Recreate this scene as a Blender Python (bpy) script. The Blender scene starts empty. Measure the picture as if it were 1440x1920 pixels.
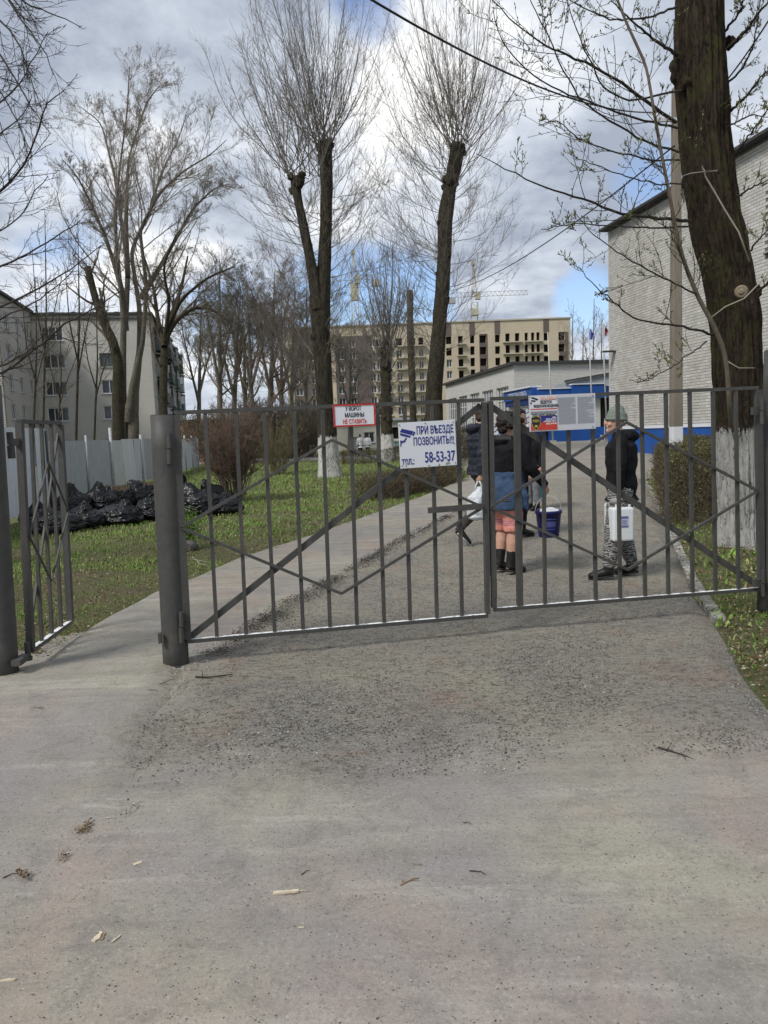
import bpy, bmesh, math, random
import numpy as np
from mathutils import Vector, Matrix, noise
PI = math.pi
rad = math.radians
sc = bpy.context.scene
col = sc.collection
random.seed(7)
# ------------------------------------------------------------------ camera
CAM = Vector((0, 0, 1.55))
RC = Matrix.Rotation(PI/2 - rad(5.9), 3, 'X') @ Matrix.Rotation(-0.037, 3, 'Z')
cam = bpy.data.cameras.new('camera'); camo = bpy.data.objects.new('camera', cam); col.objects.link(camo)
camo.matrix_world = Matrix.Translation(CAM) @ RC.to_4x4()
cam.sensor_fit = 'VERTICAL'; cam.sensor_height = 24; cam.lens = 1400/1920*24
cam.clip_end = 3000; cam.clip_start = 0.05
sc.camera = camo
sc.view_settings.view_transform = 'Standard'; sc.view_settings.look = 'None'
sc.view_settings.exposure = 1.02; sc.view_settings.gamma = 1; sc.view_settings.use_curve_mapping = False
def raydir(px, py):
    return (RC @ Vector(((px-720)/1400, (960-py)/1400, -1))).normalized()
def P(px, py, Y):
    d = raydir(px, py); return CAM + d*(Y/d.y)
def sst(t):
    t = min(1, max(0, t)); return t*t*(3-2*t)
def H(x, y):
    return 0.75*sst((y-10)/34)*sst(x/4)
def Hn(x, y):
    s = lambda t: (lambda q: q*q*(3-2*q))(np.clip(t, 0, 1))
    return 0.75*s((y-10)/34)*s(x/4)
def G(px, py):
    d = raydir(px, py); z = 0
    for i in range(12):
        t = (z-CAM.z)/d.z; p = CAM+d*t; z = .5*z+.5*H(p.x, p.y)
    return p
def proj(v):
    q = RC.transposed() @ (Vector(v)-CAM)
    return (720-1400*q.x/q.z, 960+1400*q.y/q.z)
# ------------------------------------------------------------------ sky
SUN_EL, SUN_AZ = rad(47), rad(-132)       # azimuth measured from +Y towards +X
w = bpy.data.worlds.new('World'); sc.world = w; w.use_nodes = True
nt = w.node_tree; nt.nodes.clear()
def wn(t, **k):
    n = nt.nodes.new(t)
    for a, b in k.items(): setattr(n, a, b)
    return n
L = nt.links.new
out = wn('ShaderNodeOutputWorld'); bg = wn('ShaderNodeBackground'); bg.inputs[1].default_value = 0.1
L(bg.outputs[0], out.inputs[0])
sky = wn('ShaderNodeTexSky', sky_type='NISHITA'); sky.sun_disc = False
sky.sun_elevation = SUN_EL; sky.sun_rotation = SUN_AZ; sky.dust_density = 1.5
tc = wn('ShaderNodeTexCoord')
sep = wn('ShaderNodeSeparateXYZ'); L(tc.outputs['Generated'], sep.inputs[0])
def mth(op, a, b=None, c=None, clamp=False):
    n = wn('ShaderNodeMath', operation=op); n.use_clamp = clamp
    for i, v in enumerate((a, b, c)):
        if v is None: continue
        if isinstance(v, (int, float)): n.inputs[i].default_value = v
        else: L(v, n.inputs[i])
    return n.outputs[0]
zz = mth('MAXIMUM', mth('ADD', sep.outputs[2], 0.22), 0.06)
cmb = wn('ShaderNodeCombineXYZ'); L(mth('DIVIDE', sep.outputs[0], zz), cmb.inputs[0]); L(mth('DIVIDE', sep.outputs[1], zz), cmb.inputs[1])
def wnoise(scale, det, rough, off, dist=0.0):
    m = wn('ShaderNodeVectorMath', operation='ADD'); L(cmb.outputs[0], m.inputs[0]); m.inputs[1].default_value = off
    n = wn('ShaderNodeTexNoise'); n.inputs['Scale'].default_value = scale; n.inputs['Detail'].default_value = det
    n.inputs['Roughness'].default_value = rough; n.inputs['Distortion'].default_value = dist; L(m.outputs[0], n.inputs['Vector']); return n.outputs['Fac']
def blob(px, py, r, amp):
    c = raydir(px, py); a = r/1400
    n = wn('ShaderNodeVectorMath', operation='DOT_PRODUCT'); L(tc.outputs['Generated'], n.inputs[0]); n.inputs[1].default_value = c
    m = wn('ShaderNodeMapRange', interpolation_type='SMOOTHSTEP'); L(n.outputs['Value'], m.inputs[0])
    m.inputs[1].default_value = math.cos(a*1.7); m.inputs[2].default_value = math.cos(a*.15); m.inputs[3].default_value = 0; m.inputs[4].default_value = amp
    return m.outputs[0]
n1 = wnoise(1.6, 8, .58, (3.1, 1.7, 0), .1); n2 = wnoise(2.6, 9, .62, (9.3, 4.4, 2), .15); n3 = wnoise(.9, 5, .5, (5, 8, 1))
bri = mth('MULTIPLY_ADD', n2, 2.6, -.98)
bri = mth('ADD', bri, mth('MULTIPLY_ADD', n3, .9, -.45))
for b in ((880, 110, 170, .42), (690, 330, 150, .25), (170, 350, 110, .3), (1000, 530, 70, .3), (340, 470, 170, .22), (400, 640, 120, .3), (60, 560, 90, .35),
          (1090, 430, 130, -.24), (1050, 270, 120, -.14), (300, 130, 240, -.16), (900, 330, 110, -.12), (1400, 120, 200, -.16), (560, 560, 120, -.1)):
    bri = mth('ADD', bri, blob(*b))
cov = mth('MULTIPLY_ADD', n1, 2.4, -.02)
for b in ((690, 15, 45, -.75), (680, 600, 110, -1.2), (780, 590, 70, -.8), (1095, 560, 45, -1.1), (140, 380, 90, -.55), (1230, 345, 60, -.7), (420, 620, 80, -.8), (90, 540, 60, -.4), (1080, 620, 50, -.2)):
    cov = mth('ADD', cov, blob(*b))
cov = mth('MULTIPLY', mth('ADD', cov, -.1, clamp=True), 1.25, clamp=True)
bc = wn('ShaderNodeValToRGB'); L(mth('ADD', bri, 0, clamp=True), bc.inputs[0])
e = bc.color_ramp.elements; e[0].position = 0; e[0].color = (.34, .385, .47, 1); e[1].position = 1; e[1].color = (.98, .98, .97, 1)
x = e.new(.45); x.color = (.55, .60, .68, 1); x = e.new(.75); x.color = (.74, .77, .82, 1)
cs = wn('ShaderNodeVectorMath', operation='SCALE'); L(bc.outputs[0], cs.inputs[0]); cs.inputs['Scale'].default_value = 5.9
ss = wn('ShaderNodeVectorMath', operation='MULTIPLY'); L(sky.outputs[0], ss.inputs[0]); ss.inputs[1].default_value = (.80, .84, .95)
mx = wn('ShaderNodeMix', data_type='RGBA'); L(cov, mx.inputs[0]); L(ss.outputs[0], mx.inputs[6]); L(cs.outputs[0], mx.inputs[7])
L(mx.outputs[2], bg.inputs[0])
sl = bpy.data.lights.new('sun', 'SUN'); sl.energy = 1.5; sl.angle = rad(16); sl.color = (1, .96, .9)
so = bpy.data.objects.new('sun', sl); col.objects.link(so)
sd = Vector((math.sin(SUN_AZ)*math.cos(SUN_EL), math.cos(SUN_AZ)*math.cos(SUN_EL), math.sin(SUN_EL)))
so.rotation_euler = sd.to_track_quat('Z', 'Y').to_euler(); so.location = sd*50
# ------------------------------------------------------------------ materials
MATS = {}
class MT:
    def __init__(s, name, rough=.8, spec=.3, metal=0):
        m = bpy.data.materials.new(name); m.use_nodes = True; s.m = m; s.t = m.node_tree
        s.b = s.t.nodes['Principled BSDF']; s.b.inputs['Roughness'].default_value = rough
        s.b.inputs['Specular IOR Level'].default_value = spec; s.b.inputs['Metallic'].default_value = metal
        s.o = s.n('ShaderNodeTexCoord').outputs['Object']; MATS[name] = m
    def n(s, t, **k):
        n = s.t.nodes.new(t)
        for a, b in k.items(): setattr(n, a, b)
        return n
    def l(s, a, b): s.t.links.new(a, b)
    def inp(s, sock, v):
        if isinstance(v, (int, float)): sock.default_value = v
        elif isinstance(v, tuple): sock.default_value = v if len(v) != 3 or sock.type == 'VECTOR' else (*v, 1)
        else: s.l(v, sock)
    def mp(s, scale, off=(0, 0, 0)):
        m = s.n('ShaderNodeMapping'); s.l(s.o, m.inputs[0]); m.inputs['Scale'].default_value = scale if isinstance(scale, tuple) else (scale,)*3
        m.inputs['Location'].default_value = off; return m.outputs[0]
    def noise(s, scale, det=4, rough=.6, off=(0, 0, 0), dist=0):
        n = s.n('ShaderNodeTexNoise'); s.l(s.mp(scale, off), n.inputs['Vector']); n.inputs['Scale'].default_value = 1
        n.inputs['Detail'].default_value = det; n.inputs['Roughness'].default_value = rough; n.inputs['Distortion'].default_value = dist; return n.outputs['Fac']
    def vor(s, scale, feat='F1', off=(0, 0, 0)):
        n = s.n('ShaderNodeTexVoronoi', feature=feat); s.l(s.mp(scale, off), n.inputs['Vector']); n.inputs['Scale'].default_value = 1; return n
    def ramp(s, f, stops):
        r = s.n('ShaderNodeValToRGB'); s.l(f, r.inputs[0]); e = r.color_ramp.elements
        while len(e) < len(stops): e.new(.5)
        for i, (p, c) in enumerate(stops):
            e[i].position = p; e[i].color = (c, c, c, 1) if isinstance(c, (int, float)) else (*c, 1)
        return r.outputs[0]
    def mix(s, f, a, b, mode='MIX'):
        m = s.n('ShaderNodeMix', data_type='RGBA', blend_type=mode); s.inp(m.inputs[0], f); s.inp(m.inputs[6], a); s.inp(m.inputs[7], b); return m.outputs[2]
    def ma(s, op, a, b=0, c=0, clamp=False):
        m = s.n('ShaderNodeMath', operation=op); m.use_clamp = clamp; s.inp(m.inputs[0], a); s.inp(m.inputs[1], b); s.inp(m.inputs[2], c); return m.outputs[0]
    def xyz(s):
        p = s.n('ShaderNodeSeparateXYZ'); s.l(s.o, p.inputs[0]); return p.outputs
    def isl(s):
        return s.n('ShaderNodeNewGeometry').outputs['Random Per Island']
    def orand(s):
        return s.n('ShaderNodeObjectInfo').outputs['Random']
    def color(s, c): s.inp(s.b.inputs['Base Color'], c); return s
    def rough(s, c): s.inp(s.b.inputs['Roughness'], c); return s
    def bump(s, h, dist=.01, st=1.0):
        b = s.n('ShaderNodeBump'); b.inputs['Distance'].default_value = dist; b.inputs['Strength'].default_value = st; s.l(h, b.inputs['Height']); s.l(b.outputs[0], s.b.inputs['Normal']); return s
def simple(name, c, rough=.7, var=.15, scale=6, spec=.3, bump=0, bscale=40, metal=0):
    t = MT(name, rough, spec, metal)
    c2 = tuple(v*(1-var) for v in c); c1 = tuple(min(1, v*(1+var)) for v in c)
    t.color(t.ramp(t.noise(scale, 5, .65), [(.3, c2), (.7, c1)]))
    if bump: t.bump(t.noise(bscale, 4), bump)
    return t.m
def M(n): return MATS[n]
# dusty asphalt of the street and the gritty drive share one ground look; grit takes over towards the gate
def paving(name, gritty, tone=1.0, warm=0.0):
    t = MT(name, .95, .12); k = lambda c: tuple(v*tone for v in c)
    c = t.mix(t.ramp(t.noise(.75, 6, .62, (4, 1, 0), .4), [(.40, 0), (.60, 1)]), k((.206, .192, .182)), k((.250, .238, .190)))
    c = t.mix(t.ramp(t.noise((.9, .45, 1), 6, .66, (7, 2, 0), .8), [(.47, 0), (.64, .65)]), c, k((.280, .222, .182)))
    # smeared tracks running towards the gate
    mp = t.n('ShaderNodeMapping'); t.l(t.o, mp.inputs[0]); mp.inputs['Rotation'].default_value = (0, 0, rad(38)); mp.inputs['Scale'].default_value = (.5, 5.5, 1)
    nn = t.n('ShaderNodeTexNoise'); t.l(mp.outputs[0], nn.inputs['Vector']); nn.inputs['Scale'].default_value = 1; nn.inputs['Detail'].default_value = 7; nn.inputs['Roughness'].default_value = .7; nn.inputs['Distortion'].default_value = .4
    c = t.mix(t.ramp(nn.outputs['Fac'], [(.36, .28), (.47, 0)]), c, k((.125, .112, .098))); c = t.mix(t.ramp(nn.outputs['Fac'], [(.54, 0), (.70, .6)]), c, k((.37, .345, .30)))
    c = t.mix(t.ramp(t.noise(5, 7, .8, (1, 9, 0), .5), [(.49, 0), (.68, .7)]), c, k((.14, .128, .115)))
    c = t.mix(t.ramp(t.noise(60, 4, .8), [(.50, 0), (.66, .55)]), c, k((.12, .115, .108)))
    c = t.mix(t.ramp(t.noise(75, 4, .8, (3, 3, 3)), [(.56, 0), (.70, .5)]), c, k((.40, .385, .35)))
    v = t.vor(70); f = t.ma('MULTIPLY', t.ma('LESS_THAN', v.outputs['Distance'], .22), t.ma('GREATER_THAN', t.noise(45, 2, .5, (8, 8, 8)), .58)); c = t.mix(t.ma('MULTIPLY', f, .8), c, (.045, .04, .036))
    hh = t.ma('MULTIPLY', t.noise(120, 4, .8), .35)
    if gritty:
        p = t.xyz(); e = t.ma('ADD', t.ma('SUBTRACT', p[1], t.ma('MULTIPLY', p[0], .05)), t.ma('MULTIPLY_ADD', t.noise(1.6, 6, .75, (2, 5, 1), .6), 1.9, -.95)); m = t.ma('MULTIPLY_ADD', e, 1.25, -3.75, True)
        x = t.ma('ADD', p[0], t.ma('MULTIPLY_ADD', t.noise(2.2, 5, .7, (6, 5, 1)), 1.2, -.6)); m = t.ma('MULTIPLY', m, t.ma('MULTIPLY_ADD', x, 1.8, 3.0, True))
        g = t.mix(t.ramp(t.noise(1.0, 6, .7, (9, 3, 0), .6), [(.40, 0), (.60, 1)]), k((.192, .180, .160)), k((.238, .222, .178)))
        g = t.mix(t.ramp(t.noise(1.5, 6, .7, (2, 8, 0), .6), [(.54, 0), (.68, .7)]), g, k((.215, .155, .122)))
        g = t.mix(t.ramp(t.noise((16, 24, 16), 7, .82, (0, 0, 0), .6), [(.49, 0), (.60, .70)]), g, k((.075, .066, .054)))
        g = t.mix(t.ramp(t.noise((42, 42, 42), 5, .85, (2, 0, 7)), [(.55, 0), (.66, .7)]), g, k((.36, .34, .295)))
        v = t.vor(52, off=(1, 1, 1)); f = t.ma('MULTIPLY', t.ma('LESS_THAN', v.outputs['Distance'], .3), t.ma('GREATER_THAN', t.noise(30, 2, .5, (8, 3, 8)), .52)); g = t.mix(t.ma('MULTIPLY', f, .85), g, (.035, .03, .026))
        c = t.mix(m, c, g); hh = t.ma('ADD', hh, t.ma('MULTIPLY', t.ma('MULTIPLY', m, t.noise(26, 7, .8)), 2.2))
    t.color(c); t.bump(hh, .012, .9); return t.m
paving('street_asphalt', True, 1.27); paving('drive_gravel', True, 1.24); paving('path_asphalt', False, 1.16)
t = MT('earth', .95, .1)
c = t.mix(t.ramp(t.noise(1.2, 6, .7), [(.35, 0), (.6, 1)]), (.12, .098, .062), (.105, .155, .04))
c = t.mix(t.ramp(t.noise(14, 5, .75), [(.4, 0), (.7, .8)]), c, (.15, .125, .09)); t.color(c); t.bump(t.noise(30, 6, .8), .03)
t = MT('kerb_paint', .9, .1)
t.color(t.mix(t.ramp(t.noise(9, 6, .8), [(.50, 0), (.60, 1)]), (.2, .19, .17), (.46, .46, .43))); t.bump(t.noise(40, 5, .8), .01)
# steel paint
t = MT('gate_paint', .55, .4)
c = t.mix(t.ramp(t.noise(14, 5, .7), [(.3, 0), (.8, 1)]), (.044, .044, .041), (.066, .065, .060))
c = t.mix(t.ramp(t.noise(60, 5, .85, (5, 1, 2)), [(.60, 0), (.66, .85)]), c, (.16, .125, .095)); c = t.mix(t.ramp(t.noise((9, 9, 3), 6, .75, (1, 1, 2)), [(.50, 0), (.75, .45)]), c, (.13, .12, .10)); t.color(c); t.bump(t.noise(130, 4, .7), .0015)
t = MT('worn_highlight_paint', .45, .5)
g = t.n('ShaderNodeNewGeometry'); sp = t.n('ShaderNodeSeparateXYZ'); t.l(g.outputs['True Normal'], sp.inputs[0])
up = t.ma('GREATER_THAN', sp.outputs[2], .6)
c = t.mix(t.ma('MULTIPLY', up, t.ramp(t.noise(22, 5, .8), [(.40, .1), (.5, 1)])), (.055, .054, .05), (.85, .85, .85)); t.color(c)  # upward faces whitened: wear plus the sky's highlight put into the colour
simple('fence_sheet', (.52, .53, .545), .5, .07, 2.2, .35); simple('fence_sheet_light', (.6, .63, .66), .5, .05, 2); simple('fence_sheet_dark', (.37, .385, .405), .5, .12, 4)
simple('galvanised', (.42, .43, .43), .5, .3, 14)
# bark
def bark(name, dk, lt, whit=0, mossy=0, sc_=1.0):
    t = MT(name, .95, .1)
    n = t.noise((19*sc_, 19*sc_, 5.5*sc_), 9, .8, (0, 0, 0), 1.3)
    c = t.ramp(n, [(.40, tuple(v*.3 for v in dk)), (.47, dk), (.62, lt)])
    c = t.mix(t.ramp(t.noise(2.5, 4), [(.4, 0), (.7, .35)]), c, lt)
    if mossy: c = t.mix(t.ramp(t.noise(5, 5, .7, (3, 4, 5)), [(.5, 0), (.7, mossy)]), c, (.10, .11, .03))
    if whit:
        z = t.xyz()[2]; z = t.ma('ADD', z, t.ma('MULTIPLY_ADD', t.noise((9, 9, 4), 7, .85), .9, -.45))
        f = t.ma('MULTIPLY', t.ma('LESS_THAN', z, whit), t.ramp(n, [(.40, .12), (.48, 1)]))
        wc = t.ramp(t.noise(5, 5), [(.3, (.60, .59, .55)), (.7, (.78, .77, .73))])
        c = t.mix(f, c, wc)
    t.color(c); t.bump(n, .09/sc_, 1.0); return t.m
bark('bark_big', (.044, .034, .026), (.112, .086, .062), 1.45, .7)
bark('bark_dark', (.045, .038, .030), (.11, .095, .072), 0, .5)
bark('bark_white', (.045, .038, .030), (.11, .095, .072), 1.55, .3, .7)
bark('bark_mid', (.15, .13, .105), (.25, .22, .18), 0, .3)
bark('bark_pale', (.13, .115, .095), (.25, .225, .185), 0, .5)
simple('twig_dark', (.040, .034, .028), .9, .3); simple('twig_brown', (.13, .108, .08), .9, .3); simple('twig_pale', (.25, .22, .185), .9, .25)
simple('twig_red', (.16, .10, .075), .9, .35); simple('twig_olive', (.16, .14, .08), .9, .3); simple('bud', (.16, .17, .06), .7, .4)
simple('twig_grey', (.17, .152, .13), .9, .25)
# ------------------------------------------------------------------ object helpers
def tag(o, label=None, cat=None, group=None, kind=None):
    if label: o['label'] = label
    if cat: o['category'] = cat
    if group: o['group'] = group
    if kind: o['kind'] = kind
    return o
def empty(name, loc, label, cat, group=None, rz=0):
    o = bpy.data.objects.new(name, None); o.empty_display_size = .2; col.objects.link(o); o.location = loc; o.rotation_euler = (0, 0, rz)
    return tag(o, label, cat, group)
def link(name, me, parent=None, mats=()):
    for m in mats:
        me.materials.append(MATS[m] if isinstance(m, str) else m)
    o = bpy.data.objects.new(name, me); col.objects.link(o)
    if parent is not None: o.parent = parent
    return o
def inst(o, parent=None, loc=None):
    c = o.copy(); col.objects.link(c)
    if parent is not None: c.parent = parent
    if loc is not None: c.location = loc
    return c
def copy_tree(o, parent=None):
    c = o.copy(); col.objects.link(c)
    if parent is not None: c.parent = parent
    for ch in list(o.children): copy_tree(ch, c)
    return c
class MB:
    def __init__(s): s.v = []; s.f = []; s.mi = []; s.cur = 0
    def quad(s, a, b, c, d): s.poly((a, b, c, d))
    def poly(s, pts):
        n = len(s.v); s.v += [tuple(p) for p in pts]; s.f.append(tuple(range(n, n+len(pts)))); s.mi.append(s.cur)
    def hexa(s, c):       # 8 corners: bottom 4 ccw, top 4
        n = len(s.v); s.v += [tuple(p) for p in c]
        for q in ((3, 2, 1, 0), (4, 5, 6, 7), (0, 1, 5, 4), (1, 2, 6, 5), (2, 3, 7, 6), (3, 0, 4, 7)):
            s.f.append(tuple(n+i for i in q)); s.mi.append(s.cur)
    def box(s, lo, hi):
        x0, y0, z0 = lo; x1, y1, z1 = hi
        s.hexa([(x0, y0, z0), (x1, y0, z0), (x1, y1, z0), (x0, y1, z0), (x0, y0, z1), (x1, y0, z1), (x1, y1, z1), (x0, y1, z1)])
    def obox(s, o, u, v, w_):   # origin corner + 3 edge vectors
        o, u, v, w_ = Vector(o), Vector(u), Vector(v), Vector(w_)
        if u.cross(v).dot(w_) < 0: u, v = v, u
        s.hexa([o, o+u, o+u+v, o+v, o+w_, o+u+w_, o+u+v+w_, o+v+w_])
    def beam(s, a, b, w_, d, n):  # w_ across in plane, d along n
        a, b, n = Vector(a), Vector(b), Vector(n).normalized(); t = (b-a).normalized(); q = t.cross(n).normalized(); n = q.cross(t)
        s.obox(a-q*w_/2-n*d/2, q*w_, n*d, b-a)
    def tube(s, pts, r, k=10, cap=True):
        pts = [Vector(p) for p in pts]; rs = r if isinstance(r, (list, tuple)) else [r]*len(pts); n0 = len(s.v)
        ref = Vector((0, 0, 1)) if abs((pts[-1]-pts[0]).normalized().z) < .9 else Vector((1, 0, 0))
        for i, p in enumerate(pts):
            t = (pts[min(i+1, len(pts)-1)]-pts[max(i-1, 0)]).normalized(); a = t.cross(ref).normalized(); b = t.cross(a)
            for j in range(k):
                an = 2*PI*j/k; s.v.append(tuple(p+(a*math.cos(an)+b*math.sin(an))*rs[i]))
        for i in range(len(pts)-1):
            for j in range(k):
                j2 = (j+1) % k; s.f.append((n0+i*k+j, n0+(i+1)*k+j, n0+(i+1)*k+j2, n0+i*k+j2)); s.mi.append(s.cur)
        if cap:
            s.f.append(tuple(n0+j for j in range(k))); s.mi.append(s.cur)
            e_ = n0+(len(pts)-1)*k; s.f.append(tuple(e_+j for j in reversed(range(k)))); s.mi.append(s.cur)
    def mesh(s, name, mats, smooth=False, off=None):
        me = bpy.data.meshes.new(name)
        v = s.v if off is None else [(a[0]-off[0], a[1]-off[1], a[2]-off[2]) for a in s.v]
        me.from_pydata(v, [], s.f)
        for m in (mats if isinstance(mats, (list, tuple)) else [mats]): me.materials.append(MATS[m] if isinstance(m, str) else m)
        if len(set(s.mi)) > 1: me.polygons.foreach_set('material_index', s.mi)
        if smooth: me.polygons.foreach_set('use_smooth', [True]*len(s.f))
        me.update(); return me
    def build(s, name, mats, parent=None, smooth=False, bevel=0, local=False):
        """vertices are world coordinates; stored relative to the parent thing (or to own base)"""
        if parent is not None and not local:
            o = link(name, s.mesh(name, mats, smooth), parent)
            pw = Matrix.Translation(parent_loc(parent)) @ Matrix.Rotation(parent_rot(parent), 4, 'Z')
            o.data.transform(pw.inverted())
        elif parent is None and not local:
            a = np.array(s.v); c = ((a[:, 0].min()+a[:, 0].max())/2, (a[:, 1].min()+a[:, 1].max())/2, a[:, 2].min())
            o = link(name, s.mesh(name, mats, smooth, c)); o.location = c
        else: o = link(name, s.mesh(name, mats, smooth), parent)
        if bevel:
            b = o.modifiers.new('b', 'BEVEL'); b.width = bevel; b.segments = 2; b.limit_method = 'ANGLE'
        return o
def parent_loc(p):
    l = Vector((0, 0, 0))
    while p is not None: l = l+p.location; p = p.parent
    return l
def parent_rot(p):
    r = 0
    while p is not None: r += p.rotation_euler.z; p = p.parent
    return r
# numpy mesh
def np_mesh(name, v, f, mats, smooth=False, mi=None):
    me = bpy.data.meshes.new(name); v = np.ascontiguousarray(v, dtype=np.float32); f = np.ascontiguousarray(f, dtype=np.int32)
    k = f.shape[1]; me.vertices.add(len(v)); me.vertices.foreach_set('co', v.ravel())
    me.loops.add(f.size); me.loops.foreach_set('vertex_index', f.ravel())
    me.polygons.add(len(f)); me.polygons.foreach_set('loop_start', np.arange(0, f.size, k, dtype=np.int32))
    for m in (mats if isinstance(mats, (list, tuple)) else [mats]): me.materials.append(MATS[m])
    if mi is not None: me.polygons.foreach_set('material_index', np.asarray(mi, dtype=np.int32))
    if smooth: me.polygons.foreach_set('use_smooth', np.ones(len(f), dtype=bool))
    me.update(calc_edges=True); return me
def nrm(a): return a/np.maximum(np.linalg.norm(a, axis=-1, keepdims=True), 1e-9)
def tubes(groups, base=(0, 0, 0)):
    V = []; F = []; n0 = 0
    for pts, r, k in groups:
        if len(pts) == 0: continue
        N, Pn, _ = pts.shape; t = nrm(np.gradient(pts, axis=1))
        ref = np.where(np.abs(t[..., 2:3]) > .9, np.array([1., 0, 0]), np.array([0, 0, 1.]))
        a = nrm(np.cross(t, ref)); b = np.cross(t, a); an = np.arange(k)*2*PI/k
        ring = pts[:, :, None, :]+r[:, :, None, None]*(a[:, :, None, :]*np.cos(an)[None, None, :, None]+b[:, :, None, :]*np.sin(an)[None, None, :, None])
        V.append(ring.reshape(-1, 3)); idx = np.arange(N*Pn*k).reshape(N, Pn, k)+n0
        q = np.stack([idx[:, :-1], np.roll(idx, -1, 2)[:, :-1], np.roll(idx, -1, 2)[:, 1:], idx[:, 1:]], -1)
        F.append(q.reshape(-1, 4)); n0 += N*Pn*k
    v = np.concatenate(V)-np.array(base); return v, np.concatenate(F)
def grow(base, d, ln, r0, Pn, wander, trop, rng, r1=.3):
    N = len(base); pts = np.zeros((N, Pn, 3)); pts[:, 0] = base; d = nrm(np.array(d, float)); st = (ln/(Pn-1))[:, None]
    trop = np.array(trop, float)
    for i in range(1, Pn):
        d = nrm(d+rng.normal(0, wander, (N, 3))+trop/(Pn-1)); pts[:, i] = pts[:, i-1]+d*st
    rr = r0[:, None]*np.linspace(1, r1, Pn)[None, :]
    return pts, rr
def spawn(pts, rr, n, t0, t1, ang, lnf, rf, rng, flat=0.0):
    """n children on each polyline; returns base,dir,length,r"""
    N, Pn, _ = pts.shape; tt = np.sort(rng.uniform(t0, t1, (N, n)), axis=1); x_ = tt*(Pn-1); i = np.minimum(x_.astype(int), Pn-2); f = (x_-i)[..., None]
    ar = np.arange(N)[:, None]; b = pts[ar, i]*(1-f)+pts[ar, i+1]*f; tan = nrm(pts[ar, i+1]-pts[ar, i])
    rv = rng.normal(0, 1, (N, n, 3)); rv[..., 2] *= (1-flat); perp = nrm(rv-tan*(rv*tan).sum(-1, keepdims=True))
    an = rng.uniform(ang[0], ang[1], (N, n, 1)); d = tan*np.cos(an)+perp*np.sin(an)
    tot = np.linalg.norm(np.diff(pts, axis=1), axis=2).sum(1)[:, None]
    ln = tot*rng.uniform(lnf[0], lnf[1], (N, n))*(1.15-.6*tt); r = (rr[ar, i]*(1-f[..., 0])+rr[ar, i+1]*f[..., 0])*rf
    return b.reshape(-1, 3), d.reshape(-1, 3), ln.ravel(), r.ravel()
def resample(pl, n):
    pl = np.array([tuple(p) for p in pl], float); s_ = np.r_[0, np.cumsum(np.linalg.norm(np.diff(pl, axis=0), axis=1))]
    # catmull style smoothing through cubic interpolation of coordinates
    q = np.linspace(0, s_[-1], n); o = np.stack([np.interp(q, s_, pl[:, k]) for k in range(pl.shape[1])], 1)
    for _ in range(max(1, n//(len(pl)*3))):
        o[1:-1] = (o[:-2]+2*o[1:-1]+o[2:])/4
    return o
def strip(name, lp, rp, n, m, zoff, mats, noise_amp=0, skirt=0):
    a = resample([p[:2] for p in lp], n) if len(lp[0]) > 1 else lp; b = resample([p[:2] for p in rp], n)
    t_ = np.linspace(0, 1, m)[None, :, None]; g = a[:, None]*(1-t_)+b[:, None]*t_
    z = Hn(g[..., 0], g[..., 1])+zoff
    if noise_amp:
        for i in range(n):
            for j in range(m):
                z[i, j] += noise_amp*noise.noise(Vector((g[i, j, 0]*1.3, g[i, j, 1]*1.3, 3.3)))
    v = np.concatenate([g, z[..., None]], 2); idx = np.arange(n*m).reshape(n, m)
    f = np.stack([idx[:-1, :-1], idx[:-1, 1:], idx[1:, 1:], idx[1:, :-1]], -1).reshape(-1, 4); v = v.reshape(-1, 3)
    if skirt:
        for e_, s_ in ((idx[:, 0], 1), (idx[:, -1], -1)):
            lo = v[e_].copy(); lo[:, 2] -= skirt; n0 = len(v); v = np.concatenate([v, lo]); k = np.arange(len(e_)-1)
            f = np.concatenate([f, np.stack([e_[k], e_[k+1], n0+k+1, n0+k], -1)])
    me = np_mesh(name, v, f, mats, True); o = link(name, me); tag(o, kind='structure'); return o
def inpoly(x, y, poly):
    c = np.zeros(len(x), bool); n = len(poly)
    for i in range(n):
        x1, y1 = poly[i][:2]; x2, y2 = poly[(i+1) % n][:2]
        if y1 == y2: continue
        m = ((y1 > y) != (y2 > y)) & (x < (x2-x1)*(y-y1)/(y2-y1)+x1); c ^= m
    return c
# text
def text(s, size, mat, parent, org, u, v, n, align='CENTER', sx=1.0, bold=0.0, depth=.0008, name='lettering', lsp=1.0):
    cu = bpy.data.curves.new('t', 'FONT'); cu.body = s; cu.size = size; cu.align_x = align; cu.align_y = 'CENTER'; cu.offset = min(bold, size*.016); cu.extrude = depth; cu.resolution_u = 3; cu.space_line = lsp
    ob = bpy.data.objects.new('t', cu); col.objects.link(ob); bpy.context.view_layer.update()
    me = bpy.data.meshes.new_from_object(ob.evaluated_get(bpy.context.evaluated_depsgraph_get())); bpy.data.objects.remove(ob)
    u, v, n = Vector(u).normalized(), Vector(v).normalized(), Vector(n).normalized()
    mt = Matrix(((u.x*sx, v.x, n.x, org[0]), (u.y*sx, v.y, n.y, org[1]), (u.z*sx, v.z, n.z, org[2]), (0, 0, 0, 1)))
    me.transform(mt)
    if parent is not None: me.transform((Matrix.Translation(parent_loc(parent)) @ Matrix.Rotation(parent_rot(parent), 4, 'Z')).inverted())
    me.materials.clear(); o = link(name, me, parent, [mat]); return o
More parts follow.
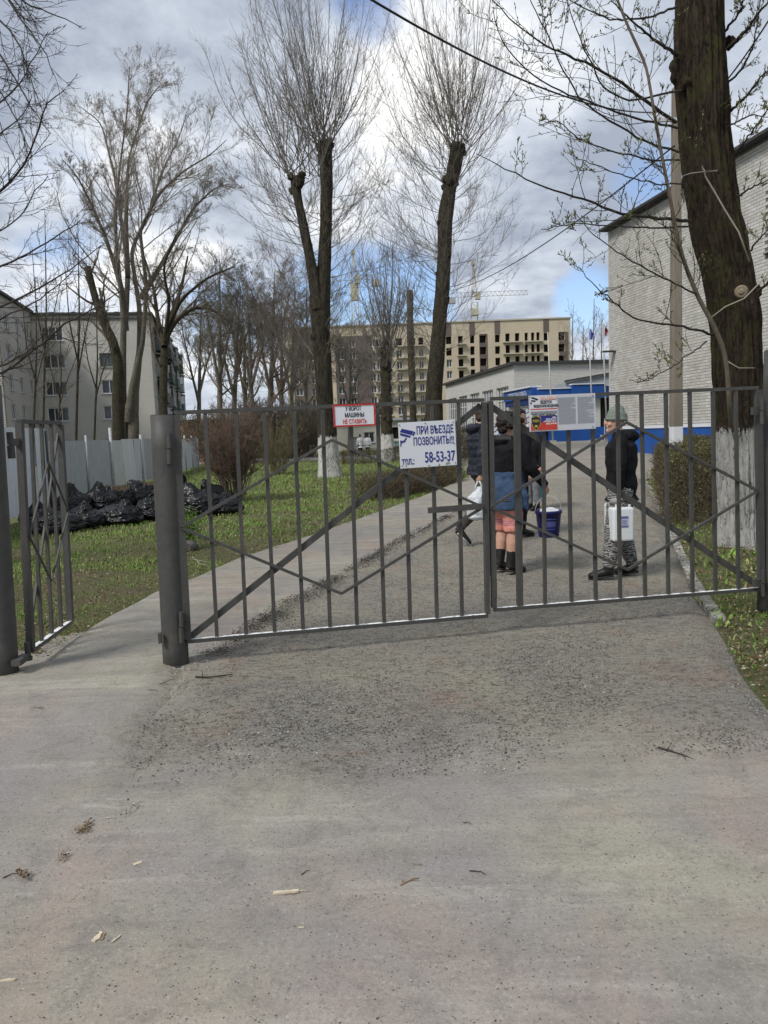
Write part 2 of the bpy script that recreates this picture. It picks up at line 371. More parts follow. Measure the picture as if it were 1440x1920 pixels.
# ------------------------------------------------------------------ ground
rng = np.random.default_rng(11)
def hn(x, y, s=1.0, o=0.0): return noise.noise(Vector((x*s, y*s, o)))
def grid_sheet(name, xs, ys, zf, mat, post=None):
    X, Y = np.meshgrid(xs, ys); Z = np.zeros_like(X)
    for i in range(len(ys)):
        for j in range(len(xs)): Z[i, j] = zf(X[i, j], Y[i, j])
    idx = np.arange(X.size).reshape(X.shape); f = np.stack([idx[:-1, :-1], idx[:-1, 1:], idx[1:, 1:], idx[1:, :-1]], -1).reshape(-1, 4)
    o = link(name, np_mesh(name, np.stack([X, Y, Z if post is None else post(X, Y, Z)], -1).reshape(-1, 3), f, mat, True)); return tag(o, kind='structure')
xs = np.r_[-900, -400, -200, -100, -60, -40, -30, np.arange(-24, -13, .8), np.arange(-13, 13, .22), np.arange(13, 24, .8), 30, 40, 60, 100, 200, 400, 900]
ys = np.r_[-40, -10, -2, 1, np.arange(2, 14, .16), np.arange(14, 30, .4), np.arange(30, 62, 1.2), 70, 90, 120, 200, 400, 900, 1500]
GROUND = lambda: grid_sheet('ground', xs, ys, lambda x, y: H(x, y)-.012+(.030*hn(x, y, 1.1)+.014*hn(x, y, 4, 5) if abs(x) < 14 and 1 < y < 30 else 0) - (.08 if y < 2 else 0), 'earth', under_paving)
g2 = lambda l: [tuple(G(*p)[:2]) for p in l]
path_l = g2([(-140, 1330), (-40, 1290), (37, 1262), (90, 1232), (150, 1190), (215, 1152), (300, 1108), (358, 1088), (450, 1048), (500, 1033), (647, 983), (738, 951), (853, 905), (890, 893), (925, 880)])
path_r = g2([(330, 1330), (345, 1290), (380, 1250), (405, 1233), (440, 1208), (475, 1184), (509, 1162), (535, 1143), (564, 1125), (620, 1095), (665, 1070), (738, 1024), (853, 965), (900, 945), (990, 900)])
kerb_r = g2([(1409, 1285), (1391, 1265), (1368, 1213), (1337, 1162), (1307, 1126), (1279, 1067), (1252, 997), (1232, 950), (1216, 919), (1202, 894)])
drive_r = g2([(1640, 1560), (1500, 1400), (1440, 1325)])+kerb_r
drive_l = g2([(120, 1560), (200, 1420), (260, 1340), (330, 1290)])+[(a-.28, b) for a, b in path_r[2:]]
def rough_strip(name, lp, rp, n, m, zo, mat, amp, dip=None):
    a = resample(lp, n); b = resample(rp, n); t_ = np.linspace(0, 1, m)[None, :, None]; g = a[:, None]*(1-t_)+b[:, None]*t_
    z = Hn(g[..., 0], g[..., 1])+zo; e = np.minimum(np.arange(m), np.arange(m)[::-1])[None, :]/m
    for i in range(n):
        for j in range(m):
            x, y = g[i, j]; z[i, j] += amp*(hn(x, y, 1.4, 2)+.5*hn(x, y, 6, 3))
    z -= .045*np.clip(1-e/.035, 0, 1)
    if dip: z -= dip[1]*(np.clip(1-np.arange(n)/n/dip[0], 0, 1)[:, None])
    idx = np.arange(n*m).reshape(n, m); f = np.stack([idx[:-1, :-1], idx[:-1, 1:], idx[1:, 1:], idx[1:, :-1]], -1).reshape(-1, 4)
    return tag(link(name, np_mesh(name, np.concatenate([g, z[..., None]], 2).reshape(-1, 3), f, mat, True)), kind='structure')
def under_paving(X, Yy, Zz):
    q = inpoly(X.ravel(), Yy.ravel(), path_l+path_r[::-1]) | inpoly(X.ravel(), Yy.ravel(), drive_l+drive_r[::-1]); return np.where(q.reshape(X.shape), Zz-.07, Zz)
GROUND()
rough_strip('driveway', drive_l, drive_r, 150, 90, .018, 'drive_gravel', .010)
rough_strip('path', path_l, path_r, 150, 60, .036, 'path_asphalt', .012, (.10, .05))
def edge_y(x): return 3.34+.05*x+.16*hn(x, 0, 1.3, 8)+.10*hn(x, 0, 5, 4)+(2.0*sst((-1.15-x)/.45))
def street_z(x, y):
    return .034-.042*sst((y-edge_y(x)+.45)/.9)-.16*sst((y-edge_y(x)-.35)/.6)*sst((x+1.4)/.5)-.12*sst((x-2.15-.10*hn(x*3, y*3))/.3)*sst((y-2.9)/.6)+.012*hn(x, y, 1.5, 7)+.010*hn(x, y, 5, 1)+.006*hn(x, y, 14, 1)
grid_sheet('street', np.r_[-30, -20, -14, -9, np.arange(-6, 6, .07), 9, 14, 20, 30], np.r_[-40, -20, -8, -2, 0, .8, np.arange(1, 6.2, .06)], street_z, 'street_asphalt')
court = rough_strip('school_yard', [(2.4, 19.6), (2.7, 23), (2.6, 30), (1.5, 40), (1.5, 44.6)], [(7.3, 19.6), (8.0, 22.6), (11.5, 24), (11.2, 32), (13.8, 44.6)], 60, 40, .03, 'path_asphalt', .006, (.10, .03))
rough_strip('far_path', [(-14, 52), (-6, 52), (0, 51), (3, 43.5)], [(-14, 60), (-5, 60), (2, 57), (9, 44.2)], 30, 16, .04, 'path_asphalt', .006)
# kerb stones
kroot = tag(empty('kerb', (0, 0, 0), None, None), kind='structure')
def kerb_line(poly, n, wv, hv, side):
    q = resample(poly, n+1)
    for i in range(n):
        a, b = Vector((*q[i], 0)), Vector((*q[i+1], 0)); d = (b-a).normalized(); nn = Vector((d.y, -d.x, 0))*side
        a2, b2 = a+d*.008, b-d*.008; z = H(a.x, a.y); j = random.uniform(-.012, .008)
        mb = MB(); mb.obox(a2+Vector((0, 0, z-.12)), b2-a2, nn*wv, Vector((0, 0, .12+hv+j)))
        mb.build('kerb_stone', 'kerb_paint', kroot, bevel=.012)
kerb_line(kerb_r[3:], 17, .10, .030, 1)
kerb_line(g2([(690, 1050), (738, 1024), (800, 992), (853, 963), (900, 943)]), 9, .10, .026, -1)
kerb_line([(2.0, 44.4), (13.6, 45.0)], 11, .15, .16, -1)
kerb_line([(-12, 52.2), (-1, 52.0)], 10, .15, .12, -1)
# ------------------------------------------------------------------ walls with openings
Z = Vector((0, 0, 1))
def wall(name, parent, o, u, n, W, Hh, holes, mat, depth=.2, reveal=None, back=None):
    """o bottom left, u along, n outward; holes (x,z,w,h). wall sheet with reveals"""
    u, n, o = Vector(u).normalized(), Vector(n).normalized(), Vector(o)
    X = sorted({0, W, *[round(h[0], 3) for h in holes], *[round(h[0]+h[2], 3) for h in holes]}); Zs = sorted({0, Hh, *[round(h[1], 3) for h in holes], *[round(h[1]+h[3], 3) for h in holes]})
    mb = MB(); Q = lambda x, z, d=0: o+u*x+Z*z-n*d
    flip = u.cross(Z).dot(n) < 0
    def quad(a, b, c, d): mb.quad(a, b, c, d) if not flip else mb.quad(d, c, b, a)
    for i in range(len(X)-1):
        for j in range(len(Zs)-1):
            cx, cz = (X[i]+X[i+1])/2, (Zs[j]+Zs[j+1])/2
            if any(h[0] < cx < h[0]+h[2] and h[1] < cz < h[1]+h[3] for h in holes): continue
            quad(Q(X[i], Zs[j]), Q(X[i+1], Zs[j]), Q(X[i+1], Zs[j+1]), Q(X[i], Zs[j+1]))
    for x, z, a, b in holes:
        quad(Q(x, z), Q(x, z, depth), Q(x+a, z, depth), Q(x+a, z)); quad(Q(x, z+b), Q(x+a, z+b), Q(x+a, z+b, depth), Q(x, z+b, depth))
        quad(Q(x, z), Q(x, z+b), Q(x, z+b, depth), Q(x, z, depth)); quad(Q(x+a, z), Q(x+a, z, depth), Q(x+a, z+b, depth), Q(x+a, z+b))
        if back:
            mb.cur = 1; quad(Q(x, z, depth), Q(x+a, z, depth), Q(x+a, z+b, depth), Q(x, z+b, depth)); mb.cur = 0
    return mb.build(name, [mat]+([back] if back else []), parent)
def window(parent, o, u, n, hole, depth, frame, glass, cols=2, rows=1, fw=.06, sill=True, shelf='sill_metal'):
    u, n, o = Vector(u).normalized(), Vector(n).normalized(), Vector(o); x, z, a, b = hole
    b0 = o+u*x+Z*z-n*(depth-.02); mb = MB()
    def bar(px_, pz, w_, h_): mb.obox(b0+u*px_+Z*pz, u*w_, n*.06, Z*h_)
    bar(0, 0, a, fw); bar(0, b-fw, a, fw); bar(0, fw, fw, b-2*fw); bar(a-fw, fw, fw, b-2*fw)
    for i in range(1, cols): bar(a*i/cols-fw*.4, fw, fw*.8, b-2*fw)
    for j in range(1, rows): 
        for i in range(cols): bar(a*i/cols+fw, b*j/rows-fw*.35, a/cols-2*fw, fw*.7)
    f = mb.build('window', frame, parent)
    mg = MB(); mg.obox(b0-n*.03, u*a, n*.02, Z*b); g = mg.build('pane', glass, f)
    if sill:
        ms = MB(); ms.obox(o+u*(x-.08)+Z*(z-.05)+n*.002, u*(a+.16), n*.12, Z*.04); ms.build('sill', shelf, f)
    return f
simple('white_paint', (.62, .63, .63), .5, .06); simple('sill_metal', (.6, .62, .64), .4, .05); simple('green_paint', (.10, .16, .13), .5, .1)
def glassmat(name, c1, c2, s=.6):
    t = MT(name, .08, .6); t.color(t.ramp(t.noise(s, 3), [(.4, c1), (.6, c2)])); return t.m
glassmat('glass_dark', (.012, .014, .017), (.05, .055, .06), .5); glassmat('glass_curtain', (.10, .105, .10), (.25, .25, .24), .9)
def masonry(name, c1, c2, mortar, bw, bh, rot=None, bump=.01, streak=.3):
    t = MT(name, .9, .15)
    cm = t.n('ShaderNodeCombineXYZ'); p = t.xyz()
    h = t.ma('ADD', t.ma('MULTIPLY', p[0], rot[0]), t.ma('MULTIPLY', p[1], rot[1])); t.l(h, cm.inputs[0]); t.l(p[2], cm.inputs[1])
    b = t.n('ShaderNodeTexBrick'); t.l(cm.outputs[0], b.inputs['Vector']); b.inputs['Scale'].default_value = 1; b.inputs['Brick Width'].default_value = bw
    b.inputs['Row Height'].default_value = bh; b.inputs['Mortar Size'].default_value = .007; b.inputs['Color1'].default_value = (*c1, 1); b.inputs['Color2'].default_value = (*c2, 1); b.inputs['Mortar'].default_value = (*mortar, 1)
    c = t.mix(t.ramp(t.noise((.5, .5, .3), 6, .7), [(.4, 0), (.75, streak)]), b.outputs[0], tuple(v*.6 for v in c1))
    c = t.mix(t.ramp(t.noise(3, 6, .8), [(.5, 0), (.8, .3)]), c, tuple(v*.8 for v in c2))
    t.color(c); iv = t.ma('SUBTRACT', 1, b.outputs['Fac']); t.bump(iv, bump, .7); return t.m
# ------------------------------------------------------------------ five-storey block at the left
S_ = Vector((-.19, .98, 0)).normalized(); U_ = Vector((.98, .19, 0)).normalized()       # side direction (away), front direction (right)
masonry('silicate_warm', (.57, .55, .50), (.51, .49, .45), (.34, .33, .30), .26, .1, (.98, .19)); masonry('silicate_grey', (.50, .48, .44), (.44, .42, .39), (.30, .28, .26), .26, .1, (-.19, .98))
C0 = P(58, 600, 74); C0.z = 0; C1 = C0+U_*11.0
blk = empty('apartment_building', C1, 'five-storey pale brick apartment block with white-framed windows beyond the grey fence', 'building')
Fh = 14.3
wz = [P(105, y, 75.5).z for y in (642, 693, 743, 791)]
def fac(px, z, Y=None):
    # distance along the facade of the pixel column at height z
    d = raydir(px, 720); k = d.x/d.y
    # C0+U t : x = k y
    return (k*C0.y-C0.x)/(U_.x-k*U_.y)
holes = []
xa = fac(105, 0)-1.0; xb = fac(206, 0)-.8
for z in wz: holes += [(xa, z, 2.0, 1.35)]
for i, z in enumerate(wz[1:]): holes += [(xb, z+.05, 1.5, 1.35)]
holes += [(xa, .9, 2, 1.3), (xb, .9, 1.5, 1.3)]
n1_ = Vector((U_.y, -U_.x, 0))
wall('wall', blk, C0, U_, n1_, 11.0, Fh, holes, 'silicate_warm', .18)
for i, h in enumerate(holes):
    window(blk, C0, U_, n1_, h, .18, 'green_paint' if i == 4 else 'white_paint', 'glass_dark', 3 if h[2] > 1.8 else 2, 1, .09)
sh = []
for k in range(5):
    for i in range(9): sh.append((2.2+i*4.4, .9+k*2.75, 1.5, 1.4))
n2_ = Vector((S_.y, -S_.x, 0))
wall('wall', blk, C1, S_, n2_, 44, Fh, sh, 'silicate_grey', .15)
for h in sh[:]:
    if h[0] < 30: window(blk, C1, S_, n2_, h, .15, 'white_paint', 'glass_dark', 2, 1, .08)
# balconies on the side
simple('balcony_green', (.12, .155, .145), .7, .25, 2); simple('balcony_pale', (.34, .35, .33), .7, .2, 2); simple('roof_dark', (.05, .05, .052), .8, .2)
simple('brown_slab', (.18, .16, .14), .8, .2)
for k in range(1, 5):
    for q, off in enumerate((4.0, 12.8, 21.6, 30.4)):
        o = C1+S_*off+Z*(.3+k*2.75)+n2_*.01; bm_ = 'balcony_green' if (k+q) % 3 else 'balcony_pale'
        mb = MB(); mb.obox(o, S_*3.2, n2_*1.0, Z*.16); mb.obox(o+Z*.17, S_*3.2, n2_*.95, Z*.95)
        mb.obox(o+Z*2.35, S_*3.2, n2_*1.05, Z*.1); bal = mb.build('balcony', bm_, blk)
        mb = MB()
        for i in range(5): mb.obox(o+Z*1.13+S_*(i*.79)+n2_*.9, S_*.05, n2_*.05, Z*1.2)
        tag(mb.build('glazing_bars', 'white_paint', bal), kind='stuff'); mb = MB(); mb.obox(o+Z*1.13+n2_*.87, S_*3.2, n2_*.02, Z*1.2); mb.build('pane', 'glass_curtain', bal)
mb = MB(); B = C1+S_*44
r = [C0-n1_*-.35-U_*.2, C1+n1_*.35+n2_*.35, B+n2_*.35, C0+S_*44]
mb.hexa([v+Z*Fh for v in r]+[v+Z*(Fh+.22) for v in r]); mb.build('roof', 'roof_dark', blk)
mb = MB()
for i in range(5): mb.obox(C0+U_*(1+i*2.1)+S_*3+Z*(Fh+.22), U_*.5, S_*.5, Z*.6)
mb.build('roof_vent', 'roof_dark', blk)
mb = MB(); mb.obox(C0+n1_*.003-Z*0, U_*11, n1_*.1, Z*1.0); mb.obox(C0+n1_*.004+Z*(Fh-.5), U_*11, n1_*.06, Z*.2); mb.build('plinth', 'brown_slab', blk)
# wing coming towards the camera
wl = 11.0; W0 = C0-S_*wl
wg = empty('apartment_wing', W0, 'pale brick wing of flats with narrow windows at the left edge', 'building')
hh = [(2.0+i*3.4, z, 1.2, 1.4) for i in range(3) for z in wz]
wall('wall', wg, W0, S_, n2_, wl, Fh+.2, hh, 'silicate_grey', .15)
for h in hh: window(wg, W0, S_, n2_, h, .15, 'white_paint', 'glass_dark', 2, 1, .08)
mb = MB(); mb.obox(W0+Z*(Fh+.2)+n2_*.3-S_*.3, S_*(wl+.3), -n2_*8, Z*.22); mb.build('roof', 'roof_dark', wg)
mb = MB(); mb.obox(W0, -n2_*8, S_*.3, Z*(Fh+.2)); mb.build('wall', 'silicate_grey', wg)
# low brick shed
masonry('red_brick', (.33, .17, .10), (.28, .15, .095), (.25, .2, .16), .25, .08, (1, 0))
o = P(318, 850, 58); o.z = 0; sh_ = empty('brick_shed', o, 'low orange brick shed behind the fence beside the round gate post', 'shed')
mb = MB(); mb.obox(o, Vector((3.2, 0, 0)), Vector((-.3, 5, 0)), Z*3.1); mb.build('wall', 'red_brick', sh_)
mb = MB(); mb.obox(o+Z*3.101+Vector((-.2, -.2, 0)), Vector((3.6, 0, 0)), Vector((-.3, 5.4, 0)), Z*.15); mb.build('roof', 'roof_dark', sh_)
# ------------------------------------------------------------------ construction block
t = MT('panel_beige', .85, .2); t.color(t.mix(t.ramp(t.noise(.12, 5), [(.35, 0), (.7, 1)]), (.50, .43, .32), (.42, .36, .275)))
simple('panel_brown', (.12, .095, .085), .85, .15, .3); simple('void_dark', (.018, .016, .015), .95, .2); simple('panel_pale', (.40, .37, .30), .8, .1, .4)  # void_dark puts the shade inside the openings into the colour
YB = 200.0; bl = P(545, 850, YB); br = P(1072, 850, YB); bx0, bx1 = bl.x, br.x
cb = empty('unfinished_block', ((bx0+bx1)/2, YB, 0), 'long beige and brown unfinished apartment block with empty window openings beyond the school', 'building')
topz = P(900, 603, YB).z; topl = P(640, 612, YB).z
fh = 3.0; Wd = bx1-bx0
cols = []   # (x, w, kind)
def bxp(px): return P(px, 700, YB).x-bx0
# columns measured on the photograph (pixels)
cl = [(560, 14), (590, 14), (612, 10), (640, 13), (662, 12), (700, 11), (712, 9), (730, 11), (750, 11), (775, 11), (791, 9), (843, 10), (865, 9), (887, 8), (907, 12), (934, 9), (953, 8), (971, 8), (988, 6), (1000, 6), (1010, 6), (1025, 9), (1054, 12)]
holes = []
for px, w_ in cl:
    x = bxp(px); ww = w_/1400*YB
    for k in range(10):
        z = topz-3.4-2.1-k*fh
        if z < .5: continue
        if px == 907 and k == 9: continue
        holes.append((x-ww/2, z, ww, 2.0 if w_ > 8 else 2.2))
cbh = holes
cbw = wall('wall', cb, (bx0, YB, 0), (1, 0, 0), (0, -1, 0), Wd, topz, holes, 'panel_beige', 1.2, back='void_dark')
fr = None
for i, h in enumerate(holes):
    px = proj((bx0+h[0], YB, h[1]))
    if px[1] > 668 and px[0] < 860 or px[0] < 700:     # lower storeys and left side already glazed
        window(cb, (bx0, YB, 0), (1, 0, 0), (0, -1, 0), h, .5, 'white_paint', 'glass_dark', 2, 1, .16, False)
mb = MB()
for a, b, z0, z1 in ((550, 606, 0, topz-.1), (630, 700, 0, topz-2.5), (882, 892, topz-3.3, topz), (900, 915, 3, topz-3.2), (929, 939, topz-3.3, topz), (1020, 1030, topz-3.3, topz), (1049, 1066, 0, topz-3.4), (838, 848, topz-3.3, topz)):
    xa_, xb_ = bxp(a), bxp(b)
    # brown panels stand 12 cm proud, cut round the openings in bands
    hs = sorted([h for h in holes if h[0]+h[2] > xa_ and h[0] < xb_ and h[1]+h[3] > z0 and h[1] < z1], key=lambda h: (h[1], h[0]))
    rows = sorted({(round(h[1], 3), round(h[3], 3)) for h in hs}); zc = z0
    for (zr, hr) in rows:
        if zr > zc: mb.obox((bx0+xa_, YB-.12, zc), (xb_-xa_, 0, 0), (0, .1, 0), (0, 0, zr-zc-.001))
        xc = xa_
        for h in sorted([h for h in hs if abs(h[1]-zr) < .01], key=lambda h: h[0]):
            if h[0] > xc: mb.obox((bx0+xc, YB-.12, zr), (h[0]-xc, 0, 0), (0, .1, 0), (0, 0, hr))
            xc = h[0]+h[2]
        if xc < xb_: mb.obox((bx0+xc, YB-.12, zr), (xb_-xc, 0, 0), (0, .1, 0), (0, 0, hr))
        zc = zr+hr
    if zc < z1: mb.obox((bx0+xa_, YB-.12, zc), (xb_-xa_, 0, 0), (0, .1, 0), (0, 0, z1-zc))
tag(mb.build('brown_panels', 'panel_brown', cb), kind='stuff')
slab = None
for a, b in ((944, 980), (984, 1018), (745, 800), (858, 875), (703, 736)):
    for k in range(9):
        z = topz-3.4-2.4-k*fh
        mb = MB(); mb.obox((bx0+bxp(a), YB-1.3, z), (bxp(b)-bxp(a), 0, 0), (0, 1.29, 0), (0, 0, .28)); mb.build('balcony_slab', 'panel_pale', cb)
mb = MB(); mb.box((bx0, YB+.02+1.3, 0), (bx1, YB+18, topz)); mb.build('body', 'panel_beige', cb)
mb = MB(); mb.box((bx1-.4, YB+.002, 0), (bx1, YB+1.3, topz)); mb.box((bx0, YB+.002, 0), (bx0+.4, YB+1.3, topz)); mb.box((bx0-.2, YB-.3, topz+.003), (bx1+.2, YB+18, topz+.35)); mb.build('parapet', 'panel_pale', cb)
# shadow-free roof caps
# tower cranes
simple('crane_yellow', (.40, .385, .29), .6, .15, .3); simple('crane_grey', (.38, .39, .40), .6, .15, .3)
def crane(px, pytop, pyjib, pxl, pxr, Y, label):
    base = P(px, 800, Y); base.z = 0; zt = P(px, pytop, Y).z; zj = P(px, pyjib, Y).z
    r = empty('tower_crane', base, label, 'crane', 'tower cranes over the unfinished block'); w_ = 1.0; X = Vector((1, 0, 0)); Yv = Vector((0, 1, 0))
    mb = MB(); n_ = 22
    for sx, sy in ((-1, -1), (1, -1), (1, 1), (-1, 1)): mb.beam(base+X*sx*w_+Yv*sy*w_, base+X*sx*w_+Yv*sy*w_+Z*(zj-2), .22, .22, X)
    for i in range(n_):
        z0 = (zj-2)*i/n_; z1 = (zj-2)*(i+1)/n_; s_ = 1 if i % 2 else -1
        mb.beam(base+X*s_*w_-Yv*w_+Z*z0, base-X*s_*w_-Yv*w_+Z*z1, .14, .14, Yv); mb.beam(base-X*w_-Yv*w_+Z*z1, base+X*w_-Yv*w_+Z*z1, .14, .14, Yv)
    mb.build('mast', 'crane_yellow', r)
    mb = MB(); mb.obox(base+Z*(zj-6)+X*-1.2+Yv*-1.2, X*2.4, Yv*2.4, Z*(5 if px < 800 else 2)); mb.build('climbing_frame', 'crane_yellow', r)
    mb = MB(); mb.obox(base+Z*(zj-1.2)+X*.2+Yv*-2.2, X*1.6, Yv*1.6, Z*2.4); mb.build('cab', 'crane_yellow', r)
    mb = MB()
    for sx in (-1, 1): mb.beam(base+X*sx*1.0+Z*(zj-1), base+Z*zt, .25, .25, Yv)
    mb.beam(base+Z*(zj+3), base+Z*zt+X*.1, .2, .2, Yv); mb.box((base.x-.6, base.y-.6, zt-.8), (base.x+.6, base.y+.6, zt+.4)); mb.build('tower_head', 'crane_yellow', r)
    xl = P(pxl, pyjib, Y).x; xr = P(pxr, pyjib, Y).x; mb = MB(); zb = zj
    for (xa_, xb_, nn) in ((xl, base.x-1, 26), (base.x+1, xr, 8)):
        a = Vector((xa_, base.y, zb)); b = Vector((xb_, base.y, zb))
        for k in (0, 1.4): mb.beam(a+Z*k, b+Z*k, .15, .15, Yv)
        for i in range(nn):
            p = a+(b-a)*i/nn; q = a+(b-a)*(i+1)/nn; mb.beam(p+Z*(1.4*(i % 2)), q+Z*(1.4*((i+1) % 2)), .12, .12, Yv)
    mb.build('jib', 'crane_grey', r)
    mb = MB(); s0 = xl if abs(xl-base.x) > abs(xr-base.x) else xr; e0 = xr if s0 == xl else xl
    mb.beam(base+Z*(zt-.3), Vector((base.x+(s0-base.x)*.7, base.y, zb+1.4)), .1, .1, Yv); mb.beam(base+Z*(zt-.3), Vector((e0, base.y, zb+1.4)), .1, .1, Yv); mb.build('tie_rod', 'crane_grey', r)
    mb = MB(); mb.obox(Vector((e0-1.5, base.y-.9, zb-2.0)), X*3, Yv*1.8, Z*1.9); mb.build('counterweight', 'crane_grey', r)
crane(675, 471, 525, 474, 705, 232, 'yellow tower crane whose long jib passes behind the forked poplar')
crane(895, 492, 556, 990, 845, 250, 'faint yellow tower crane behind the right pollard poplar')
# ------------------------------------------------------------------ school: hall
A_ = Vector((-.15, 1, 0)).normalized(); R_ = Vector((1, .15, 0)).normalized(); nA = Vector((-A_.y, A_.x, 0)); nF = Vector((R_.y, -R_.x, 0))
masonry('hall_brick', (.60, .59, .56), (.54, .53, .51), (.32, .31, .29), .26, .1, (1, .15), .01, .15)
masonry('hall_brick_side', (.60, .59, .56), (.54, .53, .51), (.32, .31, .29), .26, .1, (-.15, 1), .01, .15)
simple('blue_paint', (.012, .075, .30), .5, .12, 1.2, .4); simple('blue_dark', (.012, .03, .14), .5, .12); simple('grey_metal', (.34, .36, .39), .5, .08)
simple('white_trim', (.62, .64, .68), .5, .06)
hc = P(965, 800, 52); hc.z = 0
hall = empty('assembly_hall', hc, 'pale brick school hall with tall glazed windows and a blue base', 'building')
hz = P(965, 684, 52).z; hf = .7; LA = 20.0
hw = [(1.2+i*3.7, 1.75, 2.9, 2.9) for i in range(5)]
wall('wall', hall, hc, A_, nA, LA, hz, hw, 'hall_brick_side', .2)
for h in hw: window(hall, hc, A_, nA, h, .2, 'white_paint', 'glass_curtain' if h[0] < 9 else 'glass_dark', 4, 3, .08)
wall('wall', hall, hc, R_, nF, 14, hz, [], 'hall_brick', .1)
mb = MB(); e = .25; q = [hc+nA*e+nF*e, hc+R_*14.3+nF*e, hc+R_*14+A_*20, hc+A_*20.3+nA*e]
mb.hexa([v+Z*hz for v in q]+[v+Z*(hz+.2) for v in q]); mb.build('roof', 'roof_dark', hall)
mb = MB(); mb.obox(hc+nA*.003, A_*LA, nA*.12, Z*1.15); mb.build('blue_base', 'blue_paint', hall)
mb = MB(); mb.obox(hc+nA*.003+Z*1.152, A_*LA, nA*.14, Z*.42); mb.build('white_base_band', 'white_trim', hall)
# entrance block
ec = P(1008, 800, 44); ec.z = 0; eL = 5.2; eR = 5.4
ent = empty('school_entrance', ec, 'blue-fronted school entrance block with stepped fascia and white welcome lettering', 'entrance')
ft = P(1008, 726, 44).z; fb = P(1008, 746, 44).z; Lt = -A_*0
simple('cream_wall', (.55, .55, .50), .6, .05); simple('pale_blue', (.50, .62, .68), .5, .05)
mb = MB(); mb.obox(ec+Z*(fb), A_*eL, nA*.35, Z*(ft-fb)); fa = mb.build('fascia', 'blue_paint', ent)
mb = MB(); mb.obox(ec+Z*(ft+.005)-nA*.3, A_*eL, nA*.75, Z*.09); mb.build('fascia_cap', 'white_trim', ent)
mb = MB(); mb.obox(ec+Z*(fb-.34), A_*eL, nA*.25, Z*.33); mb.build('lower_fascia', 'blue_dark', ent)
s_ = [(0, 2.0, -.14), (2.0, 2.05, .06), (4.05, 1.35, -.05)]
for a, b, dz in s_:
    mb = MB(); mb.obox(ec+R_*(a+.003)+Z*(fb-.1), R_*(b-.006), nF*(.3+dz), Z*(ft-fb+dz+.1)); mb.build('fascia', 'blue_paint', ent)
    mb = MB(); mb.obox(ec+R_*(a+.003)+Z*(ft+dz+.003)+nF*-.1, R_*(b-.006), nF*(.46+dz), Z*.06); mb.build('fascia_cap', 'white_trim', ent)
mb = MB(); mb.obox(ec+Z*.4, R_*3.9, A_*.3, Z*(fb-.4)); mb.obox(ec+Z*.4+A_*.32, A_*(eL-.32), R_*.3, Z*(fb-.4)); mb.build('wall', 'cream_wall', ent)
mb = MB(); mb.obox(ec+Z*.4+nF*.35, R_*4.6, -nF*.32, Z*1.15); mb.build('blue_base', 'blue_paint', ent)
mb = MB(); mb.obox(ec+Z*.4-R_*.35+nF*.4, R_*.32, A_*.5, Z*2.7); mb.build('pillar', 'blue_dark', ent)
mb = MB(); mb.obox(ec+R_*3.92+Z*.4+A_*.1, R_*.66, A_*.1, Z*(fb-.5)); mb.build('doorway', 'void_dark', ent)
mb = MB(); mb.obox(ec+R_*4.6+Z*.4, R_*.5, A_*.12, Z*(fb-.5)); mb.build('door_panel', 'pale_blue', ent)
mb = MB(); o = ec+A_*1.5-R_*.01+Z*1.55
mb.obox(o, A_*1.3, nA*.06, Z*1.45); d_ = mb.build('door', 'white_paint', ent); mb = MB(); mb.obox(o+nA*.061+A_*.25+Z*.35, A_*.8, nA*.02, Z*.95); mb.build('pane', 'glass_curtain', d_)
mb = MB(); mb.obox(ec+A_*3.3+Z*2.1-R_*.01, A_*.5, nA*.05, Z*.9); mb.build('notice_board', 'void_dark', ent)
tw = text('ДОБРО ПОЖАЛОВАТЬ', .40, 'white_trim', ent, ec+A_*2.55+nA*.36+Z*((ft+fb)/2-.02), -A_, Z, nA, sx=.78, bold=.012)
# steps with blue rails
simple('concrete', (.34, .33, .31), .9, .12, 3, .2, .005)
for i in range(6):
    mb = MB(); o = ec+nA*(.1+.3*(5-i))-nA*0+A_*.6+Z*.5; mb.obox(o, nA*(.3), A_*3.4, Z*(.17*(i+1)+.0)); mb.build('step', 'concrete', ent)
for q_ in (.5, 2.2, 4.1):
    mb = MB()
    for k in (0, .3, .6, .9): mb.tube([ec+nA*2.2+A_*q_+Z*(.75+k), ec+nA*.2+A_*q_+Z*(1.75+k)], .035, 6)
    for k in range(4): mb.tube([ec+nA*(2.1-k*.6)+A_*q_+Z*(.5+.3*k), ec+nA*(2.1-k*.6)+A_*q_+Z*(1.7+.3*k)], .03, 6)
    mb.build('handrail', 'blue_paint' if q_ < 4 else 'white_trim', ent)
# ramp railing to the right
mb = MB(); ro = ec+R_*3.6+nF*1.2
for k in (.9, 1.25): mb.tube([ro+Z*(.75+k), ro+R_*1.7+Z*(.55+k)], .03, 6)
for k in range(5): mb.tube([ro+R_*k*.42+Z*.6, ro+R_*k*.42+Z*(1.95-.05*k)], .028, 6)
mb.obox(ro+Z*.95-nF*.6, R_*1.7, nF*.1, Z*.12); mb.build('ramp_railing', 'galvanised', ent)
